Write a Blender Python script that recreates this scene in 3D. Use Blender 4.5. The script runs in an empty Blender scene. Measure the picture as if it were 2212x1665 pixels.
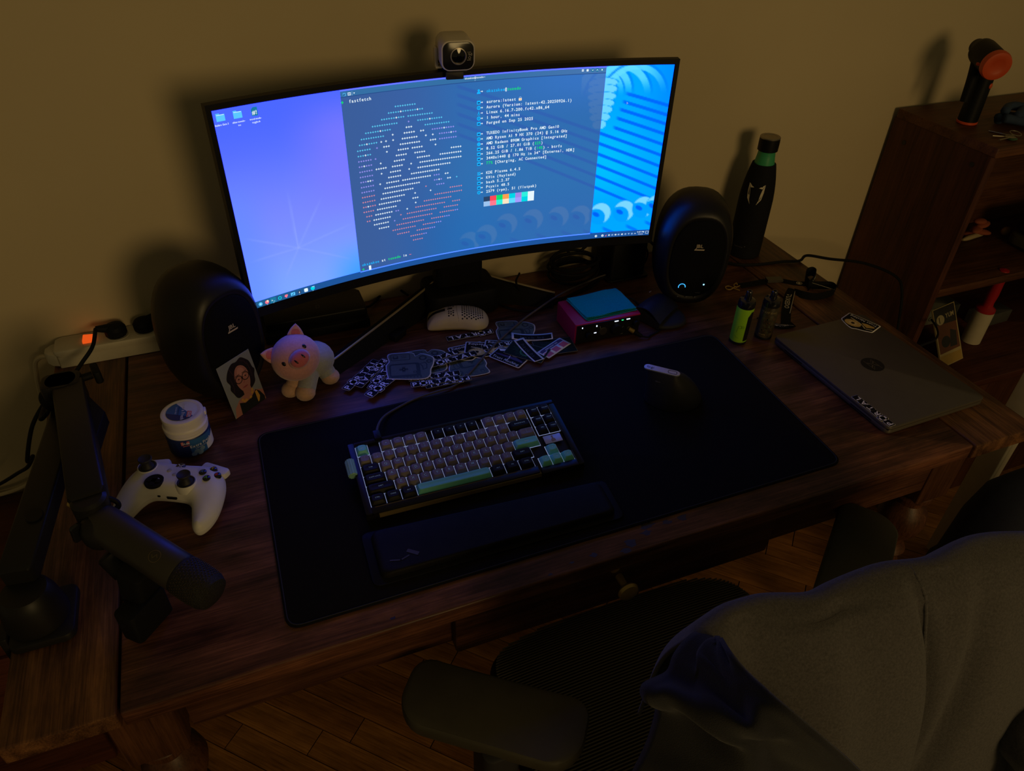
import bpy, bmesh, math, random
import numpy as np
from mathutils import Vector, Matrix
from mathutils.bvhtree import BVHTree
random.seed(7)
SC = bpy.context.scene
COL = SC.collection
PI = math.pi
D = 0.765                      # desk top above the floor; every x, y, z below is measured from the desk's front left corner
# ---------------------------------------------------------------- camera
FPX, W0, H0 = 1594.0, 2212, 1665
CAM = np.array([0.3683, -0.5696, 0.8335])
AX = np.array([0.9302, -0.3663, 0.0232]); AY = np.array([0.2077, 0.5775, 0.7895]); AF = np.array([0.3026, 0.7296, -0.6133])
AX /= np.linalg.norm(AX); AF = AF - AX * (AF @ AX); AF /= np.linalg.norm(AF); AY = np.cross(AF, AX) * -1.0; AY = AY if AY[2] > 0 else -AY
cd = bpy.data.cameras.new('camera'); cam = bpy.data.objects.new('camera', cd); COL.objects.link(cam)
cd.sensor_width = 36; cd.lens = 36 * FPX / W0; cd.clip_start = 0.02
cam.matrix_world = Matrix(((AX[0], AY[0], -AF[0], CAM[0]), (AX[1], AY[1], -AF[1], CAM[1]), (AX[2], AY[2], -AF[2], CAM[2] + D), (0, 0, 0, 1)))
SC.camera = cam
# ---------------------------------------------------------------- view, world, lamp
SC.view_settings.view_transform = 'Standard'; SC.view_settings.look = 'None'
SC.view_settings.exposure = 0.0; SC.view_settings.gamma = 1.0; SC.view_settings.use_curve_mapping = False
wd = bpy.data.worlds.new('world'); SC.world = wd; wd.use_nodes = True
wd.node_tree.nodes['Background'].inputs[0].default_value = (1.0, 0.80, 0.36, 1)
wd.node_tree.nodes['Background'].inputs[1].default_value = 0.058
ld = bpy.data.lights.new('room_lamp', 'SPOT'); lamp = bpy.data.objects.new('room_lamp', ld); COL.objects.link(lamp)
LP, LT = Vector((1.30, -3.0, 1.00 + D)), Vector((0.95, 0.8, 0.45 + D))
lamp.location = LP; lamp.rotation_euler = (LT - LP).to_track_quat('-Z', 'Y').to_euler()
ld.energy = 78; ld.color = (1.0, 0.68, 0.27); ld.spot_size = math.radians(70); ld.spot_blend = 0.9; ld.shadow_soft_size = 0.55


def at(px, py, z=0.0):         # photo pixel -> point at height z over the desk
    d = ((px - W0 / 2) / FPX) * AX - ((py - H0 / 2) / FPX) * AY + AF
    t = (z - CAM[2]) / d[2]
    return CAM + t * d


def aty(px, py, y):
    d = ((px - W0 / 2) / FPX) * AX - ((py - H0 / 2) / FPX) * AY + AF
    t = (y - CAM[1]) / d[1]
    return CAM + t * d


# ---------------------------------------------------------------- materials
def lin(c):
    if isinstance(c, str):
        c = [int(c[i:i + 2], 16) / 255 for i in (0, 2, 4)]
    return tuple(x / 12.92 if x <= 0.04045 else ((x + 0.055) / 1.055) ** 2.4 for x in c[:3])


MATS = {}


def mat(name, c, rough=0.5, metal=0.0, spec=0.5, noise=0.0, nscale=40.0, bump=0.0, bscale=200.0, stretch=(1, 1, 1), emit=0.0, trans=0.0, sheen=0.0, coat=0.0):
    if name in MATS: return MATS[name]
    m = bpy.data.materials.new(name); m.use_nodes = True; nt = m.node_tree; b = nt.nodes['Principled BSDF']
    col = tuple(c) + (1,)
    b.inputs['Base Color'].default_value = col; b.inputs['Roughness'].default_value = rough; b.inputs['Metallic'].default_value = metal
    b.inputs['Specular IOR Level'].default_value = spec
    if trans: b.inputs['Transmission Weight'].default_value = trans
    if sheen: b.inputs['Sheen Weight'].default_value = sheen; b.inputs['Sheen Roughness'].default_value = 0.5
    if coat: b.inputs['Coat Weight'].default_value = coat
    if emit: b.inputs['Emission Color'].default_value = col; b.inputs['Emission Strength'].default_value = emit
    tc = nt.nodes.new('ShaderNodeTexCoord'); mp = nt.nodes.new('ShaderNodeMapping'); mp.inputs['Scale'].default_value = stretch
    nt.links.new(tc.outputs['Object'], mp.inputs['Vector'])
    n1 = nt.nodes.new('ShaderNodeTexNoise'); n1.inputs['Scale'].default_value = nscale; n1.inputs['Detail'].default_value = 5
    nt.links.new(mp.outputs[0], n1.inputs['Vector'])
    if not emit:
        v = max(noise, 0.06)
        mr = nt.nodes.new('ShaderNodeMapRange'); mr.inputs['From Min'].default_value = 0.25; mr.inputs['From Max'].default_value = 0.75
        mr.inputs['To Min'].default_value = 1 - v; mr.inputs['To Max'].default_value = 1 + v
        nt.links.new(n1.outputs['Fac'], mr.inputs['Value'])
        mx = nt.nodes.new('ShaderNodeVectorMath'); mx.operation = 'SCALE'; mx.inputs[0].default_value = col[:3]
        nt.links.new(mr.outputs[0], mx.inputs['Scale']); nt.links.new(mx.outputs[0], b.inputs['Base Color'])
    if bump:
        n2 = nt.nodes.new('ShaderNodeTexNoise'); n2.inputs['Scale'].default_value = bscale; n2.inputs['Detail'].default_value = 4
        nt.links.new(mp.outputs[0], n2.inputs['Vector'])
        bp = nt.nodes.new('ShaderNodeBump'); bp.inputs['Strength'].default_value = bump; bp.inputs['Distance'].default_value = 0.002
        nt.links.new(n2.outputs['Fac'], bp.inputs['Height']); nt.links.new(bp.outputs[0], b.inputs['Normal'])
    MATS[name] = m
    return m


def wood(name, c0, c1, axis=0, rough=0.42, scale=1.0, worn=0.5, spec=0.35):
    """oiled old wood: long streaks along one axis, rings, dark pores and worn patches"""
    if name in MATS: return MATS[name]
    m = bpy.data.materials.new(name); m.use_nodes = True; nt = m.node_tree; N = nt.nodes; Lk = nt.links.new; b = N['Principled BSDF']
    tc = N.new('ShaderNodeTexCoord')

    def noise(sx, sy, sz, sc, det, rg=0.55, dist=0.0):
        mp = N.new('ShaderNodeMapping'); s = [sy, sy, sz]; s[axis] = sx; mp.inputs['Scale'].default_value = s
        Lk(tc.outputs['Object'], mp.inputs['Vector'])
        n = N.new('ShaderNodeTexNoise'); n.inputs['Scale'].default_value = sc; n.inputs['Detail'].default_value = det
        n.inputs['Roughness'].default_value = rg; n.inputs['Distortion'].default_value = dist
        Lk(mp.outputs[0], n.inputs['Vector']); return n
    a = noise(0.9, 14, 14, 2.2 * scale, 8, 0.6, 0.6); f = noise(2.5, 90, 90, 3.0 * scale, 4, 0.7); w = noise(1, 2.2, 2.2, 5.5 * scale, 6, 0.62)
    mth = N.new('ShaderNodeMath'); mth.operation = 'MULTIPLY_ADD'; mth.inputs[1].default_value = 0.55; Lk(a.outputs['Fac'], mth.inputs[0])
    m2 = N.new('ShaderNodeMath'); m2.operation = 'MULTIPLY'; m2.inputs[1].default_value = 0.45; Lk(f.outputs['Fac'], m2.inputs[0]); Lk(m2.outputs[0], mth.inputs[2])
    rp = N.new('ShaderNodeValToRGB'); e = rp.color_ramp.elements
    e[0].position = 0.36; e[0].color = (c0[0] * .45, c0[1] * .45, c0[2] * .45, 1); e[1].position = 0.62; e[1].color = tuple(c1) + (1,)
    k = e.new(0.47); k.color = tuple(c0) + (1,)
    Lk(mth.outputs[0], rp.inputs['Fac'])
    mr = N.new('ShaderNodeMapRange'); mr.inputs['From Min'].default_value = 0.35; mr.inputs['From Max'].default_value = 0.68
    mr.inputs['To Min'].default_value = 1 - worn; mr.inputs['To Max'].default_value = 1 + worn * .6; Lk(w.outputs['Fac'], mr.inputs['Value'])
    vm = N.new('ShaderNodeVectorMath'); vm.operation = 'SCALE'; Lk(rp.outputs['Color'], vm.inputs[0]); Lk(mr.outputs[0], vm.inputs['Scale'])
    Lk(vm.outputs[0], b.inputs['Base Color'])
    r2 = N.new('ShaderNodeMapRange'); r2.inputs['To Min'].default_value = rough - .1; r2.inputs['To Max'].default_value = rough + .22; Lk(w.outputs['Fac'], r2.inputs['Value'])
    Lk(r2.outputs[0], b.inputs['Roughness']); b.inputs['Specular IOR Level'].default_value = spec
    bp = N.new('ShaderNodeBump'); bp.inputs['Strength'].default_value = 0.25; bp.inputs['Distance'].default_value = 0.0015
    Lk(mth.outputs[0], bp.inputs['Height']); Lk(bp.outputs[0], b.inputs['Normal'])
    MATS[name] = m
    return m


def glow(name, c, s=1.0):
    if name in MATS: return MATS[name]
    m = bpy.data.materials.new(name); m.use_nodes = True; nt = m.node_tree; nt.nodes.clear()
    o = nt.nodes.new('ShaderNodeOutputMaterial'); e = nt.nodes.new('ShaderNodeEmission')
    e.inputs[0].default_value = tuple(c) + (1,); e.inputs[1].default_value = s
    nt.links.new(e.outputs[0], o.inputs[0]); MATS[name] = m
    return m


# ---------------------------------------------------------------- geometry
def rr(w, d, r, n=5, cx=0, cy=0):
    """rounded rectangle outline, counter-clockwise"""
    r = min(r, w / 2 - 1e-6, d / 2 - 1e-6); out = []
    for sx, sy, a0 in ((1, 1, 0), (-1, 1, PI / 2), (-1, -1, PI), (1, -1, 1.5 * PI)):
        for i in range(n + 1):
            a = a0 + PI / 2 * i / n
            out.append((cx + sx * (w / 2 - r) + r * math.cos(a), cy + sy * (d / 2 - r) + r * math.sin(a)))
    return out


def circ(r, n=24, cx=0, cy=0, ry=None):
    ry = r if ry is None else ry
    return [(cx + r * math.cos(2 * PI * i / n), cy + ry * math.sin(2 * PI * i / n)) for i in range(n)]


def spline(P, n=8, closed=False):
    P = [np.array(p, float) for p in P]; out = []; N = len(P)
    for i in range(N if closed else N - 1):
        p0 = P[(i - 1) % N] if (closed or i > 0) else 2 * P[0] - P[1]
        p1, p2 = P[i], P[(i + 1) % N]
        p3 = P[(i + 2) % N] if (closed or i + 2 < N) else 2 * P[-1] - P[-2]
        for k in range(n):
            t = k / n
            out.append(0.5 * ((2 * p1) + (-p0 + p2) * t + (2 * p0 - 5 * p1 + 4 * p2 - p3) * t * t + (-p0 + 3 * p1 - 3 * p2 + p3) * t ** 3))
    if not closed: out.append(P[-1])
    return out


class G:
    def __init__(s): s.v = []; s.f = []; s.m = []

    def add(s, vs, fs, m=0):
        o = len(s.v); s.v += [tuple(float(c) for c in p) for p in vs]; s.f += [tuple(i + o for i in f) for f in fs]; s.m += [m] * len(fs); return s

    def loft(s, rings, m=0, cap0=True, cap1=True, closed=True):
        n = len(rings[0]); vs = [p for r in rings for p in r]; fs = []
        for i in range(len(rings) - 1):
            for j in range(n if closed else n - 1):
                k = (j + 1) % n
                fs.append((i * n + j, i * n + k, (i + 1) * n + k, (i + 1) * n + j))
        if closed and cap0: fs.append(tuple(range(n - 1, -1, -1)))
        if closed and cap1: fs.append(tuple((len(rings) - 1) * n + j for j in range(n)))
        return s.add(vs, fs, m)

    def prism(s, poly, z0, z1, m=0, b=0.0):
        c = np.mean(np.array(poly), 0)

        def ins(d):
            o = []
            for x, y in poly:
                v = np.array((x, y)) - c; L = np.linalg.norm(v); o.append(c + v * max(0, (L - d)) / L if L > 0 else c)
            return o
        if b: R = [(b, z0), (0, z0 + b), (0, z1 - b), (b * .3, z1 - b * .3), (b, z1)]
        else: R = [(0, z0), (0, z1)]
        return s.loft([[(p[0], p[1], z) for p in ins(d)] for d, z in R], m)

    def rbox(s, c, sz, r=0.004, b=0.0015, m=0, rot=None, n=4):
        g = G(); g.prism(rr(sz[0], sz[1], r, n), -sz[2] / 2, sz[2] / 2, 0, b)
        return s.put(g, c, rot, m)

    def box(s, c, sz, m=0, rot=None):
        x, y, z = sz[0] / 2, sz[1] / 2, sz[2] / 2; g = G()
        g.add([(-x, -y, -z), (x, -y, -z), (x, y, -z), (-x, y, -z), (-x, -y, z), (x, -y, z), (x, y, z), (-x, y, z)],
              [(3, 2, 1, 0), (4, 5, 6, 7), (0, 1, 5, 4), (1, 2, 6, 5), (2, 3, 7, 6), (3, 0, 4, 7)])
        return s.put(g, c, rot, m)

    def put(s, g, c=(0, 0, 0), rot=None, m=None):
        M = np.array(Matrix(rot).to_3x3()) if rot is not None else np.eye(3)
        V = np.array(g.v) @ M.T + np.array(c, float)
        o = len(s.v); s.v += [tuple(p) for p in V]; s.f += [tuple(i + o for i in f) for f in g.f]
        s.m += (list(g.m) if m is None else [m] * len(g.f)); return s

    def lathe(s, prof, n=32, m=0, c=(0, 0, 0), rot=None):
        g = G(); rings = [[(r * math.cos(2 * PI * j / n), r * math.sin(2 * PI * j / n), z) for j in range(n)] for r, z in prof]
        g.loft(rings, 0, prof[0][0] > 1e-5, prof[-1][0] > 1e-5); return s.put(g, c, rot, m)

    def tube(s, pts, r, n=8, m=0, caps=True, flat=None):
        P = [np.array(p, float) for p in pts]; rings = []; up = np.array((0.13, 0.21, 0.97)); prev = None
        for i, p in enumerate(P):
            t = P[min(i + 1, len(P) - 1)] - P[max(i - 1, 0)]; t = t / (np.linalg.norm(t) + 1e-12)
            u = (up if prev is None else prev); u = u - t * (u @ t); u /= (np.linalg.norm(u) + 1e-12); prev = u; w = np.cross(t, u)
            ri = r[i] if hasattr(r, '__len__') else r
            rings.append([p + (u * math.cos(2 * PI * j / n) * (flat or 1) + w * math.sin(2 * PI * j / n)) * ri for j in range(n)])
        return s.loft(rings, m, caps, caps)

    def cyl(s, p0, p1, r0, r1=None, n=24, m=0, b=0.0):
        r1 = r0 if r1 is None else r1; p0 = np.array(p0, float); p1 = np.array(p1, float); L = np.linalg.norm(p1 - p0)
        q = Vector(p1 - p0).to_track_quat('Z', 'Y').to_matrix()
        pr = [(r0 - b, 0), (r0, b), (r1, L - b), (r1 - b, L)] if b else [(r0, 0), (r1, L)]
        return s.lathe(pr, n, m, p0, q)

    def ell(s, c, r, rot=None, n=24, k=14, m=0, e=1.0):
        pr = [(max(1e-6, math.sin(PI * i / k)), -math.cos(PI * i / k)) for i in range(k + 1)]
        g = G(); rings = [[(rad * math.cos(2 * PI * j / n), rad * math.sin(2 * PI * j / n), z) for j in range(n)] for rad, z in pr]
        g.loft(rings, 0, False, False); g.v = [(p[0] * r[0], p[1] * r[1], p[2] * r[2]) for p in g.v]
        return s.put(g, c, rot, m)

    def pillow(s, outline, skel, lv=9, rim=0.45, pw=2.3, m=0, soft=1.0):
        """rounded solid: outline (x, y) raised towards a skeleton of segments ((x,y,ztop,zbot),(...))"""
        O = [np.array(p, float) for p in outline]; n = len(O); tg = []
        for p in O:
            best = None
            for a, b in skel:
                a = np.array(a, float); b = np.array(b, float); d = b[:2] - a[:2]; L = d @ d
                t = 0 if L < 1e-12 else min(1, max(0, ((p - a[:2]) @ d) / L)); q = a + (b - a) * t; dd = np.linalg.norm(q[:2] - p)
                if best is None or dd < best[0]: best = (dd, q)
            tg.append(best[1])
        up = []; dn = []
        for i in range(lv + 1):
            t = (i / lv) ** 1.35
            h = (1 - (1 - t) ** pw) ** (1 / pw)
            ru = []; rd = []
            for p, q in zip(O, tg):
                x, y = p + (q[:2] - p) * t; zr = q[3] + (q[2] - q[3]) * rim
                ru.append((x, y, zr + (q[2] - zr) * h)); rd.append((x, y, zr + (q[3] - zr) * h))
            up.append(ru); dn.append(rd)
        s.loft(dn[::-1][:-1] + up, m, False, False)
        return s

    def dome(s, outline, top, bot, R=0.02, rim=0.42, pw=2.4, m=0, step=0.0045):
        """rounded solid over an outline: top(x, y) and bot(x, y) heights, edges rounded within R"""
        from mathutils.geometry import delaunay_2d_cdt
        O = np.array(outline, float); n = len(O); P = [tuple(p) for p in O]; E = [(i, (i + 1) % n) for i in range(n)]
        A, B = O, np.roll(O, -1, 0); AB = B - A; LL = (AB ** 2).sum(1) + 1e-15

        def dist(p):
            t = np.clip(((p - A) * AB).sum(1) / LL, 0, 1); return np.sqrt((((A + AB * t[:, None]) - p) ** 2).sum(1).min())
        tg = np.roll(O, -1, 0) - np.roll(O, 1, 0); nr = np.stack([-tg[:, 1], tg[:, 0]], 1); nr /= np.linalg.norm(nr, axis=1, keepdims=True)
        ar = 0.5 * (O[:, 0] * np.roll(O[:, 1], -1) - np.roll(O[:, 0], -1) * O[:, 1]).sum(); nr *= 1 if ar > 0 else -1

        def inside(p):
            x, y = p; c = ((A[:, 1] > y) != (B[:, 1] > y)); xi = A[:, 0] + (y - A[:, 1]) / (B[:, 1] - A[:, 1] + 1e-15) * (B[:, 0] - A[:, 0]); return (c & (x < xi)).sum() % 2 == 1
        for f in (.03, .10, .22, .40, .62, .85):
            for p in O + nr * R * f:
                if inside(p) and dist(p) > R * f * .93: P.append(tuple(p))
        lo, hi = O.min(0), O.max(0)
        for i, y in enumerate(np.arange(lo[1], hi[1], step * .87)):
            for x in np.arange(lo[0] + (step / 2 if i % 2 else 0), hi[0], step):
                p = np.array((x, y))
                if inside(p) and dist(p) > R: P.append((x, y))
        r = delaunay_2d_cdt([Vector(p) for p in P], E, [], 1, 1e-7); vs, fs = r[0], r[2]; Z = []
        for v in vs:
            p = np.array((v.x, v.y)); t = min(1.0, dist(p) / R); h = (1 - (1 - t) ** pw) ** (1 / pw); a, b = top(v.x, v.y), bot(v.x, v.y); zr = b + (a - b) * rim; Z.append((zr + (a - zr) * h, zr + (b - zr) * h))
        k = len(vs); up = [(v.x, v.y, z[0]) for v, z in zip(vs, Z)]; dn = [(v.x, v.y, z[1] - 1e-6) for v, z in zip(vs, Z)]
        F = []
        for f in fs:
            a, b, c = vs[f[0]], vs[f[1]], vs[f[2]]
            F.append(tuple(f) if (b.x - a.x) * (c.y - a.y) - (b.y - a.y) * (c.x - a.x) > 0 else tuple(f[::-1]))
        s.add(up, F, m); s.add(dn, [f[::-1] for f in F], m)
        return s

    def xf(s, loc=(0, 0, 0), rz=0.0, rot=None):
        M = np.array(Matrix.Rotation(rz, 3, 'Z') if rot is None else Matrix(rot).to_3x3())
        s.v = [tuple(p) for p in (np.array(s.v) @ M.T + np.array(loc, float))]; return s

    def mesh(s, name, mats, sharp=38):
        me = bpy.data.meshes.new(name); me.from_pydata(s.v, [], s.f)
        for x in (mats if isinstance(mats, (list, tuple)) else [mats]): me.materials.append(x)
        me.polygons.foreach_set('material_index', s.m); me.polygons.foreach_set('use_smooth', [True] * len(s.f))
        me.update()
        if sharp: me.set_sharp_from_angle(angle=math.radians(sharp))
        return me

    def bvh(s): return BVHTree.FromPolygons(s.v, s.f)


def tag(o, label=None, cat=None, group=None, kind=None):
    if label: o['label'] = label
    if cat: o['category'] = cat
    if group: o['group'] = group
    if kind: o['kind'] = kind
    return o


def thing(name, label, cat, loc=(0, 0, 0), rz=0.0, group=None):
    o = bpy.data.objects.new(name, None); COL.objects.link(o); o.empty_display_size = 0.02
    o.location = (loc[0], loc[1], loc[2] + D); o.rotation_euler = (0, 0, rz)
    return tag(o, label, cat, group)


def part(name, g, mats, root, local=False, label=None, kind=None, sharp=38):
    """one mesh under a thing or a part; world-built shapes are shifted to the root's frame"""
    r = root
    while r.parent: r = r.parent
    if not local:
        L = r.location; g.v = [(p[0] - L.x, p[1] - L.y, p[2] + D - L.z) for p in g.v]
        if abs(r.rotation_euler.z) > 1e-9:
            M = np.array(Matrix.Rotation(-r.rotation_euler.z, 3, 'Z')); g.v = [tuple(p) for p in np.array(g.v) @ M.T]
    o = bpy.data.objects.new(name, g.mesh(name, mats, sharp)); COL.objects.link(o); o.parent = root
    if label: o['label'] = label
    if kind: o['kind'] = kind
    return o


def solo(name, g, mats, label, cat, loc=(0, 0, 0), rz=0.0, group=None, kind=None, sharp=38):
    """a thing that is one mesh, built about its own base"""
    o = bpy.data.objects.new(name, g.mesh(name, mats, sharp)); COL.objects.link(o)
    o.location = (loc[0], loc[1], loc[2] + D); o.rotation_euler = (0, 0, rz)
    return tag(o, label, cat, group, kind)


# ---------------------------------------------------------------- lettering (built-in font, one glyph at a time)
GL = {}


def load_glyphs(chars):
    tmp = []
    for ch in chars:
        for b in (0, 1):
            cu = bpy.data.curves.new('g', 'FONT'); cu.body = ch; cu.size = 1.0; cu.resolution_u = 2; cu.offset = 0.018 * b
            o = bpy.data.objects.new('g', cu); COL.objects.link(o); tmp.append((ch, b, o, cu))
    dg = bpy.context.evaluated_depsgraph_get()
    for ch, b, o, cu in tmp:
        me = o.evaluated_get(dg).to_mesh(); vs = [(v.co.x, v.co.y) for v in me.vertices]; fs = [tuple(p.vertices) for p in me.polygons]
        fs = [f if ((vs[f[1]][0] - vs[f[0]][0]) * (vs[f[2]][1] - vs[f[0]][1]) - (vs[f[1]][1] - vs[f[0]][1]) * (vs[f[2]][0] - vs[f[0]][0])) > 0 else f[::-1] for f in fs]
        xs = [v[0] for v in vs] or [0, .3]; GL[ch, b] = (vs, fs, min(xs), max(xs))
    for ch, b, o, cu in tmp:
        bpy.data.objects.remove(o); bpy.data.curves.remove(cu)


load_glyphs(''.join(chr(i) for i in range(33, 127)))


class Dec:
    """flat print: polygons in a sheet's own x, y, laid on a surface by a map (x, y, lift) -> point"""
    def __init__(s): s.p = []

    def poly(s, pts, m, l=1): s.p.append(([tuple(p) for p in pts], None, m, l)); return s

    def text(s, t, x, y, h, m, l=2, mono=None, bold=0, al='l', rot=0.0, sx=1.0, gap=0.07, it=0.0):
        k = h / 0.715; X = 0.0; parts = []
        for ch in t:
            if ch == ' ':
                X += mono if mono else 0.32 * k * sx; continue
            vs, fs, a, b = GL[ch, bold]
            if mono:
                w = (b - a) * k; q = min(1.0, mono * .92 / w) if w > 0 else 1; ox = X + (mono - w * q) / 2
                parts.append(([(ox + (vx - a) * k * q + vy * k * it, vy * k) for vx, vy in vs], fs)); X += mono
            else:
                parts.append(([(X + (vx - a) * k * sx + vy * k * it, vy * k) for vx, vy in vs], fs)); X += (b - a + gap * 1.3) * k * sx
        off = {'l': 0, 'c': -X / 2, 'r': -X}[al]; c, sn = math.cos(rot), math.sin(rot)
        for vs, fs in parts:
            s.p.append(([(x + (a + off) * c - b * sn, y + (a + off) * sn + b * c) for a, b in vs], fs, m, l))
        return s

    def line(s, pts, w, m, l=1):
        for a, b in zip(pts[:-1], pts[1:]):
            a = np.array(a, float); b = np.array(b, float); d = b - a; L = np.linalg.norm(d)
            if L < 1e-9: continue
            d /= L; n = np.array((-d[1], d[0])) * w / 2; e = d * w * .4
            s.poly([a - e - n, b + e - n, b + e + n, a - e + n], m, l)
        return s

    def ring(s, x, y, r0, r1, m, l=1, a0=0, a1=2 * PI, n=28):
        for i in range(n):
            a = a0 + (a1 - a0) * i / n; b = a0 + (a1 - a0) * (i + 1) / n
            s.poly([(x + r0 * math.cos(a), y + r0 * math.sin(a)), (x + r1 * math.cos(a), y + r1 * math.sin(a)), (x + r1 * math.cos(b), y + r1 * math.sin(b)), (x + r0 * math.cos(b), y + r0 * math.sin(b))], m, l)
        return s

    def into(s, g, fn=None, step=0.00012, flip=False):
        fn = fn or (lambda x, y, z: (x, y, z))
        for pts, fs, m, l in s.p:
            V = [fn(x, y, l * step) for x, y in pts]
            F = fs if fs is not None else [tuple(range(len(pts)))]
            g.add(V, [f[::-1] for f in F] if flip else F, m)
        return g


def on_plane(o, ux, uy, un):
    o, ux, uy, un = [np.array(k, float) for k in (o, ux, uy, un)]
    return lambda x, y, z: o + ux * x + uy * y + un * z
# ================================================================ the setting
M_wall = mat('wall_plaster', (0.60, 0.50, 0.33), 0.9, spec=0.15, noise=0.05, nscale=2.2, bump=0.35, bscale=9)
M_floor = mat('floor_underlay', (0.05, 0.022, 0.008), 0.8)
M_par = [wood('parquet_%d' % i, a, b, 0, 0.4, 1.3, 0.3) for i, (a, b) in enumerate((((.30, .12, .026), (.46, .20, .05)), ((.25, .10, .022), (.40, .17, .042)), ((.33, .14, .03), (.50, .23, .06))))]
M_dwood = wood('dark_veneer', (.075, .022, .011), (.115, .038, .018), 2, 0.45, 1.0, 0.25)
M_dwood_x = wood('dark_veneer_along', (.10, .036, .014), (.16, .062, .024), 0, 0.45, 1.0, 0.25)
M_red = wood('reddish_veneer', (.085, .022, .012), (.12, .036, .018), 0, 0.5, 1.0, 0.3)

g = G().box((1.2, 1.005, 1.3 - D), (6.4, 0.4, 2.6))
wb = solo('wall_back', g, M_wall, 'plain cream plaster wall behind the desk', 'wall', kind='structure')
fl = solo('floor', G().box((1.2, 0.0, -0.03), (6.4, 4.0, 0.04)), M_floor, 'wooden parquet floor under the desk', 'floor', (0, 0, -D), kind='structure')
pm = []
for i in range(3):
    for dlt in (0, 1):
        g = G().box((0, 0, 0), (0.3475, 0.0585, 0.012)); pm.append(g.mesh('plank', M_par[i]))
n = 0
ca, sa = math.cos(-PI / 4), math.sin(-PI / 4)
for r in range(-40, 60):
    for q in range(-9, 12):
        u = q * 0.35 + (r % 3) * 0.118 + (r % 2) * 0.05; v = r * 0.0605
        x, y = u * ca - v * sa, u * sa + v * ca
        if -0.35 < x < 2.75 and -0.42 < y < 0.72 and n < 290:
            px = [(x, y)]
            o = bpy.data.objects.new('plank', pm[random.randrange(6)]); COL.objects.link(o); o.parent = fl
            o.location = (x, y, -0.004 + random.uniform(-.0004, .0004)); o.rotation_euler = (0, 0, -PI / 4); n += 1

# low cabinet left of the desk, against the wall
t = thing('low_cabinet', 'low reddish wooden cabinet in the corner left of the desk', 'cabinet', (-0.55, 0.60, -D))
part('body', G().rbox((-0.55, 0.60, -0.535), (0.95, 0.36, 0.43), 0.004, 0.002), M_red, t)
part('top_board', G().rbox((-0.55, 0.59, -0.306), (0.98, 0.385, 0.026), 0.004, 0.003), M_red, t)
for x in (-0.79, -0.31):
    d = part('door', G().rbox((x, 0.412, -0.535), (0.44, 0.016, 0.40), 0.003, 0.002), M_red, t)
    part('knob', G().ell((x + (.18 if x < -.5 else -.18), 0.392, -0.52), (.013, .013, .013), n=12, k=8), mat('brass', (.45, .30, .09), .35, .55), d)

# bookcase right of the desk
BX, BF = 1.937, 0.513
t = thing('bookcase', 'dark wooden bookcase against the wall right of the desk', 'bookcase', (2.35, 0.66, -D))
part('side_panel', G().box((BX + .010, (BF + .795) / 2, (-D + .262) / 2), (.020, .795 - BF, D + .262)), M_dwood, t)
part('side_panel', G().box((2.79, (BF + .795) / 2, (-D + .262) / 2), (.020, .795 - BF, D + .262)), M_dwood, t)
part('top_board', G().rbox((2.367, (BF + .79) / 2 - .004, .273), (.864, .79 - BF + .012, .022), .003, .002), M_dwood_x, t)
part('back_panel', G().box((2.367, .789, -.25), (.83, .008, 1.02)), M_dwood_x, t)
part('shelf', G().rbox((2.367, .652, -.012 - .08), (.83, .27, .022), .002, .001), M_dwood_x, t)
part('base_top', G().rbox((2.37, .588, -.312), (.83, .40, .022), .003, .002), M_red, t)
part('base_panel', G().box((2.37, .41, -.545), (.83, .018, .44)), M_dwood, t)
for (y, z) in ((.745, .215), (.55, .232)):
    part('dowel_cap', G().cyl((BX - .0012, y, z), (BX + .003, y, z), .0055, n=14), mat('dark_cap', (.012, .010, .008), .5), t)

# white board standing upright in front of the bookcase
t = thing('white_board', 'narrow white-painted board standing upright right of the desk', 'board', (1.995, .215, -D))
part('board', G().rbox((1.982, .225, -.383), (.012, .055, .764), .002, .002, rot=Matrix.Rotation(math.radians(0), 4, 'Z')), mat('white_paint', (.62, .55, .42), .5), t)
part('edge_trim', G().rbox((1.996, .203, -.383), (.020, .014, .764), .002, .002), mat('white_paint', (.62, .55, .42), .5), t)

# ================================================================ desk
WD = ((.100, .036, .020), (.22, .085, .044))
M_desk = wood('desk_wood', WD[0], WD[1], 0, 0.36, 1.6, 0.55, spec=0.42)
M_end = wood('desk_end_wood', (.105, .042, .016), (.23, .10, .038), 1, 0.40, 1.7, 0.5, spec=0.38)
M_leg = wood('desk_leg_wood', (.08, .030, .013), (.14, .055, .024), 2, 0.38, 1.2, 0.3)
M_apr = wood('desk_apron_wood', (.075, .027, .013), (.14, .054, .026), 0, 0.42, 1.5, 0.35)
M_stain = mat('ink_stain', (.012, .008, .008), .45)
M_brass = mat('brass', (.45, .30, .09), .35, .55)
desk = thing('desk', 'old dark reddish-brown wooden desk with worn top and turned legs', 'desk', (.8, .4, -D))
g = G().rbox((.7925, .40, -.015), (1.335, .80, .030), .003, .0035)
rs = random.Random(5)
for (px, py, s) in ((1352, 1190, .006), (1362, 1172, .010), (1395, 1150, .007), (1400, 1135, .008), (1283, 1198, .006), (1235, 1215, .003), (1190, 1240, .003), (1440, 1128, .006), (1472, 1118, .008), (1120, 1270, .002), (850, 1335, .003)):
    c = at(px, py); pts = []
    for k in range(11):
        a = 2 * PI * k / 11; rad = s * rs.uniform(.45, 1.15); pts.append((c[0] + rad * 1.5 * math.cos(a), max(.002, c[1] + rad * .8 * math.sin(a)), .00015))
    g.add(pts, [tuple(range(11))], 1)
part('tabletop_panel', g, [M_desk, M_stain], desk)
part('end_board', G().rbox((.0605, .40, -.015), (.121, .80, .0305), .003, .003), M_end, desk)
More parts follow.
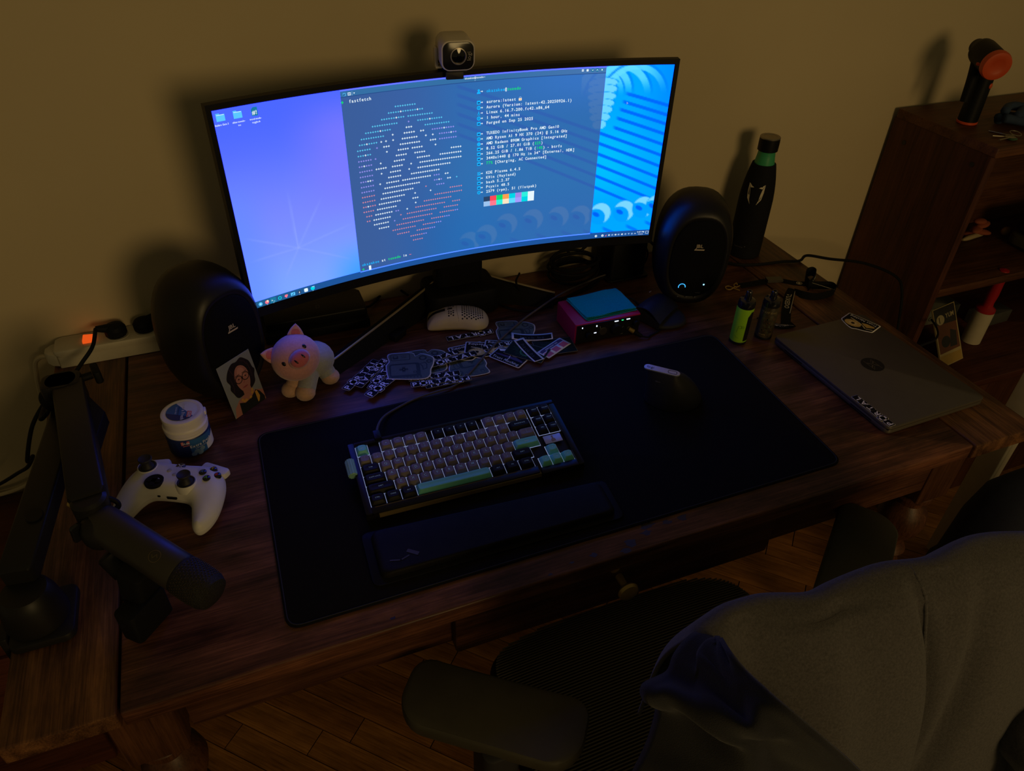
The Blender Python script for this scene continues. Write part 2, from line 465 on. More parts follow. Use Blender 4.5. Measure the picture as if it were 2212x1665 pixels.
part('end_board', G().rbox((1.534, .398, -.0145), (.142, .804, .031), .003, .003), M_end, desk)
part('apron', G().box((.36, .046, -.078), (.36, .022, .096)), M_apr, desk)
part('apron', G().box((1.26, .046, -.082), (.36, .022, .104)), M_apr, desk)
part('apron', G().box((.8, .765, -.085), (1.3, .022, .11)), M_apr, desk)
part('apron', G().box((.10, .40, -.085), (.022, .66, .11)), M_apr, desk)
part('apron', G().box((1.505, .40, -.085), (.022, .66, .11)), M_apr, desk)
dr = part('drawer', G().rbox((.81, .030, -.085), (.545, .022, .098), .003, .002), M_apr, desk)
kc = aty(1355, 1274, -.008)
g = G().cyl((kc[0], .020, kc[2]), (kc[0], -.004, kc[2]), .006, .005, n=16)
g.lathe([(.004, 0), (.013, .003), (.0165, .008), (.015, .013), (.009, .0165), (.0001, .018)], 24, 0, (kc[0], -.002, kc[2]), Matrix.Rotation(PI / 2, 4, 'X'))
part('knob', g, M_brass, dr, label='round brass knob')
part('escutcheon', G().cyl((kc[0] - .010, .0195, kc[2] + .024), (kc[0] - .010, .016, kc[2] + .024), .008, n=18), M_brass, dr, label='small round brass keyhole plate')
pf = [(.031, -.170), (.036, -.176), (.036, -.186), (.028, -.192), (.026, -.205), (.040, -.225), (.045, -.250), (.040, -.275), (.026, -.300), (.021, -.318), (.030, -.326), (.034, -.334), (.030, -.342), (.024, -.350),
      (.036, -.385), (.044, -.43), (.044, -.47), (.036, -.54), (.027, -.60), (.022, -.65), (.026, -.70), (.031, -.725), (.028, -.752), (.022, -D)]
for (x, y) in ((.128, .068), (1.478, .068), (.128, .735), (1.478, .735)):
    g = G().rbox((x, y, -.100), (.076, .076, .140), .004, .002)
    g.lathe(pf, 28, 0, (x, y, 0))
    part('leg', g, M_leg, desk)

# ================================================================ monitor
MQ = (.7609, .6563, .318, .0347, -.0062, 1.5); SW, SH = .797, .3337


def scr(u, v, d=0.0):
    """screen px (3440 x 1440, y down) and distance in front -> point on the curved panel"""
    x, y, z, yaw, tilt, R = MQ; s = (u / 3440 - .5) * SW; h = (.5 - v / 1440) * SH; a = s / R
    lx, ly = (R - d) * math.sin(a), -(R - (R - d) * math.cos(a)) + 0.0
    Y = ly * math.cos(tilt) + h * math.sin(tilt); Z = -ly * math.sin(tilt) + h * math.cos(tilt)
    return (x + lx * math.cos(yaw) - Y * math.sin(yaw), y + lx * math.sin(yaw) + Y * math.cos(yaw), z + Z)


M_blk = mat('black_plastic', (.006, .006, .007), .45, spec=.22)
M_blk_m = mat('matt_black_plastic', (.007, .007, .008), .62, spec=.15)
M_dark = mat('dark_grey_plastic', (.028, .027, .028), .5, spec=.3)
M_gold = mat('pale_metal_trim', (.55, .45, .30), .35, .6)
mon = thing('monitor', 'wide curved ultrawide monitor with a terminal window on its lit screen', 'monitor', (.775, .76, 0))
K = 4320.0 / 1.0                                    # px per metre is 3440/.797
PXM = 3440 / SW


def slab(u0, u1, v0, v1, d0, d1, n=40, m=0):
    g = G(); rings = []
    for i in range(n + 1):
        u = u0 + (u1 - u0) * i / n
        rings.append([scr(u, v0, d0), scr(u, v1, d0), scr(u, v1, d1), scr(u, v0, d1)])
    return g.loft(rings, m)


E_ = .0085 * PXM
part('housing', slab(-E_, 3440 + E_, -E_ * 1.1, 1440 + E_ * 2.1, -.0015, -.013), M_blk, mon, sharp=30)
g = G(); back = []
for i in range(25):
    a = i / 24; u = 260 + 2920 * a; d = -.013 - .040 * math.sin(PI * a) ** .6
    back.append([scr(u, 60, -.012), scr(u, 60, -.012 - (-.012 - d) * .55), scr(u, 350, d), scr(u, 1100, d), scr(u, 1400, -.012 - (-.012 - d) * .5), scr(u, 1400, -.012)])
part('rear_shell', g.loft(back), M_blk_m, mon)
bz = G()
for a in ((-E_, 3440 + E_, -E_ * 1.1, -6), (-E_, 3440 + E_, 1446, 1440 + E_ * 2.1)): bz.put(slab(a[0], a[1], a[2], a[3], .0012, -.0016))
for a in ((-E_, -6), (3446, 3440 + E_)): bz.put(slab(a[0], a[1], -6, 1446, .0012, -.0016, 2))
part('bezel', bz, M_blk, mon, label='thin black bezel')
g = G().rbox((.775, .725, .165), (.10, .045, .29), .012, .004); g.rbox((.775, .715, .03), (.15, .10, .06), .02, .008)
part('neck', g, M_blk_m, mon)
part('mount_block', G().rbox((.772, .695, .30), (.14, .06, .14), .02, .006), M_blk_m, mon)


def blade(p0, p1, h0, h1, w):
    p0 = np.array(p0, float); p1 = np.array(p1, float); d = p1 - p0; d /= np.linalg.norm(d); nn = np.array((-d[1], d[0])); R = []
    for t in np.linspace(0, 1, 9):
        c = p0 + (p1 - p0) * t; h = h0 + (h1 - h0) * (t ** .8); R.append([(*(c - nn * w), 0.0), (*(c + nn * w), 0.0), (*(c + nn * w * .35), h), (*(c - nn * w * .35), h)])
    g = G().loft(R); top = [(*(p0 + (p1 - p0) * t), h0 + (h1 - h0) * (t ** .8) + .0006) for t in np.linspace(0, 1, 9)]
    return g, top, nn


for p0, p1, side in (((.735, .745), (.468, .568), -1), ((.815, .745), (.968, .655), 1)):
    gb, top, nn = blade(p0, p1, .062, .026, .017); lg = part('leg', gb, M_blk_m, mon)
    off = nn * .005 * side * (-1 if side < 0 else 1)
    part('trim_strip', G().tube([(p[0] + off[0], p[1] + off[1], p[2]) for p in top], .0022, 6), M_gold, lg, label='pale metal strip along the leg')
# ---------------------------------------------------------------- what the screen shows
def smooth(a, b, x): t = np.clip((x - a) / (b - a), 0, 1); return t * t * (3 - 2 * t)


def mixc(c, col, w): return c * (1 - w[..., None]) + np.array(col, float) / 255 * w[..., None]


TX0, TX1, TY0, TY1 = 857, 2895, 9, 1388


def wallpaper(X, Y):
    t = Y / 1440.0
    c = np.zeros(X.shape + (3,)); c[:] = np.array((76, 104, 255)) / 255
    c = mixc(c, (122, 138, 255), smooth(.0, .62, t)); c = mixc(c, (126, 168, 255), smooth(.5, 1., t))
    c = mixc(c, (126, 122, 255), .75 * smooth(350, 850, X) * smooth(-.05, .2, t) * (1 - smooth(.35, .7, t)))
    c = mixc(c, (60, 160, 255), smooth(520, 900, X) * smooth(.72, 1.0, t))
    c = mixc(c, (96, 140, 255), (1 - smooth(0, 300, X)) * smooth(.2, .6, t) * .6)
    for ex, ey in ((392, 596), (13, 870), (822, 1271), (395, 852), (261, 1281), (26, 1067), (862, 964), (640, 700)):
        dx, dy = ex - 402, ey - 1058; L = math.hypot(dx, dy); s = ((X - 402) * dx + (Y - 1058) * dy) / L; p = np.abs((X - 402) * dy - (Y - 1058) * dx) / L
        c = mixc(c, (150, 172, 255), .28 * (1 - smooth(2, 12, p)) * (s > 0) * (1 - smooth(L * .6, L * 1.05, s)))
    # right part: cyan relief
    r = np.zeros_like(c); r[:] = np.array((0, 168, 255)) / 255
    r = mixc(r, (0, 190, 255), smooth(250, 700, Y) * (1 - smooth(800, 1200, Y)) * (1 - smooth(2950, 3440, X)) )
    r = mixc(r, (0, 140, 255), smooth(3150, 3440, X) * (1 - smooth(250, 700, Y)) * .8)
    for k, y0 in enumerate((168, 233, 296, 368, 446, 528, 612, 700, 792, 888, 988)):
        yl = y0 + (.285 + .018 * k) * (X - 2950); st = 3060 - 18 * k if k < 5 else 1700
        fade = smooth(st, st + 40, X) * (1 - smooth(1075, 1130, Y + (X < 2895) * -40))
        r = mixc(r, (0, 106, 250), (1 - smooth(9, 17, np.abs(Y - yl - 2))) * fade)
    # arches at the top
    for cx, cy, R, wd in ((2880, 190, 95, 22), (2880, 200, 150, 26), (2890, 210, 205, 30), (3010, 250, 245, 30), (3140, 260, 250, 26)):
        d = np.hypot((X - cx) * 1.0, (Y - cy)); inn = (Y < cy + 30) * (X > 2700)
        r = mixc(r, (100, 222, 255), .85 * (1 - smooth(wd * .7, wd, np.abs(d - R))) * inn * (1 - smooth(80, 230, Y)) * (1 - smooth(3180, 3420, X) * .7))
        r = mixc(r, (0, 130, 255), .7 * (1 - smooth(6, 14, np.abs(d - R - wd - 6))) * inn * (1 - smooth(120, 260, Y)))
    # petals along the window edge
    for tx, y in ((2999, 120), (3003, 168), (2999, 224), (2990, 276), (2980, 326), (2966, 384), (2940, 440)):
        e = ((X - 2880) / (tx - 2880)) ** 2 + ((Y - y) / 36.0) ** 2
        r = mixc(r, (0, 150, 255), .8 * (1 - smooth(1.0, 1.35, e)) * (Y < y)); r = mixc(r, (110, 216, 255), (1 - smooth(.86, 1.02, e)))
    # coils along the bottom
    for cx, cy in ((1800, 1330), (1950, 1290), (2130, 1215), (2360, 1205), (2590, 1205), (2790, 1215), (2968, 1208), (3182, 1200), (3352, 1172), (3470, 1160)):
        e = np.hypot((X - cx) / 96, (Y - cy) / 98); e2 = np.hypot((X - cx + 46) / 92, (Y - cy - 44) / 88)
        r = mixc(r, (0, 160, 255), (1 - smooth(.95, 1.1, e)))
        r = mixc(r, (0, 92, 232), .9 * (1 - smooth(.28, .42, np.hypot((X - cx + 36) / 110 + (Y - cy) / 260, (Y - cy - 5 - (X - cx + 36) * .55) / 60))))
        r = mixc(r, (122, 216, 255), (1 - smooth(.93, 1.03, e)) * smooth(.98, 1.08, e2))
        yl = cy + 150 + .5 * (X - cx - 60); r = mixc(r, (0, 110, 250), .8 * (1 - smooth(10, 20, np.abs(Y - yl))) * smooth(cx + 20, cx + 60, X) * (1 - smooth(cx + 130, cx + 160, X)))
    w = smooth(1200, 1260, X)
    return c * (1 - w[..., None]) + r * w[..., None]


def desktop(X, Y):
    c = wallpaper(X, Y)
    base = np.zeros_like(c); base[:] = np.array((58, 97, 163)) / 255
    base = mixc(base, (66, 106, 184), smooth(1800, 2700, X) * (1 - smooth(50, 420, Y)))
    base = mixc(base, (60, 92, 150), (1 - smooth(860, 1400, X)) * .6)
    base = mixc(base, (34, 98, 170), smooth(650, 1250, Y) * (1 - smooth(1500, 2500, X)) * .5 * smooth(1000, 1600, X))
    soft = smooth(1250, 1900, X)[..., None] * .16
    base = base * (1 - soft) + c * soft
    bar = np.zeros_like(c); bar[:] = np.array((54, 112, 165)) / 255; bar = mixc(bar, (72, 118, 176), smooth(1900, 2880, X))
    inside = (X > TX0) & (X < TX1) & (Y > TY0) & (Y < TY1)
    c[inside] = base[inside]; tb = inside & (Y < 50); c[tb] = bar[tb]
    ln = inside & (Y > 46) & (Y < 51); c[ln] = np.array((40, 78, 140)) / 255
    top = (Y <= TY0) & (X > TX0) & (X < 2900); c[top] = np.array((110, 125, 255)) / 255
    k = Y > 1386; task = np.zeros_like(c); task[:] = np.array((30, 84, 156)) / 255; task = mixc(task, (34, 92, 140), (1 - smooth(100, 700, X))); c[k] = task[k]
    bl = (Y > 1386) & (Y < 1395) & (X > TX0) & (X < TX1); c[bl] = np.array((96, 156, 255)) / 255
    return c


xs = sorted(set(list(np.linspace(0, 3440, 345)) + [TX0 - .5, TX0 + .5, TX1 - .5, TX1 + .5]))
ys = sorted(set(list(np.linspace(0, 1440, 161)) + [TY0 - .5, TY0 + .5, 45.5, 46.5, 50.5, 51.5, 1385.5, 1386.5, 1394.5, 1395.5]))
X, Y = np.meshgrid(xs, ys); C = desktop(X, Y); C = np.where(C <= .04045, C / 12.92, ((C + .055) / 1.055) ** 2.4)
BOOST = smooth(.80, 1.0, C[..., 2]); C[..., 2] *= 1 + 2.4 * BOOST          # the panel's blue is brighter than the picture can hold
nx, ny = len(xs), len(ys)
g = G().add([scr(x, y, 0.0) for y in ys for x in xs], [(j * nx + i, (j + 1) * nx + i, (j + 1) * nx + i + 1, j * nx + i + 1) for j in range(ny - 1) for i in range(nx - 1)])
m = bpy.data.materials.new('screen_picture'); m.use_nodes = True; nt = m.node_tree; nt.nodes.clear()
o_ = nt.nodes.new('ShaderNodeOutputMaterial'); e_ = nt.nodes.new('ShaderNodeEmission'); a_ = nt.nodes.new('ShaderNodeAttribute'); a_.attribute_name = 'picture'
SCREEN = 1.0
e_.inputs[1].default_value = SCREEN; nt.links.new(a_.outputs['Color'], e_.inputs[0]); nt.links.new(e_.outputs[0], o_.inputs[0])
screen = part('screen', g, m, mon, sharp=0)
at_ = screen.data.color_attributes.new('picture', 'FLOAT_COLOR', 'POINT')
at_.data.foreach_set('color', np.concatenate([C.reshape(-1, 3), np.ones((nx * ny, 1))], 1).astype(np.float32).ravel())

S_ = {k: glow('screen_' + k, lin(v), 1.0) for k, v in dict(white='e8f8ff', blue='18b4ff', sky='62dcff', green='10e070', purple='a79cff', red='e8909c', orange='ffa050', cyan='00d8e8', grey='9cc4f0', dark='2a4468', pink='ff7a90', lilac='a488e8', mint='30f0e0', cream='ffe6c4', teal='1c78a0', navy='123c78', folder='5cc8ff', lred='ff4858').items()}
SK = list(S_); SI = {k: i for i, k in enumerate(SK)}; SM = [S_[k] for k in SK]


def sput(name, dec, lift=.0004):
    g = dec.into(G(), lambda x, y, z: scr(x, -y, lift + z), step=.0001)
    return part(name, g, SM, screen, sharp=0, kind='stuff')


CW, RH = 18.15, 39.1
cxp = lambda c: 857 + c * CW
ryp = lambda r: -(82 + RH * r)


def T(d, s, c, r, col, b=1): d.text(s, cxp(c), ryp(r) - 9.5, 22.5, SI[col], mono=CW, bold=b)


d = Dec(); T(d, 'fastfetch', 3, 0, 'white')
info = [(1, [('okazakee', 'blue'), ('@', 'white'), ('tuxedo', 'green')]), (3, [('aurora:latest', 'white')]), (4, [('Aurora (Version: latest-42.20250926.1)', 'white')]), (5, [('Linux 6.16.7-200.fc42.x86_64', 'white')]),
        (6, [('1 hour, 44 mins', 'white')]), (7, [('Forged on Sep 25 2025', 'white')]), (9, [('TUXEDO InfinityBook Pro AMD Gen10', 'white')]), (10, [('AMD Ryzen AI 9 HX 370 (24) @ 5.16 GHz', 'white')]),
        (11, [('AMD Radeon 890M Graphics [Integrated]', 'white')]), (12, [('8.52 GiB / 27.01 GiB (', 'white'), ('32%', 'green'), (')', 'white')]), (13, [('266.25 GiB / 1.86 TiB (', 'white'), ('14%', 'green'), (') - btrfs', 'white')]),
        (14, [('3440x1440 @ 170 Hz in 34" [External, HDR]', 'white')]), (15, [('77%', 'green'), (' [Charging, AC Connected]', 'white')]), (17, [('KDE Plasma 6.4.5', 'white')]), (18, [('KWin (Wayland)', 'white')]),
        (19, [('bash 5.2.37', 'white')]), (20, [('Ptyxis 48.5', 'white')]), (21, [('2579 (rpm), 51 (flatpak)', 'white')])]
for r, segs in info:
    c = 60
    for s, col in segs: T(d, s, c, r, col); c += len(s)
    y = ryp(r); x = cxp(58); d.line([(x - 8, y), (x + 4, y)], 4, SI['white'], 2); d.poly([(x + 1, y - 7), (x + 9, y), (x + 1, y + 7)], SI['white'], 2)
for r, gx in ((0, 0.0), (33, 1.0)):
    x, y = cxp(gx) + 4, ryp(r); d.line([(x - 6, y), (x + 9, y)], 4.5, SI['green'], 2); d.line([(x + 2, y + 8), (x + 10, y), (x + 2, y - 8)], 4.5, SI['green'], 2)
T(d, 'okazakee', 1, 32, 'blue'); T(d, 'at', 10, 32, 'white'); T(d, 'tuxedo', 13, 32, 'green'); T(d, 'in', 20, 32, 'white'); T(d, '~', 23, 32, 'pink')
x = cxp(4); y = ryp(33); d.poly([(x, y - 18), (x + 19, y - 18), (x + 19, y + 20), (x, y + 20)], SI['white'])
x, y = cxp(74.2), ryp(3); d.poly([(x, y - 13), (x + 24, y - 13), (x + 24, y + 5), (x, y + 5)], SI['cream']); d.ring(x + 12, y + 6, 7, 10, SI['grey'], 2, 0, PI, 12); d.poly([(x + 9, y - 8), (x + 15, y - 8), (x + 15, y), (x + 9, y)], SI['orange'], 3)
for k, (a, b) in enumerate((('dark', 'grey'), ('lred', 'pink'), ('green', 'mint'), ('orange', 'cream'), ('cyan', 'sky'), ('lilac', 'purple'), ('mint', 'cyan'), ('white', 'white'))):
    x0 = 1926 + 54.6 * k
    d.poly([(x0, -987), (x0 + 54.6, -987), (x0 + 54.6, -946), (x0, -946)], SI[a]); d.poly([(x0, -1029), (x0 + 54.6, -1029), (x0 + 54.6, -987), (x0, -987)], SI[b])
sput('terminal_text', d)
# icons of the info list
d = Dec(); B = SI['blue']; N_ = SI['navy']
for r in (1, 3, 4, 5, 6, 7, 9, 10, 11, 12, 13, 14, 15, 17, 18, 19, 20, 21):
    x, y = 1886, ryp(r)
    if r == 1: d.poly(circ(9, 14, x, y + 8), B); d.poly([(x - 15, y - 16), (x + 15, y - 16), (x + 13, y - 5), (x + 5, y), (x - 5, y), (x - 13, y - 5)], B)
    elif r in (6, 10, 11, 21, 4): d.poly(circ(15, 18, x, y), B); d.ring(x, y, 5, 8 if r != 11 else 5.5, N_, 2, n=12)
    elif r == 5: d.poly([(x - 10, y - 15), (x + 10, y - 15), (x + 4, y + 2), (x, y + 17), (x - 5, y + 2)], B); d.poly(circ(4, 10, x, y - 8), N_, 2)
    elif r == 17:
        for dx, dy, w, h in ((-12, 1, 11, 12), (2, 5, 11, 8), (-12, -14, 11, 12), (2, -14, 11, 15)): d.poly([(x + dx, y + dy), (x + dx + w, y + dy), (x + dx + w, y + dy + h), (x + dx, y + dy + h)], B)
    else:
        d.poly(rr(30, 27, 4, 3, x, y), B); q = rr(18, 9, 1, 2, x, y - 2); d.poly(q, N_, 2)
        if r == 14: d.poly(rr(14, 4, 1, 2, x, y - 17), B)
sput('info_icons', d)
# the plus-sign logo
LOGO = '''                     bbbbbbbbb
                  bbbbbwbbbbbbwbb
               bbbbbbwbbb bbbbbbbbbbb
           bbbbbbbbbbb    p   bbbbbwbbbbb
        bbbbbbwbbbb      www     bbbbbbbbbbb
      bbbbbbbbbb   w    wwwww  ww   pppppwpppp
     bbbwbbbb w w  w   wwwwwww   w  w  pppppwpp
    bbbbbb  p  www    wwwwwwwww    www pppppppp
    bbbwbb      w    wwwww wwwww     w
    pppppp p        wwwww   wwwww           wwwww
    ppwppp   w     wwwww     wwwwww    wwwwwwwwww
    pppppp wwwww  wwwww   w   wwwwwwwwwwwwwwwwwww
    pppppp   w   wwwww   w   wwwwwwwwwwwwwww
    pppwwp      wwwwww    wwwwwwwwwwwww
    pppppp  w  wwwwww wwwwwwwwwwwww ppp  ww
    pppppp    wwwwwwwwwwwwwwww      ppwp  ww  b
    rrrrrr   wwwwwwwwwwwwww     r    pppp
    rrrrrr  wwwwwwwwwww    w      w        rrrrrr
    rrwrrr wwwwwwwwww     www       rrrrrrrrrrrrr
    rrrrr wwwwwwwww        w   rrrrrrrrrrrrr
     rrr wwwwwwww pp   w   rrrrrrrrrrrrrr   rrrr
     rr wwwwwwww    r  rrrrrrrrrrrrrr   rrrrrrr
        wwwwwww  p   rrrrrrrrrrrrrr   rrrrrrrpp
          wwwww   rrrrrrrrrrrrr   rrrrrrppp
                rrrrrrrrrrr   rrrrrrppp
                  rrrrrr   rrrrrrppp
                        rrrrrrpp
                         rrrrr'''.split('\n')
d = Dec()
for r, row in enumerate(LOGO):
    for c, ch in enumerate(row):
        if ch == ' ': continue
        x, y = cxp(c + .5), ryp(r + 2) + 2; k = SI[{'b': 'sky', 'w': 'white', 'p': 'purple', 'r': 'red'}[ch]]; s = 7.6 if ch == 'w' else 6.8; q = 2.4 if ch == 'w' else 1.9
        d.poly([(x - s, y - q * .6), (x - q, y - q), (x - q * .6, y - s), (x + q * .6, y - s), (x + q, y - q), (x + s, y - q * .6), (x + s, y + q * .6), (x + q, y + q), (x + q * .6, y + s), (x - q * .6, y + s), (x - q, y + q), (x - s, y + q * .6)], k)
sput('plus_sign_logo', d)
# desktop icons, task bar, window buttons
d = Dec(); Fo, Wh = SI['folder'], SI['white']
for x, y, a, b in ((46, 46, 'Baldurs Gate 3', ''), (156, 47, 'ublue-tuxedo-', 'tcc'), (266, 47, 'travel-mode-', 'toggle.sh')):
    if x < 200: d.poly([(x - 28, -y - 24), (x + 28, -y - 24), (x + 28, -y + 18), (x - 2, -y + 18), (x - 7, -y + 25), (x - 28, -y + 25)], Fo); d.poly([(x - 24, -y + 13), (x + 24, -y + 13), (x + 24, -y + 16), (x - 24, -y + 16)], Wh, 2)
    else: d.poly([(x - 21, -y - 28), (x + 21, -y - 28), (x + 21, -y + 28), (x - 8, -y + 28), (x - 21, -y + 15)], SI['teal']); d.text('#!', x, -y - 18, 26, Wh, bold=1, al='c')
    d.text(a, x, -y - 51, 11.5, Wh, bold=1, al='c', sx=.82)
    if b: d.text(b, x, -y - 72, 11.5, Wh, bold=1, al='c', sx=.82)
sput('desktop_icons', d)
d = Dec()
for i, x in enumerate((45, 95, 144, 196, 247, 300, 352, 405, 459)):
    y = -1415
    if i == 0: d.poly(circ(15, 18, x, y), SI['folder']); d.poly([(x - 4, y - 7), (x + 6, y), (x - 4, y + 7)], Wh, 2)
    elif i == 1: d.poly(circ(15, 18, x, y), SI['pink']); d.poly(circ(8, 12, x + 6, y + 7), SI['cream'], 2)
    elif i == 2: d.poly(rr(44, 44, 2, 2, x, y), SI['teal']); d.text('>_', x, y - 8, 16, Wh, bold=1, al='c')
    elif i == 3: d.ring(x, y, 9, 14, SI['cyan'], n=16)
    elif i == 4: d.poly([(x - 14, y), (x - 8, y + 12), (x + 10, y + 12), (x + 14, y + 4), (x, y - 16)], SI['pink'])
    elif i == 5: d.poly(rr(34, 26, 3, 2, x, y), SI['folder']); d.line([(x - 6, y - 8), (x + 6, y + 3)], 5, SI['navy'], 2)
    elif i == 6: d.poly(rr(24, 26, 4, 3, x, y), SI['dark']); d.text('g', x, y - 5, 13, Wh, bold=1, al='c')
    elif i == 7: d.poly(rr(30, 30, 7, 3, x, y), SI['white'])
    else: d.poly(circ(17, 20, x, y), SI['cyan']); d.poly(rr(20, 8, 3, 2, x + 6, y + 12), SI['grey'], 2)
    if i in (1, 2, 6, 8): d.poly(rr(10, 3, 1, 2, x, -1437), SI['grey'], 2)
for i, x in enumerate((2951, 3011, 3041, 3072, 3102, 3132, 3160, 3192, 3223, 3253, 3283, 3311)):
    y = -1418
    if i in (0, 1): d.poly(circ(11, 16, x, y), Wh); d.line([(x - 4, y), (x, y - 4), (x + 5, y + 4)], 3, SI['navy'], 2)
    elif i == 2: d.poly([(x - 6, y - 8), (x + 6, y - 8), (x + 6, y + 8)], SI['pink'])
    elif i == 9: d.poly([(x, y - 8), (x + 9, y + 7), (x - 9, y + 7)], SI['grey'])
    elif i == 11: d.line([(x - 7, y - 4), (x, y + 4), (x + 7, y - 4)], 3, Wh)
    else: d.poly(rr(16, 14, 5, 3, x, y), Wh if i % 2 else SI['grey']); d.poly(rr(6, 5, 1, 2, x + 2, y - 1), SI['navy'], 2)
d.text('9:47 PM', 3362, -1411, 13, Wh, bold=1, al='c'); d.text('9/26/25', 3362, -1430, 10, Wh, al='c'); d.line([(3407, -1422), (3433, -1422), (3433, -1400), (3407, -1400), (3407, -1422)], 2.5, Wh)
sput('task_bar_icons', d)
d = Dec()
d.text('okazakee@tuxedo:~', 1858, -26, 13, Wh, bold=1, al='c', sx=.9); d.poly(rr(8, 3, 1, 2, 1858, -40), SI['grey'])
d.line([(877, -40), (893, -40), (893, -24), (877, -24), (877, -40)], 3, SI['folder']); d.poly(rr(8, 8, 1, 2, 881, -36), SI['navy'], 2)
d.line([(912, -40), (930, -40), (930, -24), (912, -24), (912, -40)], 3.5, Wh); d.line([(921, -36), (921, -28)], 3, Wh); d.line([(941, -44), (941, -20)], 2, SI['grey']); d.poly([(950, -27), (962, -27), (956, -36)], Wh)
for dx, dy in ((-6, -6), (3, -6), (-6, 3), (3, 3)): d.poly([(2704 + dx, -24 + dy), (2704 + dx + 7, -24 + dy), (2704 + dx + 7, -17 + dy), (2704 + dx, -17 + dy)], Wh)
d.poly(rr(16, 16, 1, 2, 2744, -23), Wh)
for i, x in enumerate((2785, 2822, 2860)):
    d.poly(circ(13, 18, x, -23), SI['teal'])
    if i < 2: q = 4 if i == 0 else -4; d.line([(x - 6, -23 + q * .6), (x, -23 - q * .7), (x + 6, -23 + q * .6)], 3, Wh, 2)
    else: d.line([(x - 5, -28), (x + 5, -18)], 3.5, Wh, 2); d.line([(x - 5, -18), (x + 5, -28)], 3.5, Wh, 2)
d.poly([(3090, -270), (3104, -284), (3096, -285), (3091, -291)], SI['grey']); d.poly([(3093, -276), (3100, -283), (3095, -283), (3093, -286)], SI['dark'], 2)
sput('window_buttons', d)
# ================================================================ desk mat, keyboard, wrist rest
M_pad = mat('black_cloth', (.0085, .0078, .0075), .9, spec=.08, noise=.25, nscale=900, bump=.2, bscale=1500)
def quad_rr(c, r, n=6):
    """rounded outline through four corners (any quadrilateral), counter-clockwise"""
    out = []
    for i in range(4):
        p = np.array(c[i][:2]); a = np.array(c[i - 1][:2]) - p; b = np.array(c[(i + 1) % 4][:2]) - p; a /= np.linalg.norm(a); b /= np.linalg.norm(b)
        q0, q1 = p + a * r, p + b * r
        for k in range(n + 1):
            t = k / n; out.append(tuple(q0 * (1 - t) ** 2 + p * 2 * t * (1 - t) + q1 * t * t))
    return out


padc = [(.3208, .0415), (1.2165, .0430), (1.2280, .4408), (.3268, .4396)]
pc = (.773, .241)
pad = thing('desk_mat', 'large black cloth desk mat under the keyboard', 'desk mat', (pc[0], pc[1], 0))
part('sheet', G().prism(quad_rr(padc, .022), .0002, .0030, 0, .0008), M_pad, pad)
pts = quad_rr([(.3238, .0445), (1.2135, .0460), (1.2250, .4378), (.3298, .4366)], .020, 8)
part('stitched_edge', G().tube([(x, y, .0030) for x, y in pts + pts[:2]], .0009, 6, caps=False), mat('black_thread', (.016, .016, .02), .8), pad)

KX, KY, KT, KZ, KI = .4696, .3101, -.0157, .0433, .1657
U = .01905
Rk = Matrix.Rotation(KT, 3, 'Z') @ Matrix.Rotation(KI, 3, 'X')
Rkn = np.array(Rk)


def kp(u, v, h=0.0):          # key units from the top left of the key field, height over the keycap tops
    return np.array((KX, KY, KZ)) + Rkn @ np.array((u * U, -v * U, h))


kc0 = kp(8.6, 3.2, -.03)
kb = thing('keyboard', 'black mechanical keyboard with grey, black and mint keycaps and white backlight', 'keyboard', (kc0[0], kc0[1], .003))
M_case = mat('keyboard_case', (.010, .009, .008), .4, .2, spec=.3)
M_lip = mat('lit_keyboard_lip', (.16, .115, .045), .42, .25)
def kbox(u0, u1, v0, v1, h0, h1, bev=.002, r=.006):
    g = G().prism(rr((u1 - u0) * U, (v1 - v0) * U, r), h0, h1, 0, bev)
    return g.xf((0, 0, 0)).xf(kp((u0 + u1) / 2, (v0 + v1) / 2), rot=Rk)
# wedge-shaped case: outline on the mat, plate plane above
cs = G(); o0, o1 = [], []
prof = [(-.55, -.5), (17.82, -.5), (17.82, 6.95), (14.05, 6.95), (13.9, 6.72), (-.55, 6.72)]
top = [kp(u, v, -.0085) for u, v in prof]; lo = [(p[0], p[1], .0035) for p in [kp(u, v, -.0085) for u, v in prof]]
cs.add([tuple(p) for p in top] + lo, [tuple(range(6))[::-1]] + [tuple(range(6, 12))] + [(i, (i + 1) % 6, (i + 1) % 6 + 6, i + 6) for i in range(6)])
cs.f = [f for f in cs.f]
case = part('case', cs, M_case, kb)
# frame walls round the keys
fr = G()
for u0, u1, v0, v1 in ((-.55, -.06, -.5, 6.72), (-.06, 17.82, -.5, -.15), (17.32, 17.82, -.06, 6.95), (-.06, 13.9, 6.06, 6.72), (14.05, 17.32, 6.32, 6.95)):
    fr.put(kbox(u0, u1, v0, v1, -.0086, -.0046, .0008, .002))
part('frame', fr, M_case, kb)
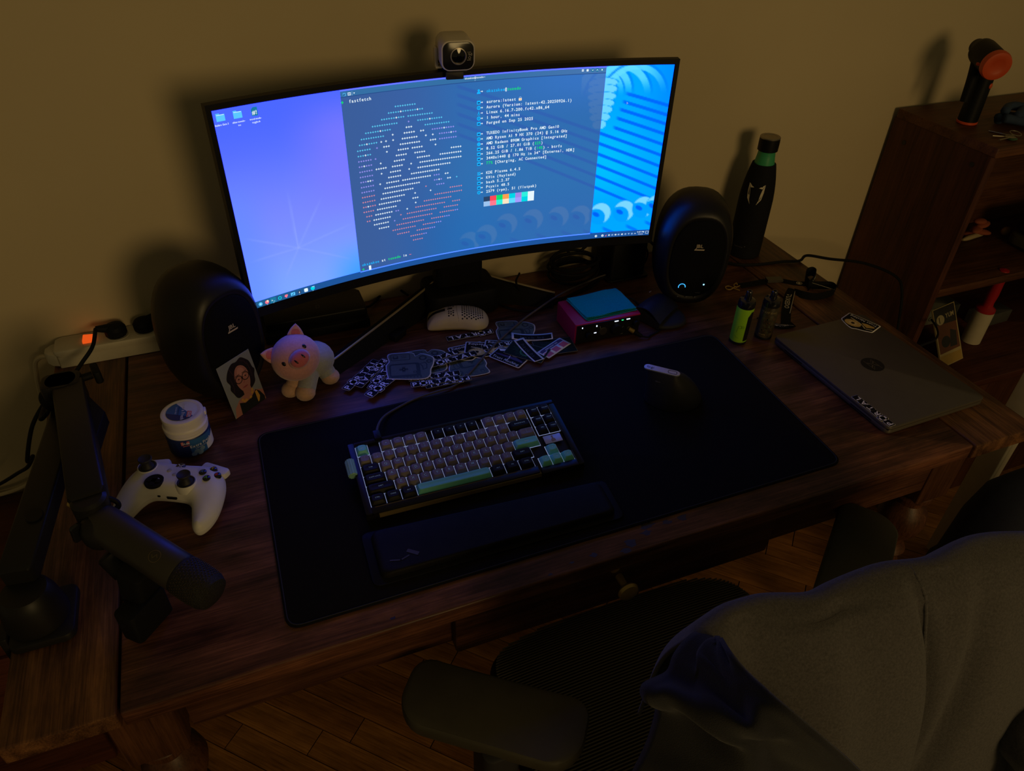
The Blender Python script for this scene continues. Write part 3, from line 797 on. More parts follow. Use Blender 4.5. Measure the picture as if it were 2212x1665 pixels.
# sloping front lip of the case, warm reflected light painted into its colour
a, b = kp(.25, 6.14, -.0044), kp(13.85, 6.14, -.0044); a2, b2 = kp(.45, 6.80, -.0075), kp(14.0, 6.80, -.0075)
part('front_lip', G().add([a, b, b2, a2, a + (0, 0, -.004), b + (0, 0, -.004), b2 + (0, -.001, -.006), a2 + (0, -.001, -.006)], [(3, 2, 1, 0), (4, 5, 6, 7), (3, 7, 6, 2), (0, 4, 7, 3), (1, 2, 6, 5)]), M_lip, kb, label='sloping front edge of the case with warm light painted in')
M_led = glow('key_backlight', (.46, .55, 1.0), .42)
bl = G()
for u0, u1, v0, v1 in ((-.02, 1.02, -.13, .93), (1.98, 6.02, -.13, .93), (6.48, 10.52, -.13, .93), (10.98, 15.02, -.13, .93), (15.23, 17.27, -.13, .93), (-.02, 15.02, .98, 4.02), (-.02, 14.02, 3.98, 5.03), (15.23, 17.27, .98, 3.02), (-.02, 13.77, 4.98, 6.02), (14.23, 17.27, 5.23, 6.27), (15.23, 16.27, 4.23, 5.27)):
    bl.add([kp(u0, v0, -.0083), kp(u1, v0, -.0083), kp(u1, v1, -.0083), kp(u0, v1, -.0083)], [(3, 2, 1, 0)])
part('backlight', bl, M_led, kb, label='white key backlight glowing between the keys')
M_kg = mat('grey_keycap', (.22, .185, .185), .55); M_kb = mat('black_keycap', (.010, .010, .012), .5, spec=.25); M_km = mat('mint_keycap', (.20, .74, .60), .5)
M_lg = mat('mint_legend', (.50, .85, .80), .6); M_lw = mat('pale_legend', (.80, .90, .90), .6)
CAPS = {}


def capmesh(w, mt):
    if (w, mt.name) not in CAPS:
        W = w * U - .0007; H = U - .0007; g = G()
        def ring(i, h, r, dy=0, n=3): return [(x, y + dy, h) for x, y in rr(W - 2 * i, H - 2 * i, r, n)]
        g.loft([ring(0, -.0078, .0012), ring(.0006, -.0055, .0014), ring(.0026, -.0012, .0030, .0006), ring(.0031, -.0003, .0032, .0007), ring(.0042, 0, .0034, .0008), ring(.0065, -.0005, .003, .0008)], 0, False, True)
        CAPS[w, mt.name] = g.mesh('keycap', mt, 40)
    return CAPS[w, mt.name]


rows = [(0, .0, [('esc', 0, 1, 'm')] + [('F%d' % (i + 1), 2 + i, 1, 'g') for i in range(4)] + [('F%d' % (i + 5), 6.5 + i, 1, 'k') for i in range(4)] + [('F%d' % (i + 9), 11 + i, 1, 'g') for i in range(4)] + [('PRINT', 15.25, 1, 'k'), ('PAUSE', 16.25, 1, 'k')]),
        (1, .2, [(a, i, 1, 'g') for i, a in enumerate(('~`', '!1', '@2', '#3', '$4', '%5', '^6', '&7', '*8', '(9', ')0', '_-', '+='))] + [('BACKSPACE', 13, 2, 'k'), ('HOME', 15.25, 1, 'k'), ('PGUP', 16.25, 1, 'k')]),
        (2, .2, [('TAB', 0, 1.5, 'k')] + [(a, 1.5 + i, 1, 'g') for i, a in enumerate(list('QWERTYUIOP') + ['{[', '}]'])] + [('|\\', 13.5, 1.5, 'g'), ('DEL', 15.25, 1, 'k'), ('PGDN', 16.25, 1, 'k')]),
        (3, .2, [('CAPS LOCK', 0, 1.75, 'k')] + [(a, 1.75 + i, 1, 'g') for i, a in enumerate(list('ASDFGHJKL') + [':;', '"\''])] + [('enter', 12.75, 2.25, 'm')]),
        (4, .2, [('SHIFT', 0, 2.25, 'k')] + [(a, 2.25 + i, 1, 'g') for i, a in enumerate(list('ZXCVBNM') + ['<,', '>.', '?/'])] + [('SHIFT', 12.25, 1.75, 'k'), ('^', 15.25, 1, 'm')]),
        (5, .2, [('CTRL', 0, 1.25, 'k'), ('CODE', 1.25, 1.25, 'k'), ('ALT', 2.5, 1.25, 'k'), ('', 3.75, 6.25, 'm'), ('ALT', 10, 1.25, 'k'), ('FN', 11.25, 1.25, 'k'), ('CTRL', 12.5, 1.25, 'k'), ('<', 14.25, 1, 'm'), ('v', 15.25, 1, 'm'), ('>', 16.25, 1, 'm')])]
kR = Rk.to_4x4(); kL = np.array((kc0[0], kc0[1], .003))
for r, gapv, ks in rows:
    for s, u, w, col in ks:
        dv = gapv - .2 + (.25 if (r >= 4 and u > 14) else 0) if r else -.10
        c = kp(u + w / 2, r + .5 + dv + (.0 if r else .0))
        # a keycap field without the extra row gap matches the photo; the F row sits a little higher
        mt = {'g': M_kg, 'k': M_kb, 'm': M_km}[col]
        o = bpy.data.objects.new('keycap', capmesh(w, mt)); COL.objects.link(o); o.parent = kb
        o.matrix_local = Matrix.Translation(Vector(c - kL)) @ kR
        if col == 'm': o['label'] = 'mint green keycap'
        if s:
            d = Dec(); mm = 0
            if len(s) == 2 and s[0] != 'F' and s not in ('FN',):
                d.text(s[0], 0, .0012, .0026, 0, al='c', bold=0); d.text(s[1], 0, -.0032, .0030, 0, al='c')
            elif len(s) == 1: d.text(s if s != 'v' else 'v', 0, -.0016, .0042 if col != 'm' else .003, 0, al='c', bold=1)
            else: d.text(s, 0, -.0010, .0021 if len(s) < 6 else .0022, 0, al='c', bold=1)
            lg = bpy.data.objects.new('legend', d.into(G(), lambda x, y, z: (x, y + .0008, z - .0002), step=.0001).mesh('legend', M_lw if col == 'm' else M_lg, 0)); COL.objects.link(lg); lg.parent = o
M_plate = mat('pale_badge', (.55, .52, .56), .4, .2)
q = kbox(15.42, 17.0, 3.3, 4.15, -.0052, -.0042, .0003, .0005)
bd = part('badge', q, M_plate, kb, label='small pale badge plate beside the enter key')
d = Dec(); d.poly([(-.003, -.006), (.004, -.005), (.0035, -.001), (.001, .001), (.0015, .006), (-.0015, .006), (-.001, .001), (-.004, -.003)], 0)
part('badge_emblem', d.into(G(), lambda x, y, z: kp(16.2 + x / U, 3.72 - y / U, -.0040 + z)), mat('tan_ink', (.36, .24, .14), .5), bd)
rl = G().cyl(kp(-.72, 1.15, -.006), kp(-.72, 2.75, -.006), .0068, n=18, b=.001)
for k in range(7):
    a = PI * .25 + k * .35
part('side_knob', rl, mat('mint_plastic', (.25, .52, .46), .45), kb, label='mint green roller knob on the left side')
rl2 = G()
for k in range(12):
    a = 2 * PI * k / 12; off = Rkn @ np.array((math.cos(a) * .0068, 0, math.sin(a) * .0068)); rl2.tube([kp(-.72, 1.2, -.006) + off, kp(-.72, 2.7, -.006) + off], .0009, 5)
part('knob_ridge', rl2, mat('mint_plastic', (.25, .52, .46), .45), kb, kind='stuff')
kcab = [at(818, 948, .030), at(815, 925, .024), at(829, 900, .010), at(862, 879, .0055), at(900, 860, .0055), at(945, 845, .0055), at(980, 834, .004), at(1010, 810, .004), at(1038, 778, .004), at(1065, 748, .005), at(1095, 720, .004), at(1130, 690, .004), at(1165, 665, .012), at(1195, 645, .031), at(1225, 628, .031), at(1262, 612, .010), at(1300, 596, .006), at(1340, 586, .005), at(1372, 580, .005), at(1388, 566, .006)]
g = G().tube(spline(kcab, 10), .0021, 8)
part('plug', G().rbox(kp(2.0, -.72, -.004), (.011, .018, .008), .002, .001, rot=Rk), M_blk, kb)
solo('keyboard_cable', g, mat('grey_braid', (.10, .085, .090), .7, noise=.5, nscale=1500, bump=.5, bscale=2500), 'grey braided cable running from the keyboard over the stickers to the back', 'cable', (0, 0, 0))

# wrist rest
wc = [(.4395, .0660), (.8190, .0600), (.8250, .1400), (.4425, .1640)]
wr = thing('wrist_rest', 'black padded wrist rest in front of the keyboard', 'wrist rest', (.63, .103, .0032))
part('base_sheet', G().prism(quad_rr(wc, .012), .0033, .0060, 0, .001), mat('rest_rubber', (.007, .007, .008), .6, spec=.12), wr)
wi = [(.4520, .0740), (.8090, .0690), (.8130, .1340), (.4545, .1560)]
gp = G(); W0r = quad_rr(wi, .012); c_ = np.mean(np.array(W0r), 0)
gp.loft([[(*(c_ + (np.array(p) - c_) * (1 - k * .9) - (np.array(p) - c_) / np.linalg.norm(np.array(p) - c_) * ins), z) for p in W0r] for k, ins, z in ((0, 0, .0055), (0, 0, .009), (0, .002, .0125), (0, .005, .0145), (0, .010, .0155), (0, .018, .0158))], 0)
REST_EMB = Dec(); REST_EMB.line([(-.020, -.006), (-.006, -.010), (.006, -.006)], .0022, 0); REST_EMB.line([(.008, .002), (.018, -.006)], .006, 0)
part('cushion', gp, mat('black_leatherette', (.0085, .0078, .0075), .6, spec=.12, noise=.3, nscale=60, bump=.15, bscale=700), wr)

part('emblem', REST_EMB.into(G(), lambda x, y, z: (.490 + x, .100 + y, .0162 + z)), mat('emblem_gold', (.035, .028, .012), .5), wr, kind='stuff', sharp=0)

# ================================================================ speakers
def sup(w, h, n=40, e=2.5, base=None):
    o = []
    for i in range(n):
        a = 2 * PI * i / n; c, s = math.cos(a), math.sin(a)
        x = w * abs(c) ** (2 / e) * (1 if c >= 0 else -1); z = h * abs(s) ** (2 / e) * (1 if s >= 0 else -1)
        o.append((x, z))
    return o


M_spk = mat('speaker_shell', (.009, .008, .0085), .42, spec=.35); M_gr = mat('speaker_grille', (.0045, .0045, .006), .7, spec=.08, noise=.4, nscale=1600, bump=.3, bscale=2200)
M_logo = mat('pale_print', (.50, .42, .30), .5)
H2, W2 = .1225, .0770


def speaker(x, y, rz, label, active):
    t = thing('speaker', label, 'speaker', (x, y, 0), rz, 'pair of desk speakers')
    def rg(sc, yy, dz=0.0): return [(px * sc, yy, max(.0015, H2 + 0.001 + pz * sc + dz)) for px, pz in sup(W2, H2)]
    g = G().loft([rg(.70, -.0585), rg(.735, -.0610), rg(.78, -.0605), rg(.87, -.052), rg(.95, -.036), rg(.99, -.015), rg(1., .005), rg(.985, .025), rg(.93, .043), rg(.82, .056), rg(.62, .065), rg(.3, .0695), rg(.02, .070)], 0)
    sh = part('shell', g, M_spk, t, local=True, sharp=60)
    part('grille', G().loft([rg(.71, -.0575), rg(.69, -.0600), rg(.66, -.0612), rg(.3, -.0622), rg(.01, -.0624)]), M_gr, t, local=True, sharp=60)
    f = lambda a, b, z: (a, -.0632 - z, H2 + b)
    d = Dec(); d.text('JBL', 0, .030, .0075, 0, bold=1, al='c'); d.poly([(-.010, .0240), (.010, .0240), (.011, .0268), (-.009, .0268)], 0)
    part('logo', d.into(G(), f), M_logo, t, local=True, kind='stuff')
    if active:
        d = Dec(); d.ring(-.021, -.060, .0062, .0078, 0, a0=-.15, a1=PI + .35, n=20)
        part('volume_ring', d.into(G(), lambda a, b, z: (a, -.0632 - z, H2 + b)), glow('ring_led', (.05, .42, 1.0), 1.6), t, local=True, label='blue-lit ring round the volume knob', sharp=0)
        d = Dec(); d.poly(circ(.0017, 10, .0235, -.0535), 0)
        part('power_light', d.into(G(), lambda a, b, z: (a, -.0632 - z, H2 + b)), glow('spk_led', (.25, .65, 1.0), 3.0), t, local=True, label='small white-blue light', sharp=0)
        part('volume_knob', G().cyl((-.021, -.060, H2 - .060), (-.021, -.0655, H2 - .060), .0052, .0048, n=20, b=.0006), M_blk, t, local=True)
        d = Dec()
        for x_, y_ in ((-.026, -.083), (-.008, -.084), (.010, -.084)): d.poly(rr(.003, .0022, .0005, 2, x_, y_), 0)
        d.text('PHONES', .014, -.074, .002, 0, al='c')
        part('panel_marks', d.into(G(), f), mat('dim_print', (.09, .09, .10), .5), t, local=True, kind='stuff')


speaker(.289, .590, math.radians(37), 'black egg-shaped speaker at the left of the monitor behind the photo', False)
speaker(1.247, .590, math.radians(-22), 'black egg-shaped speaker at the right of the monitor with blue-lit ring', True)

# ================================================================ water bottle
bt = thing('water_bottle', 'tall bottle in a black sleeve with green neck and steel-topped cap', 'bottle', (1.502, .722, 0))
M_slv = mat('black_neoprene', (.009, .009, .011), .8, spec=.15)
rS = lambda z: .0385 if z < .130 else .0385 - .0125 * ((z - .130) / .095) ** 1.9
zs = [.003, .006] + [.02 + .0175 * i for i in range(12)] + [.224]
g = G().lathe([(.0355, .0008), (.0382, .004)] + [(rS(z), z) for z in zs[2:]] + [(.0245, .2255), (.022, .2245)], 40, 0, (1.502, .722, 0))
slv = part('sleeve', g, M_slv, bt)
part('neck', G().lathe([(.0225, .218), (.0222, .226), (.0200, .240), (.0188, .250), (.0192, .254)], 32, 0, (1.502, .722, 0)), mat('green_enamel', (.05, .36, .16), .35), bt, label='green metal neck')
cp = part('cap', G().lathe([(.0195, .253), (.0222, .2545), (.0225, .272), (.0222, .2815), (.0205, .2825)], 32, 0, (1.502, .722, 0)), M_blk, bt)
part('cap_disc', G().lathe([(.0222, .2812), (.0224, .2832), (.0212, .2846), (.015, .2848), (.0145, .2842), (.0005, .2842)], 32, 0, (1.502, .722, 0)), mat('brushed_steel', (.34, .30, .24), .4, .9), bt, label='brushed steel disc on the cap')
part('carry_loop', G().tube(spline([(1.524, .724, .226), (1.528, .724, .235), (1.5245, .724, .252)], 6), .0016, 6), M_slv, bt)
azc = math.atan2(CAM[1] - .722, CAM[0] - 1.502)
def onb(s, z, l): a = azc + s / .038; r = rS(z) + .0003 + l; return (1.502 + r * math.cos(a), .722 + r * math.sin(a), z)
d = Dec()
for sg in (-1, 1):
    P_ = lambda pts: [(sg * x - .004, z) for x, z in (pts if sg > 0 else pts[::-1])]
    d.poly(P_([(.0205, .186), (.0190, .168), (.0160, .152), (.0070, .139), (.0105, .150), (.0120, .163), (.0145, .174)]), 0); d.poly(P_([(.0205, .186), (.0060, .178), (.0145, .1765)]), 0)
d2 = Dec(); d2.text('Sparrow', -.014, .030, .0042, 1, al='c'); d2.poly(circ(.0012, 8, .0005, .0345), 1)
gg = d.into(G(), onb); d2.into(gg, onb)
part('sleeve_print', gg, [mat('print_white', (.62, .55, .42), .5), mat('print_grey', (.10, .10, .12), .5)], slv, label='two white angular brackets and small grey lettering', kind='stuff', sharp=0)

# ================================================================ webcam on the monitor
wpos = aty(990, 121, .628); wz = wpos[2]
M_wh = mat('white_plastic', (.62, .56, .47), .45)
wc_ = thing('webcam', 'square white webcam with black front on top of the monitor', 'webcam', (wpos[0], .655, .4945))
RW = Matrix.Rotation(math.radians(-6), 3, 'Z') @ Matrix.Rotation(math.radians(90 + 4), 3, 'X')     # local z looks out of the lens
def wl(p): return np.array(RW) @ np.array(p, float) + np.array((wpos[0], .628, wz))
g = G().loft([[(x, y, z) for x, y in rr(.0555 - 2 * i, .0475 - 2 * i, .0135, 6)] for i, z in ((.006, -.056), (.002, -.0545), (.0004, -.050), (0, -.004), (.0006, -.001), (.0022, 0))])
for i in range(len(g.v)): pass
part('body', G().put(g, (wpos[0], .628, wz), RW), M_wh, wc_)
g = G().loft([[(x, y, z) for x, y in rr(.0505 - 2 * i, .0425 - 2 * i, .0115, 6)] for i, z in ((0, -.0005), (0, .0003), (.0008, .0008))])
fp = part('front_panel', G().put(g, (wpos[0], .628, wz), RW), mat('gloss_black', (.012, .012, .014), .2), wc_)
g = G().lathe([(.0128, .0006), (.0131, .0022), (.0118, .0026), (.0112, .0012), (.0112, .0006)], 36)
part('lens_ring', G().put(g, (wpos[0], .628, wz), RW), mat('lens_ring', (.50, .45, .38), .35, .5), fp, label='pale ring round the lens')
g = G().lathe([(.0112, .0008), (.009, .0014), (.004, .0026), (.0001, .003)], 30)
part('lens', G().put(g, (wpos[0], .628, wz), RW), mat('lens_glass', (.004, .004, .005), .08, coat=.6), fp)
d = Dec(); d.text('logi', .0205, -.0070, .0068, 0, rot=PI / 2)
part('logo', d.into(G(), lambda x, y, z: wl((x, y, .0010 + z))), mat('logo_grey', (.34, .31, .27), .5), fp, kind='stuff')
part('mount_clip', G().put(G().rbox((-.004, -.0335, -.010), (.030, .012, .004), .002, .001).rbox((0, -.0262, -.034), (.034, .0035, .050), .001, .0008), (wpos[0], .628, wz), RW).rbox((wpos[0] - .002, .683, .485), (.034, .006, .06), .002, .001), M_dark, wc_)
part('side_arm', G().put(G().rbox((-.0305, -.010, -.036), (.005, .030, .016), .002, .001).rbox((-.026, -.0255, -.036), (.012, .004, .016), .001, .0008), (wpos[0], .628, wz), RW), M_wh, wc_)
# ================================================================ stickers on the desk
M_sb = mat('sticker_black', (.009, .008, .011), .6, spec=.1); M_sw = mat('sticker_white', (.82, .78, .82), .5); M_sg = mat('sticker_grey_green', (.10, .125, .120), .6, spec=.15)
M_sd = mat('sticker_dark_line', (.030, .040, .048), .45); M_sgold = mat('sticker_gold', (.60, .38, .10), .45); M_scream = mat('sticker_cream', (.72, .58, .34), .45)
M_sgr = mat('sticker_green', (.05, .26, .09), .45); M_sdg = mat('sticker_dark_green', (.010, .020, .018), .6, spec=.1); M_spink = mat('sticker_pink', (.62, .10, .16), .45)
M_spur = mat('sticker_purple', (.06, .025, .12), .45); M_sgrey = mat('sticker_grey', (.07, .07, .075), .45)
PM = [M_sb, M_sw]
NZ = [0]


def lay():
    NZ[0] += 1
    return .0004 + .00042 * NZ[0]


LW = .0205                                     # pitch of the letters in units where cap height is .014
def portal_mesh(k):
    """word sticker; the O is a plus-shaped pad with a hole"""
    d = Dec(); pit = .0165; x0 = -2.5 * pit; h = .0118
    for i, ch in enumerate('PORTAL'):
        x = x0 + i * pit
        if ch == 'O':
            d.poly(rr(.0200, .0118, .002, 3, x, 0), 0, 1); d.poly(rr(.0118, .0200, .002, 3, x, 0), 0, 1)
            d.poly(rr(.0160, .0068, .001, 2, x, 0), 1, 3); d.poly(rr(.0068, .0160, .001, 2, x, 0), 1, 3); d.poly(rr(.0092, .0092, .001, 2, x, 0), 1, 3); d.poly(rr(.0042, .0028, .0006, 2, x, 0), 0, 4)
        else:
            d.poly(rr(.0164, .0158, .002, 3, x, 0), 0, 1); d.text(ch, x, -h / 2, h, 1, 3, bold=1, al='c', sx=1.15)
    g = G()
    for i in range(6):
        x = x0 + i * pit
        if i == 1: g.prism(rr(.0215, .0133, .0025, 3, x, 0), 0, .00010, 1); g.prism(rr(.0133, .0215, .0025, 3, x, 0), 0, .00010, 1)
        else: g.prism(rr(.0172, .0168, .0022, 3, x, 0), 0, .00010, 1)
    d.into(g, lambda x, y, z: (x, y, .00008 + z), step=.00006)
    g.v = [(p[0] * k, p[1] * k, p[2]) for p in g.v]
    return g.mesh('word_sticker', PM, 0)


pmesh = portal_mesh(1.0)
def word(pP, pL, label, z=None, span=.0825, onz=0.0, group='word stickers strewn on the desk'):
    """pP, pL: photo pixels of the first and the last letter's middle"""
    z = (onz + lay()) if z is None else z
    a, b = at(*pP, z), at(*pL, z); an = math.atan2(b[1] - a[1], b[0] - a[0]); u = np.array((math.cos(an), math.sin(an)))
    c = (a[:2] + b[:2]) / 2
    k = np.linalg.norm(b[:2] - a[:2]) / span
    o = bpy.data.objects.new('word_sticker', pmesh); COL.objects.link(o); o.location = (c[0], c[1], z + D); o.rotation_euler = (0, 0, an); o.scale = (k, k, 1)
    return tag(o, label, 'sticker', group)


def flat(name, w, h, corner, d, mats, label, c, ang, group=None, edge=1, z=None, edge_w=.0018, outline=None, curl=None):
    """a printed flat sticker: pale die-cut border, print on top"""
    z = lay() if z is None else z
    O = outline or rr(w, h, corner, 4); g = G()
    if curl:
        xs_ = np.linspace(-w / 2, w / 2, 17); g.loft([[(x, -h / 2, 0), (x, h / 2, 0), (x, h / 2, .00012), (x, -h / 2, .00012)] for x in xs_], edge)
    else: g.prism(O, 0, .00012, edge)
    d.into(g, lambda x, y, zz: (x, y, .00010 + zz), step=.00007)
    if curl: g.v = [(p[0], p[1], p[2] + curl(p[0], p[1])) for p in g.v]
    return solo(name, g, mats, label, 'sticker', (c[0], c[1], z), ang, group, sharp=0)


def seg_ang(p, q): a, b = at(*p), at(*q); return math.atan2(b[1] - a[1], b[0] - a[0])


# gadget sheet stickers: a handheld console with a plus pad, a card and small tools, all in grey green
def gadget(k=1.0):
    O = [(-.040, -.030), (-.034, -.036), (.020, -.044), (.036, -.036), (.040, -.016), (.046, .000), (.048, .020), (.036, .032), (.024, .036), (.014, .030), (.008, .042), (-.030, .044), (-.038, .036), (-.036, .018), (-.042, .004)]
    O = [tuple(p) for p in spline([(x * k, y * k) for x, y in O], 4, True)]
    I = [((p[0] * .95), (p[1] * .95)) for p in O]
    d = Dec(); d.poly(I, 2, 1)
    P = lambda pts: [(x * k, y * k) for x, y in pts]
    d.poly(P(rr(.036, .020, .003, 3, -.014, .029)), 3, 2); d.poly(P(rr(.033, .017, .002, 3, -.014, .029)), 2, 3); d.poly(P(rr(.010, .011, .002, 2, -.023, .029)), 3, 4); d.poly(P(circ(.003, 8, -.023, .031)), 2, 5)
    for q in (.032, .029, .026): d.poly(P([(-.013, q), (-.003, q), (-.003, q + .001), (-.013, q + .001)]), 3, 4)
    d.poly(P(rr(.056, .042, .006, 3, -.008, -.012)), 3, 2); d.poly(P(rr(.046, .031, .003, 3, -.010, -.011)), 2, 3)
    for a, b in ((.016, .0055), (.0055, .016)): d.poly(P(rr(a, b, .001, 2, -.010, -.010)), 3, 4)
    d.poly(P(rr(.004, .003, .001, 2, -.010, -.010)), 2, 5)
    d.ring(.010 * k, -.020 * k, .0018 * k, .0038 * k, 3, 4, n=10)
    d.ring(.027 * k, .022 * k, .0045 * k, .0075 * k, 3, 3, n=14); d.ring(.038 * k, .010 * k, .003 * k, .0055 * k, 3, 3, n=12)
    d.poly(P([(.020, .004), (.030, .009), (.034, .002), (.033, -.012), (.024, -.016), (.024, -.006)]), 3, 2); d.poly(P([(.022, .003), (.029, .006), (.032, .001), (.031, -.010), (.026, -.013), (.026, -.004)]), 2, 3)
    for q in range(9): d.poly(P([(-.030 + q * .006, -.033 - q * .0006), (-.027 + q * .006, -.033 - q * .0006), (-.027 + q * .006, -.030), (-.030 + q * .006, -.030)]), 3, 3)
    return O, d


GM = [M_sb, M_sw, M_sg, M_sd]
for px, (p, q), k, lb in (((1112, 716), ((1085, 722), (1140, 718)), .92, 'grey gadget sticker with plus pad, half under the cable near the red box'),
                          ((918, 782), ((880, 775), (955, 760)), .95, 'grey gadget sticker lying under another one, edges peeping out behind it'),
                          ((1012, 790), ((1050, 785), (978, 800)), .85, 'grey gadget sticker turned upside down below the dark landscape stickers'),
                          ((884, 800), ((858, 806), (928, 800)), 1.02, 'grey gadget sticker with plus pad, on top beside the crossed word stickers')):
    O, d = gadget(k); c = at(*px)
    an = seg_ang(p, q)
    if lb.endswith('word stickers'):
        ZG = (c, an)
        continue
    flat('gadget_sticker', 0, 0, 0, d, GM, lb, c, an, 'gadget stickers', outline=O)

word((1056, 716), (974, 731), 'word sticker reading upside down just in front of the pale mouse')
# landscape stickers with the words along one edge
def landscape(skull=False):
    w, h = .070, .052
    O = [(-.035, -.026), (.035, -.026), (.035, .012), (.024, .020), (.012, .027), (.002, .030), (-.006, .024), (-.018, .020), (-.035, .012)]
    O = [tuple(p) for p in quad_like(O)]
    d = Dec(); d.poly([(x * .93, y * .92) for x, y in O], 0, 1); d.text('Trust Nothing', 0, -.0205, .0072, 1, 3, al='c', sx=.98)
    if skull:
        d.poly([(-.030, -.006), (-.008, -.002), (.010, .002), (.030, -.004), (.030, -.008), (-.030, -.009)], 4, 2)
        for pts in (((-.032, .008), (-.020, .014), (-.006, .017), (.000, .026), (.004, .018), (-.004, .010), (-.016, .008), (-.026, .003)), ((.012, .026), (.018, .018), (.008, .010), (.014, .004), (.004, -.002), (.002, .006), (.006, .014))): d.poly(pts, 1, 2)
        d.line([(-.002, .004), (.002, -.010), (.000, -.015)], .0014, 1, 3)
    else:
        d.poly(circ(.017, 18, .010, .008, .012), 3, 2); d.poly(circ(.008, 14, .010, .008, .006), 2, 4)
        for i in range(14):
            a = 2 * PI * i / 14; d.poly([(.010 + .008 * math.cos(a - .1), .008 + .006 * math.sin(a - .1)), (.010 + .020 * math.cos(a), .008 + .014 * math.sin(a)), (.010 + .008 * math.cos(a + .1), .008 + .006 * math.sin(a + .1))], 2, 3)
        d.poly(circ(.0035, 10, .010, .008), 0, 5); d.ring(.010, .008, .0035, .005, 3, 5, n=12)
        d.poly([(-.030, -.006), (-.018, .004), (-.010, .000), (-.002, -.006), (-.012, -.010), (-.028, -.010)], 3, 3)
        d.line([(-.030, .004), (-.018, .010), (-.008, .002), (.004, -.004), (.022, -.008)], .0020, 2, 4)
    return O, d


def quad_like(P, r=.004):
    out = []; n = len(P)
    for i in range(n):
        p = np.array(P[i], float); a = np.array(P[i - 1], float) - p; b = np.array(P[(i + 1) % n], float) - p
        ra = min(r, np.linalg.norm(a) * .45); rb = min(r, np.linalg.norm(b) * .45); q0 = p + a / np.linalg.norm(a) * ra; q1 = p + b / np.linalg.norm(b) * rb
        for k in range(4): t = k / 3; out.append(q0 * (1 - t) ** 2 + p * 2 * t * (1 - t) + q1 * t * t)
    return out


LM = [M_sb, M_sw, M_scream, M_sgold, M_spur]
for px, p, q, lb in (((1012, 762), (1038, 735), (975, 748), 'dark landscape sticker lying upside down, leftmost of the three by the pale mouse'),
                     ((1042, 758), (1062, 737), (1010, 735), 'dark landscape sticker lying upside down with golden sunburst, middle of three'),
                     ((1084, 755), (1108, 737), (1052, 734), 'dark landscape sticker lying upside down, mostly under the grey cable')):
    O, d = landscape(); flat('landscape_sticker', 0, 0, 0, d, LM, lb, at(*px), seg_ang(p, q), 'landscape stickers', outline=O)
O, d = landscape(True); flat('landscape_sticker', 0, 0, 0, d, LM, 'dark landscape sticker lying upright with mountain, under the green-black cards', at(1103, 772), seg_ang((1068, 775), (1128, 799)), 'landscape stickers', outline=O)
word((1124, 738), (1049, 750), 'word sticker upside down across the landscape stickers, crossed by the cable')
# green-black cards
def card():
    d = Dec(); xs_ = np.linspace(-.039, .039, 17)
    for a, b in zip(xs_[:-1], xs_[1:]): d.poly([(a, -.0245), (b, -.0245), (b, .0245), (a, .0245)], 0, 1)
    d.ring(0, -.002, .0125, .0140, 1, 2, n=28); d.ring(0, -.002, .0105, .0112, 1, 2, n=24)
    d.text('S', 0, -.0075, .0105, 1, 3, bold=1, al='c')
    rs2 = random.Random(3)
    for i in range(26):
        a = 2 * PI * i / 26; r0, r1 = .018, rs2.uniform(.022, .034); d.line([(r0 * math.cos(a), r0 * math.sin(a) * .62 - .001), (r1 * math.cos(a), r1 * math.sin(a) * .62 - .001)], .0006, 2, 2)
    return d


CM = [M_sdg, M_sgr, mat('sticker_dim_green', (.025, .085, .045), .45), mat('card_edge', (.22, .20, .18), .5)]
flat('printed_card', .0800, .0510, .001, card(), CM, 'dark green printed card partly under the pink-and-white strip', at(1198, 752), seg_ang((1170, 770), (1230, 762)), 'dark green cards', edge=3)
flat('printed_card', .0800, .0510, .001, card(), CM, 'dark green printed card under the slanting black strip sticker', at(1139, 764), seg_ang((1104, 777), (1158, 792)), 'dark green cards', edge=3, curl=lambda x, y: .0016 * (x / .04) ** 2)
def strip():
    d = Dec(); xs_ = np.linspace(-.0365, .0385, 17)
    for a, b in zip(xs_[:-1], xs_[1:]): d.poly([(a, -.0083), (b, -.0083), (b, .0073), (a, .0073)], 0, 1)
    d.text('hack.bs', .001, -.0052, .0085, 2, 2, al='c', sx=1.25, gap=.10); return d


HM = [M_sb, M_sw, mat('strip_ink', (.055, .055, .058), .5)]
flat('strip_sticker', .082, .0225, .0012, strip(), HM, 'black strip sticker with grey lettering slanting over a green card', at(1142, 762), seg_ang((1118, 742), (1152, 777)), 'black strip stickers', curl=lambda x, y: .0025 * (x / .04) ** 2)
flat('strip_sticker', .082, .0225, .0012, strip(), HM, 'black strip sticker with grey lettering, topmost and level, near the red box', at(1149, 734), seg_ang((1112, 735), (1188, 735)), 'black strip stickers', curl=lambda x, y: .0040 * (x / .04) ** 2)
# pink and white strip: the printed square codes are left as plain pink squares
d = Dec(); d.poly([(-.032, .0105), (-.026, .0125), (.026, .0125), (.032, .0105), (.032, .0040), (-.032, .0040)], 2, 1); d.text('JOIN NOW ON', 0, .0062, .0036, 1, 2, al='c', bold=1)
for x in (-.0225, 0, .0225):
    d.poly(rr(.0165, .0135, .0005, 2, x, -.0048), 3, 1)
flat('strip_sticker', .070, .030, .001, d, [M_sb, M_sw, M_spur, M_spink], 'pink and white strip sticker with three plain pink squares', at(1197, 757), seg_ang((1180, 768), (1216, 744)), 'pink strip')
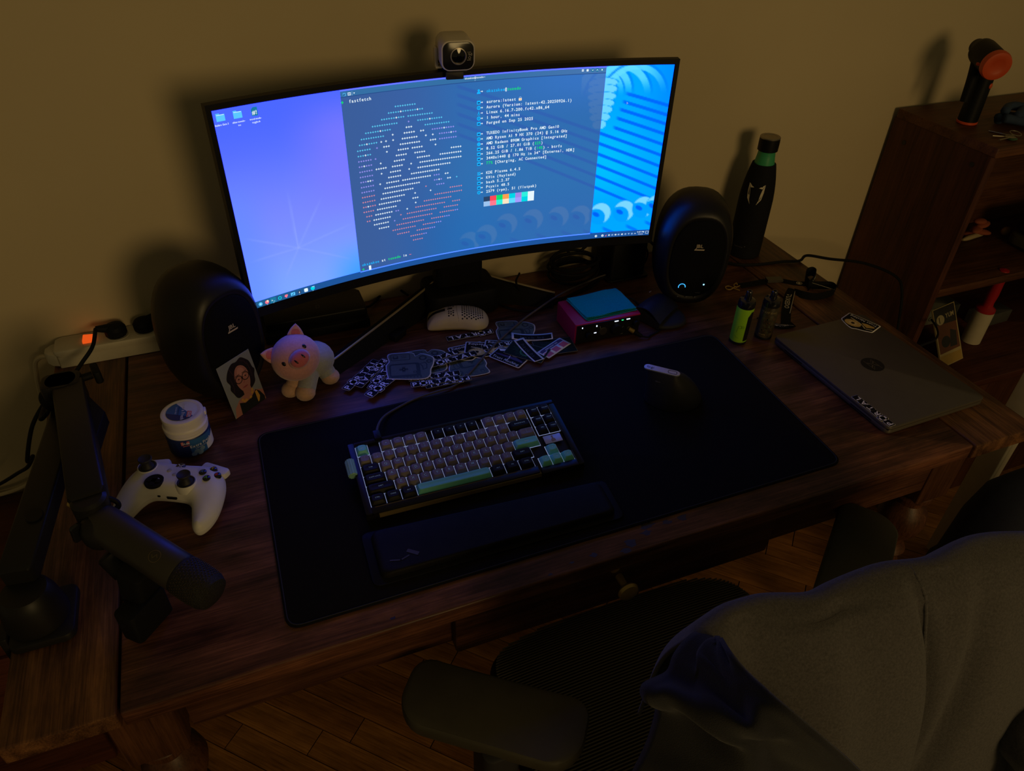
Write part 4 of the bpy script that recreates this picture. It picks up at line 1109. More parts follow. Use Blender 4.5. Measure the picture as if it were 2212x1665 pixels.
# word stickers, right heap
word((905, 783), (983, 761), 'word sticker with only its end showing, under the diagonal one above the grey gadgets')
word((934, 787), (1020, 764), 'word sticker lying uncovered across the landscape and gadget stickers')
word((1009, 817), (928, 833), 'word sticker upside down, one letter showing right of the cable')
word((892, 817), (984, 806), 'upper of the two parallel word stickers right of the grey gadget heap')
word((897, 830), (985, 817), 'lower of the two parallel word stickers right of the grey gadget heap')
# left fan of word stickers
word((752, 836), (808, 783), 'leftmost word sticker of the fan, beside the plush pig')
word((829, 780), (779, 830), 'upside-down word sticker in the fan, second from the plush pig')
word((805, 834), (847, 780), 'word sticker in the fan slanting steeply over the others')
word((802, 850), (872, 796), 'word sticker in the fan nearest the desk mat, its end under the gadget sticker')
O, d = gadget(1.02); c, an = ZG
flat('gadget_sticker', 0, 0, 0, d, GM, 'grey gadget sticker with plus pad, on top beside the fan of word stickers', c, an, 'gadget stickers', outline=O)
# ================================================================ plush pig
M_pk = mat('pink_plush', (.62, .30, .30), .9, sheen=.5, noise=.12, nscale=260, bump=.25, bscale=900); M_pk2 = mat('deep_pink_plush', (.55, .13, .17), .9, sheen=.4, noise=.12, nscale=260, bump=.25, bscale=900)
M_gy = mat('grey_plush', (.36, .37, .38), .9, sheen=.5, noise=.12, nscale=260, bump=.25, bscale=900); M_pe = mat('peach_plush', (.62, .38, .26), .9, sheen=.5, noise=.12, nscale=260, bump=.25, bscale=900)
M_eye = mat('bead_black', (.006, .005, .006), .25)
pig = thing('plush_pig', 'small pink and grey plush pig with tilted head beside the monitor leg', 'plush toy', (.436, .545, 0))
HC = np.array((.4165, .5325, .0765)); tocam = CAM - HC; tocam /= np.linalg.norm(tocam)
fw = tocam + np.array((.06, .0, -.05)); fw /= np.linalg.norm(fw)
sx_ = np.cross(np.array((0, 0, 1.)), fw); sx_ /= np.linalg.norm(sx_); up_ = np.cross(fw, sx_)
ro = math.radians(30); X_ = sx_ * math.cos(ro) + up_ * math.sin(ro); U_ = -sx_ * math.sin(ro) + up_ * math.cos(ro)
RH_ = Matrix((X_, U_, fw)).transposed()          # columns: right (image right), up, forward
hp = lambda x, y, z: HC + X_ * x + U_ * y + fw * z
# body: one continuous trunk with four legs
BC = np.array((.449, .562, .045))
g = G().ell(BC, (.036, .034, .033), n=24, k=14)
part('body', g, M_gy, pig, sharp=0)
feet = [((.4025, .5305), M_pe, .0155), ((.4235, .5140), M_gy, .0165), ((.4685, .5440), M_gy, .0160), ((.470, .585), M_gy, .0160)]
for (x, y), mm_, r in feet:
    tp = BC + np.array(((x - BC[0]) * .45, (y - BC[1]) * .45, -.008)); bt_ = np.array((x, y, r))
    pts = spline([tp, tp * .55 + bt_ * .45 + np.array((0, 0, .002)), bt_], 6)
    part('leg', G().tube(pts, [r * (1.06 - .10 * i / 12) for i in range(13)], 16, caps=True).ell(tuple(bt_ + (0, 0, 0)), (r * .98, r * .98, r * .9), n=16, k=10), mm_, pig, sharp=0)
    ft = G(); q = np.array((x, y, 0)) + np.array(((x - BC[0]) * .10, (y - BC[1]) * .10, 0)); ft.ell((q[0], q[1], r * .86 + .0008), (r * 1.06, r * 1.06, r * .86), n=18, k=10)
    part('foot', ft, M_pe, pig, label='peach-coloured foot', sharp=0)
hd = G().ell((0, 0, 0), (.0425, .0405, .039), n=30, k=18); hd.v = [tuple(p) for p in hd.v]
head = part('head', G().put(hd, HC, RH_), M_pk, pig, sharp=0, label='round pink head')
for s in (-1, 1):
    e = G()
    e.loft([[(x * k, y * k + (1 - k) * .004, z + .05 * (y * k) ** 1) for x, y in spline([(-.013, -.010), (.013, -.010), (.010, .004), (.0015, .0145), (-.0015, .0145), (-.010, .004)], 4, True)] for k, z in ((.05, -.0034), (.7, -.0030), (.95, -.0018), (1, 0), (.95, .0018), (.7, .0030), (.05, .0034))])
    part('ear', G().put(e, hp(s * .0295, .0325, .004), RH_ @ Matrix.Rotation(s * -.72, 3, 'Z') @ Matrix.Rotation(.30, 3, 'X')), M_pk, pig, sharp=0)
    part('ear_lining', G().put(G().ell((0, 0, .0026), (.0080, .0085, .0016), n=16, k=8), hp(s * .0295, .0325, .004), RH_ @ Matrix.Rotation(s * -.72, 3, 'Z') @ Matrix.Rotation(.30, 3, 'X')), M_pk2, pig, sharp=0)
    part('eye', G().put(G().ell((0, 0, 0), (.0035, .0042, .0020), n=12, k=8), hp(s * .0225, .0065, .0322), RH_ @ Matrix.Rotation(s * .55, 3, 'Y')), M_eye, pig, sharp=0)
part('snout', G().put(G().ell((0, 0, 0), (.0195, .0155, .013), n=24, k=12), hp(.0015, -.004, .0365), RH_), M_pk, pig, sharp=0)
sp = part('snout_tip', G().put(G().ell((0, 0, 0), (.0165, .0128, .0065), n=24, k=12), hp(.0020, -.004, .0465), RH_), M_pk2, pig, sharp=0, label='deep pink snout')
for s in (-1, 1): part('nostril', G().put(G().ell((0, 0, 0), (.0016, .0046, .0012), n=10, k=6), hp(.0018 + s * .0075, -.003, .0521), RH_ @ Matrix.Rotation(s * .16, 3, 'Y') @ Matrix.Rotation(.15, 3, 'Z')), M_eye, sp, sharp=0)

# ================================================================ jar of chewing gum
jx, jy = .2265, .4515
jar = thing('gum_jar', 'small white-lidded jar with blue label in front of the left speaker', 'jar', (jx, jy, 0))
M_jw = mat('white_jar_plastic', (.74, .70, .66), .35); M_jb = mat('label_navy', (.015, .03, .13), .4); M_jl = mat('label_blue', (.03, .13, .36), .4)
part('body', G().lathe([(.029, .0004), (.0325, .003), (.0335, .010), (.0335, .036), (.0325, .043)], 40, 0, (jx, jy, 0)), M_jw, jar)
part('label_band', G().lathe([(.0337, .004), (.0340, .0045), (.0340, .0385), (.0337, .039)], 48, 0, (jx, jy, 0)), M_jb, jar, label='dark blue printed label')
lid = part('lid', G().lathe([(.0325, .0425), (.0342, .0445), (.0342, .0515), (.0325, .0535), (.0318, .0550), (.0322, .0575), (.0318, .0605), (.0322, .0640), (.0325, .0680), (.0318, .0715), (.0275, .0727), (.0262, .0722), (.0255, .0721), (.0001, .0721)], 44, 0, (jx, jy, 0)), M_jw, jar, label='white flip-top lid')
part('thumb_tab', G().rbox((jx + .0315, jy + .006, .0595), (.006, .013, .008), .002, .0015), M_jw, lid)
JM = [M_jb, M_jl, mat('print_pale', (.70, .72, .78), .45), mat('print_coral', (.70, .18, .16), .45), mat('print_ice', (.22, .36, .46), .45)]
aj = math.atan2(CAM[1] - jy, CAM[0] - jx)
def onj(s, z, l): a = aj + s / .034; return (jx + (.0341 + l) * math.cos(a), jy + (.0341 + l) * math.sin(a), z)
d = Dec()
for i in range(12):
    x0 = -.004 + i * .0035; d.poly([(x0, .006), (x0 + .0035, .006), (x0 + .0035, .038 - .0002 * i), (x0, .038 - .0002 * i)], 1, 1)
for i in range(6): d.poly([(.022 + i * .004, .006), (.026 + i * .004, .006), (.026 + i * .004, .020 + i * .002), (.022 + i * .004, .018 + i * .002)], 2, 2)
d.poly([(-.016, .029), (-.003, .031), (-.003, .037), (-.016, .036)], 3, 3); d.text('GUM', -.0145, .0312, .0036, 2, 4, bold=1); d.poly([(-.014, .0265), (-.004, .0280), (-.004, .0292), (-.014, .0280)], 3, 3)
d.text('Extra Fresh', -.004, .0222, .0052, 2, 5, bold=1, sx=.95); d.text('CHEWING GUM', .003, .0185, .0019, 2, 5)
for x, y in ((-.001, .009), (.004, .013), (.009, .008), (.013, .014)): d.poly(circ(.0045, 9, x, y, .004), 4, 3)
for i in range(8): d.poly([(-.034, .010 + i * .0030), (-.021, .010 + i * .0030), (-.021, .0106 + i * .0030), (-.034, .0106 + i * .0030)], 1, 2)
part('label_print', d.into(G(), onj), JM, jar, kind='stuff', sharp=0)
d = Dec(); d.poly(circ(.0235, 36), 1, 1); d.poly([(.0235 * math.cos(a), .0235 * math.sin(a)) for a in np.linspace(.9, 3.6, 18)], 2, 2)
d.poly([(.0235 * math.cos(a), .0235 * math.sin(a)) for a in np.linspace(-1.5, .75, 16)], 0, 3)
d.poly([(.001, .009), (.017, .009), (.016, .016), (.003, .016)], 3, 4); d.text('GUM', .0045, .0105, .0042, 2, 5, bold=1); d.text('Extra Fresh', -.0185, .0005, .0056, 2, 5, bold=1, sx=.98); d.text('CHEWING GUM', -.013, -.0055, .0024, 0, 5); d.text('SUGAR FREE', -.011, -.0095, .0022, 2, 5)
cr, sr = math.cos(-1.72), math.sin(-1.72)
part('lid_print', d.into(G(), lambda x, y, z: (jx + x * cr - y * sr, jy + x * sr + y * cr, .0723 + z)), JM, lid, kind='stuff', sharp=0, label='blue round label')

# ================================================================ portrait photo leaning on the left speaker
pb, pr_ = np.array((.2990, .4938, .0006)), np.array((.3541, .5359, .0006)); ux = (pr_ - pb) / np.linalg.norm(pr_ - pb); nn_ = np.array((-ux[1], ux[0], 0)); pw, ph = .0693, .1015
uy = nn_ * .17 + np.array((0, 0, .985)); uy /= np.linalg.norm(uy); un = np.cross(ux, uy)
FM = [mat('photo_paper', (.60, .58, .55), .35), mat('photo_backdrop', (.22, .24, .23), .4), mat('photo_hair', (.012, .009, .012), .4), mat('photo_skin', (.40, .17, .12), .4), mat('photo_blouse', (.012, .014, .012), .4), mat('photo_gold', (.55, .30, .05), .4), mat('photo_lips', (.30, .06, .06), .4), mat('photo_hair_shine', (.045, .022, .03), .4), mat('photo_skin_light', (.50, .23, .16), .4)]
d = Dec(); q = lambda P: [(x * pw, y * ph) for x, y in P]
d.poly(q([(0, 0), (1, 0), (1, 1), (0, 1)]), 1, 1)
d.poly(q([(.02, .0), (.10, .17), (.26, .26), (.40, .30), (.62, .30), (.80, .27), (1., .20), (1., 0)]), 3, 2)
d.poly(q([(.22, 0), (.25, .22), (.42, .16), (.60, .18), (.80, .27), (.90, .20), (.99, .06), (.97, 0)]), 4, 3)
d.poly(q([(.76, .24), (.82, .25), (.86, .12), (.80, .04), (.76, .03)]), 5, 4)
hair = [(.30, .88), (.42, .93), (.55, .92), (.70, .95), (.82, .88), (.90, .80), (.93, .68), (.97, .62), (.91, .52), (.88, .42), (.78, .36), (.70, .34), (.36, .30), (.25, .33), (.20, .42), (.15, .52), (.19, .60), (.14, .70), (.20, .80)]
d.poly([tuple(p) for p in spline(q(hair), 3, True)], 2, 4)
d.poly(q([(.46, .22), (.46, .40), (.70, .40), (.70, .24), (.60, .18)]), 3, 5)
face = [(.54, .84), (.68, .80), (.76, .70), (.77, .56), (.73, .44), (.64, .35), (.56, .33), (.46, .38), (.38, .50), (.36, .64), (.42, .78)]
d.poly([tuple(p) for p in spline(q(face), 3, True)], 3, 6)
d.poly([tuple(p) for p in spline(q([(.56, .80), (.66, .76), (.68, .66), (.58, .62), (.48, .68), (.48, .76)]), 3, True)], 8, 7)
for cx in (.455, .665):
    d.ring(cx * pw, .605 * ph, .0062, .0076, 2, 9, n=16); d.poly(circ(.0018, 8, cx * pw, .61 * ph, .0012), 2, 9); d.line(q([(cx - .07, .685), (cx + .06, .69)]), .0010, 2, 8)
d.line(q([(.53, .61), (.59, .61)]), .0011, 2, 9); d.line(q([(.57, .60), (.585, .52), (.555, .505)]), .0009, 6, 8)
d.poly([tuple(p) for p in spline(q([(.48, .43), (.56, .445), (.65, .435), (.57, .415)]), 3, True)], 6, 8)
for pts in (((.30, .86), (.36, .72), (.33, .60)), ((.24, .70), (.26, .54), (.22, .44)), ((.82, .80), (.85, .66), (.83, .52)), ((.66, .90), (.76, .86), (.80, .78))): d.line(q(pts), .0012, 7, 8)
for cx, cy in ((.36, .24), (.46, .20), (.60, .20), (.68, .26), (.71, .31), (.40, .20)): d.poly([(cx * pw + (.0036 if k % 2 else .0018) * math.cos(k * PI / 5), cy * ph + (.0036 if k % 2 else .0018) * math.sin(k * PI / 5)) for k in range(10)], 5, 8)
g = G(); f = on_plane(pb, ux, uy, un); V = [f(x, y, z) for z in (-.0003, 0) for x, y in ((0, 0), (pw, 0), (pw, ph), (0, ph))]
g.add(V, [(3, 2, 1, 0), (4, 5, 6, 7), (0, 1, 5, 4), (1, 2, 6, 5), (2, 3, 7, 6), (3, 0, 4, 7)], 0); d.into(g, f, step=.00005)
g.v = [tuple(np.array(p) - np.array((.3266, .515, 0))) for p in g.v]
solo('portrait_photo', g, FM, 'small portrait print of a woman with glasses leaning on the left speaker', 'photo', (.3266, .515, 0), sharp=0)

# ================================================================ game controller
M_cw = mat('white_controller', (.66, .65, .64), .5)
Oh = [(0, .040), (.030, .0415), (.048, .0385), (.062, .030), (.0715, .012), (.0765, -.012), (.0770, -.036), (.0715, -.058), (.0625, -.068), (.0525, -.064), (.0450, -.048), (.0370, -.030), (.0270, -.0225), (.012, -.0215)]
O = Oh + [(-x, y) for x, y in Oh[::-1][:-1]] ; O = [(x, y) for x, y in O]
O = [tuple(p) for p in spline(Oh + [(0, -.0215)] + [(-x, y) for x, y in Oh[:0:-1]], 4, True)][::-1]
sk = [((-.046, .010, .0490, .012), (.046, .010, .0490, .012)), ((.046, .010, .0520, .012), (.0615, -.050, .0350, .0015)), ((-.046, .010, .0520, .012), (-.0615, -.050, .0350, .0015)), ((-.03, .0, .052, .016), (.03, .0, .052, .016))]
def idw(sk_, k):
    pts = []
    for a, b in sk_:
        for t in np.linspace(0, 1, 7): q = np.array(a, float) * (1 - t) + np.array(b, float) * t; pts.append((q[0], q[1], q[k]))
    pts = np.array(pts)
    def f(x, y): w = 1 / (((pts[:, 0] - x) ** 2 + (pts[:, 1] - y) ** 2) + 2e-4) ** 2; return float((w * pts[:, 2]).sum() / w.sum())
    return f
ctl = G().dome(O, idw(sk, 2), idw(sk, 3), .021, .45, 2.3)
cb = ctl.bvh(); CX, CY, CRZ = .2035, .3235, math.radians(-27)
con = thing('game_controller', 'white game controller with black sticks lying near the microphone', 'controller', (CX, CY, 0), CRZ)
part('shell', ctl, M_cw, con, local=True, sharp=0)
def top(x, y):
    h = cb.ray_cast(Vector((x, y, .2)), Vector((0, 0, -1)))
    return h[0] if h[0] is not None else Vector((x, y, .04))
for x, y, hh in ((-.0475, .0205, .017), (.0235, -.0045, .017)):
    z = top(x, y).z; g = G().lathe([(.0128, z - .004), (.0128, z + .0012), (.0118, z + .0020), (.0112, z + .0012), (.0095, z + .001), (.0070, z + .004), (.0060, z + hh - .006), (.0092, z + hh - .004), (.0098, z + hh - .001), (.0090, z + hh), (.0070, z + hh - .0012), (.0001, z + hh - .0022)], 28, 0, (x, y, 0))
    g2 = part('thumb_stick', g, mat('black_rubber', (.012, .012, .014), .6), con, local=True, label='black thumb stick')
    part('stick_collar', G().lathe([(.0165, z - .010), (.0150, z - .001), (.0135, z + .0015), (.0126, z + .0008)], 28, 0, (x, y, 0)), M_cw, con, local=True)
z = top(-.0235, -.0075).z
part('direction_pad', G().lathe([(.0135, z - .003), (.0138, z + .0008), (.0125, z + .0016), (.006, z + .0006), (.0001, z + .0004)], 30, 0, (-.0235, -.0075, 0)).box((-.0235, -.0075, z + .0014), (.020, .0066, .002)).box((-.0235, -.0075, z + .0014), (.0066, .020, .002)), M_blk_m, con, local=True, label='black direction pad')
for x, y, ch, cc in ((.0490, .0075, 'A', (.10, .45, .05)), (.0600, .0180, 'B', (.60, .03, .03)), (.0385, .0185, 'X', (.03, .16, .45)), (.0495, .0290, 'Y', (.55, .42, .04))):
    z = top(x, y).z; b_ = part('face_button', G().lathe([(.0056, z - .003), (.0056, z + .0010), (.0044, z + .0021), (.0001, z + .0026)], 20, 0, (x, y, 0)), mat('gloss_black', (.012, .012, .014), .2), con, local=True, label='black button lettered ' + ch)
    d = Dec(); d.text(ch, x, y - .0026, .0052, 0, al='c', bold=1); part('button_letter', d.into(G(), lambda a, b, l: (a, b, z + .0027 + l)), mat('button_' + ch, cc, .4), b_, local=True, sharp=0)
for x, y in ((-.0115, .0165), (.0115, .0165), (0, .0085)):
    z = top(x, y).z; part('menu_button', G().lathe([(.0034, z - .002), (.0034, z + .0006), (.0026, z + .0010), (.0001, z + .0010)], 16, 0, (x, y, 0)), mat('grey_button', (.42, .41, .40), .5), con, local=True)
z = top(0, .0275).z
g = G().lathe([(.0072, z - .003), (.0072, z + .0004), (.0001, z + .0006)], 24, 0, (0, .0275, 0)); d = Dec()
d.line([(-.0042, .0312), (.0042, .0238)], .0014, 1, 1); d.line([(.0042, .0312), (-.0042, .0238)], .0014, 1, 1); d.into(g, lambda a, b, l: (a, b, z + .0008 + l))
part('home_button', g, [mat('home_black', (.02, .02, .022), .35), M_cw], con, local=True, label='dark round button with pale cross', sharp=0)
part('port', G().rbox((.006, -.0212, .0335), (.015, .004, .0035), .001, .0005).rbox((-.0135, -.0208, .0345), (.004, .004, .0025), .001, .0005), M_blk_m, con, local=True)
for s in (-1, 1): part('bumper', G().rbox((s * .047, .0365, .036), (.045, .016, .012), .005, .003, rot=Matrix.Rotation(s * -.25, 3, 'Z')), M_cw, con, local=True)

# ================================================================ microphone on its boom arm
M_arm = mat('boom_black', (.012, .011, .0105), .45, spec=.3); M_mic = mat('mic_grey', (.040, .035, .028), .42, .2, spec=.4)
arm = thing('boom_arm', 'black low boom arm clamped at the left desk edge', 'boom arm', (.03, .17, 0))
part('clamp', G().rbox((.038, .165, .007), (.074, .085, .0136), .012, .003).rbox((.026, .165, -.045), (.03, .05, .02), .004, .002).rbox((-.006, .165, -.02), (.010, .05, .07), .003, .002), M_arm, arm)
part('base_hub', G().lathe([(.036, .013), (.037, .020), (.033, .050), (.029, .062), (.026, .066), (.0001, .066)], 32, 0, (.032, .165, 0)), M_arm, arm)
def sqarm(p0, p1, w, h, bev=.004):
    p0, p1 = np.array(p0, float), np.array(p1, float); d_ = p1 - p0; L = np.linalg.norm(d_); d_ /= L; s_ = np.cross(d_, (0, 0, 1.)); s_ /= np.linalg.norm(s_); u_ = np.cross(s_, d_)
    R = []
    for t in (0, .02, .98, 1): k = .8 if t in (0, 1) else 1; R.append([p0 + d_ * L * t + s_ * x * k + u_ * y * k for x, y in rr(w, h, bev, 3)])
    return G().loft(R)
ELB = (.074, .492, .0)
part('lower_arm', sqarm((.028, .178, .076), (.066, .495, .082), .040, .030), M_arm, arm)
part('upper_arm', sqarm((.080, .500, .122), (.126, .212, .140), .043, .034), M_arm, arm)
part('elbow', G().cyl((.072, .500, .060), (.072, .500, .141), .024, n=28, b=.003).rbox((.072, .500, .128), (.055, .04, .026), .010, .004), M_arm, arm)
part('tension_knob', G().cyl((.098, .512, .128), (.112, .516, .128), .006, n=14).rbox((.118, .518, .128), (.011, .034, .022), .004, .003, rot=Matrix.Rotation(.25, 3, 'Z')), M_blk_m, arm)
part('cable_hook', G().cyl((.040, .502, .104), (.062, .500, .112), .017, .019, n=22, b=.003), M_blk_m, arm)
wp = np.array((.106, .365, .128)); part('gusset', G().prism([(.098, .485), (.133, .415), (.120, .335), (.100, .34)], .104, .128, 0, .002), M_blk_m, arm)
part('cable_hole', G().lathe([(.0001, 0), (.010, 0), (.011, .0008), (.010, .0016), (.0001, .0016)], 20, 0, (.045, .262, .0945)), M_blk, arm)
part('swivel', G().cyl((.126, .212, .105), (.126, .212, .150), .021, n=24, b=.004).ell((.130, .190, .112), (.022, .026, .026), n=20, k=12).cyl((.132, .175, .085), (.150, .160, .060), .017, .019, n=20, b=.003), M_arm, arm)
part('mic_clip', G().put(G().rbox((0, 0, 0), (.036, .046, .062), .008, .004), (.168, .128, .071), Matrix.Rotation(-.75, 3, 'Z') @ Matrix.Rotation(.2, 3, 'Y')).put(G().rbox((0, 0, 0), (.030, .058, .050), .006, .003), (.160, .112, .030), Matrix.Rotation(-.75, 3, 'Z')), M_blk_m, arm)
a0, a1 = at(196, 1112, .122), at(462, 1284, .088); ax = (a1 - a0) / np.linalg.norm(a1 - a0); L_ = np.linalg.norm(a1 - a0); qm = Vector(ax).to_track_quat('Z', 'Y').to_matrix()
mic = thing('microphone', 'dark grey handheld-style microphone held by the boom arm', 'microphone', tuple((a0 + a1) / 2))
part('body', G().lathe([(.010, 0), (.017, .004), (.0225, .018), (.0238, .035), (.0240, L_ * .55), (.0240, L_ - .052), (.0228, L_ - .050)], 36, 0, tuple(a0), qm), M_mic, mic)
part('grille', G().lathe([(.0228, L_ - .0505), (.0246, L_ - .048), (.0246, L_ - .020), (.0235, L_ - .008), (.0205, L_ - .001), (.0150, L_ + .002), (.0001, L_ + .003)], 36, 0, tuple(a0), qm), mat('mic_grille', (.030, .028, .026), .5, .5, noise=.8, nscale=900, bump=1.0, bscale=900), mic)
gg = G(); Rm = np.array(qm)
for k in range(11):
    for j in range(34):
        a = 2 * PI * (j + .5 * (k % 2)) / 34; zz = L_ - .044 + k * .0034; r = .0247 if zz < L_ - .020 else .0247 - (zz - L_ + .020) * .09
        c = a0 + Rm @ np.array((r * math.cos(a), r * math.sin(a), zz)); gg.put(G().ell((0, 0, 0), (.0009, .0009, .0009), n=5, k=4), c)
part('grille_bead', gg, mat('grille_metal', (.16, .13, .09), .35, .9), mic, kind='stuff')
part('tail_plug', G().cyl(a0 - ax * .020, a0 + ax * .002, .0075, .009, n=18, b=.001).cyl(a0 - ax * .030 + np.array((-.004, .002, .002)), a0 - ax * .018, .0055, n=16, b=.001), M_brass, mic, label='brass coloured connector')
un_ = (CAM - a0) - ax * ((CAM - a0) @ ax); un_ /= np.linalg.norm(un_); vn_ = np.cross(ax, un_)
d = Dec(); d.ring(0, 0, .0068, .0078, 0, n=22); d.line([(-.004, 0), (-.001, .003), (.001, -.003), (.004, 0)], .0010, 0)
def onm(x, y, l): a = y / .0242; return a0 + ax * (L_ * .60 + x) + (un_ * math.cos(a) + vn_ * math.sin(a)) * (.0242 + l)
part('emblem', d.into(G(), onm), mat('emblem_metal', (.14, .11, .07), .4, .6), mic, kind='stuff', sharp=0, label='small round emblem')
part('status_panel', G().put(G().rbox((0, 0, 0), (.014, .030, .006), .004, .002), a0 + ax * .006 + np.array((-.020, -.016, -.004)), qm), mat('gloss_black', (.012, .012, .014), .2), mic)
g = G().tube(spline([at(150, 1082, .135), at(175, 1068, .145), at(212, 1072, .140), at(246, 1080, .125), at(256, 1092, .118), at(240, 1105, .118), at(205, 1108, .124), tuple(a0 - ax * .02)], 8), .0035, 8)
solo('microphone_cable', g, M_blk_m, 'black cable looping from the boom arm into the microphone', 'cable')

# ================================================================ power strip, plugs and its cables
ps = thing('power_strip', 'white power strip with glowing switch along the back left desk edge', 'power strip', (.16, .776, 0))
M_ps = mat('white_strip_plastic', (.58, .53, .42), .45)
g = G().loft([[(x, y, z) for x, y in (O_)] for O_, z in ((rr(.330, .0460, .004, 3, .176, .775), .0006), (rr(.330, .0460, .006, 3, .176, .775), .024))], 0)
part('body', g, M_ps, ps)
part('top_cover', G().prism(rr(.338, .0520, .010, 4, .177, .775), .0245, .0375, 0, .004), M_ps, ps)
part('end_cap', G().prism([(.012, .752), (.012, .798), (.000, .793), (-.009, .783), (-.009, .768), (.000, .757)][::-1], .004, .030, 0, .002), M_ps, ps)
part('switch', G().rbox((.068, .775, .0385), (.020, .024, .008), .002, .0015, rot=Matrix.Rotation(.12, 3, 'Y')), glow('neon_orange', (1.0, .11, .012), .75), ps, label='glowing orange rocker switch')
for x in (.118, .166, .214, .262):
    part('socket', G().lathe([(.0205, .0373), (.0205, .0380), (.0185, .0380), (.0180, .0366), (.0001, .0366)], 28, 0, (x, .775, 0)), M_ps, ps)
for x, y, lb, dx, dy in ((.116, .776, 'black angled plug in the power strip, next to the glowing switch', -.030, -.006), (.166, .778, 'black angled plug in the power strip, beside the left speaker', .026, .010)):
    pl = thing('power_plug', lb, 'plug', (x, y, .038), 0, 'plugs in the power strip')
    part('body', G().lathe([(.0175, .0382), (.0195, .042), (.0195, .052), (.016, .058), (.010, .061), (.0001, .0615)], 14, 0, (x, y, 0)), M_blk_m, pl, sharp=25)
    part('strain_relief', G().cyl((x, y, .052), (x + dx, y + dy, .060), .0105, .0055, n=12), M_blk_m, pl)
g = G().tube(spline([(.086, .770, .060), at(200, 748, .058), at(176, 785, .040), at(158, 812, .030), at(140, 838, .050), at(128, 862, .06), at(112, 880, .062), at(88, 905, .05), (.004, .630, .02), (-.030, .62, -.02), (-.047, .58, -.06), at(71, 985, -.10), at(60, 1008, -.14), at(38, 1022, -.18), at(2, 1044, -.22), at(-60, 1075, -.26)], 8), .0036, 8)
solo('black_power_cable', g, M_blk_m, 'black power cable from the strip past the boom elbow and off the left edge', 'cable')
g = G().tube(spline([(.186, .787, .060), (.215, .792, .066), (.25, .79, .05), (.30, .785, .02), (.36, .78, .006)], 8), .0036, 8)
solo('speaker_power_cable', g, M_blk_m, 'black cable from the second plug running behind the left speaker', 'cable')
g = G().tube(spline([(-.006, .776, .016), (-.020, .778, .016), (-.034, .782, .0), (-.045, .784, -.05), (-.052, .786, -.10), (-.060, .788, -.17), (-.085, .786, -.24), (-.15, .780, -.280), (-.24, .775, -.286)], 8), .0042, 8)
solo('white_power_cable', g, mat('beige_cable', (.50, .42, .28), .5), 'white cable hanging down the wall from the power strip', 'cable')
# ================================================================ pale honeycomb mouse
hx, hy, ha = .748, .648, math.radians(163 - 90)       # local +y is the nose
Oh = [(0, .0615), (.016, .0610), (.0265, .0575), (.0295, .040), (.0285, .015), (.0290, -.010), (.0320, -.030), (.0300, -.048), (.0200, -.060), (0, -.0645)]
O = [tuple(p) for p in spline(Oh + [(-x, y) for x, y in Oh[-2:0:-1]], 6, True)][::-1]
def hmt(x, y): t = (y + .0645) / .126; return .0215 + .019 * math.sin(PI * min(1, max(0, (1 - t) * .94 + .0)) ** .9) ** 1.0 - 6.0 * x * x * (1 if y < .02 else .5)
hm = G().dome(O, hmt, lambda x, y: .0012, .0200, .32, 2.2)
hb = hm.bvh(); M_hm = mat('pale_mouse_plastic', (.56, .46, .27), .5)
hmo = thing('honeycomb_mouse', 'pale cream mouse with honeycomb holes behind the stickers', 'mouse', (hx, hy, 0), ha)
part('shell', hm, M_hm, hmo, local=True, sharp=0)
def hit(b, x, y):
    h = b.ray_cast(Vector((x, y, .3)), Vector((0, 0, -1))); return (np.array(h[0]), np.array(h[1])) if h[0] is not None else None
M_hole = mat('hole_dark', (.010, .008, .006), .7)
holes = []
for r in range(-14, 16):
    for c in range(-7, 8):
        x = c * .0052 + (.0026 if r % 2 else 0); y = -.006 + r * .0045
        back = y < -.006 and abs(x) < .0235 - max(0, (-y - .040)) * .6 and y > -.052; frontl = .003 < y < .017 and .006 < abs(x) < .020
        if back or frontl:
            h = hit(hb, x, y)
            if h is not None and (h[1] if h[1][2] > 0 else -h[1])[2] > .35: holes.append((h[0], h[1] if h[1][2] > 0 else -h[1]))
hm_ = G().lathe([(.0019, .00010), (.0016, .00018), (.0001, -.0001)], 6).mesh('hole', M_hole, 0)
for p, n_ in holes[:290]:
    o = bpy.data.objects.new('hole', hm_); COL.objects.link(o); o.parent = hmo
    o.matrix_local = Matrix.Translation(Vector(p)) @ Vector(n_).to_track_quat('Z', 'Y').to_matrix().to_4x4()
g = G().cyl((-.0035, .036, .0185), (.0035, .036, .0185), .0098, n=24, b=.001); part('scroll_wheel', g, M_blk_m, hmo, local=True)
def strip_on(b, pts, w, dz=.0003, n=6):
    P = spline([(x, y, 0) for x, y in pts], n); g = G(); L = []
    for i, p in enumerate(P):
        t = P[min(i + 1, len(P) - 1)] - P[max(0, i - 1)]; t /= np.linalg.norm(t); s = np.array((-t[1], t[0])) * w / 2
        row = []
        for k in (-1, 1):
            h = hit(b, p[0] + s[0] * k, p[1] + s[1] * k); row.append((p[0] + s[0] * k, p[1] + s[1] * k, (h[0][2] if h is not None else .01) + dz))
        L.append(row)
    return g.loft(L, 0, closed=False)
part('wheel_slot', strip_on(hb, [(0, .060), (0, .048), (0, .036), (0, .024)], .0092), M_hole, hmo, local=True, sharp=0)
part('mode_button', G().rbox((0, .0145, hit(hb, 0, .0145)[0][2] + .0002), (.003, .0105, .002), .0012, .0006, rot=Matrix.Rotation(-.3, 3, 'X')), M_blk_m, hmo, local=True)
part('seam', strip_on(hb, [(-.026, -.003), (-.012, .000), (0, .001), (.012, .000), (.026, -.003)], .0006, .0002), mat('seam_brown', (.12, .09, .04), .6), hmo, local=True, sharp=0)
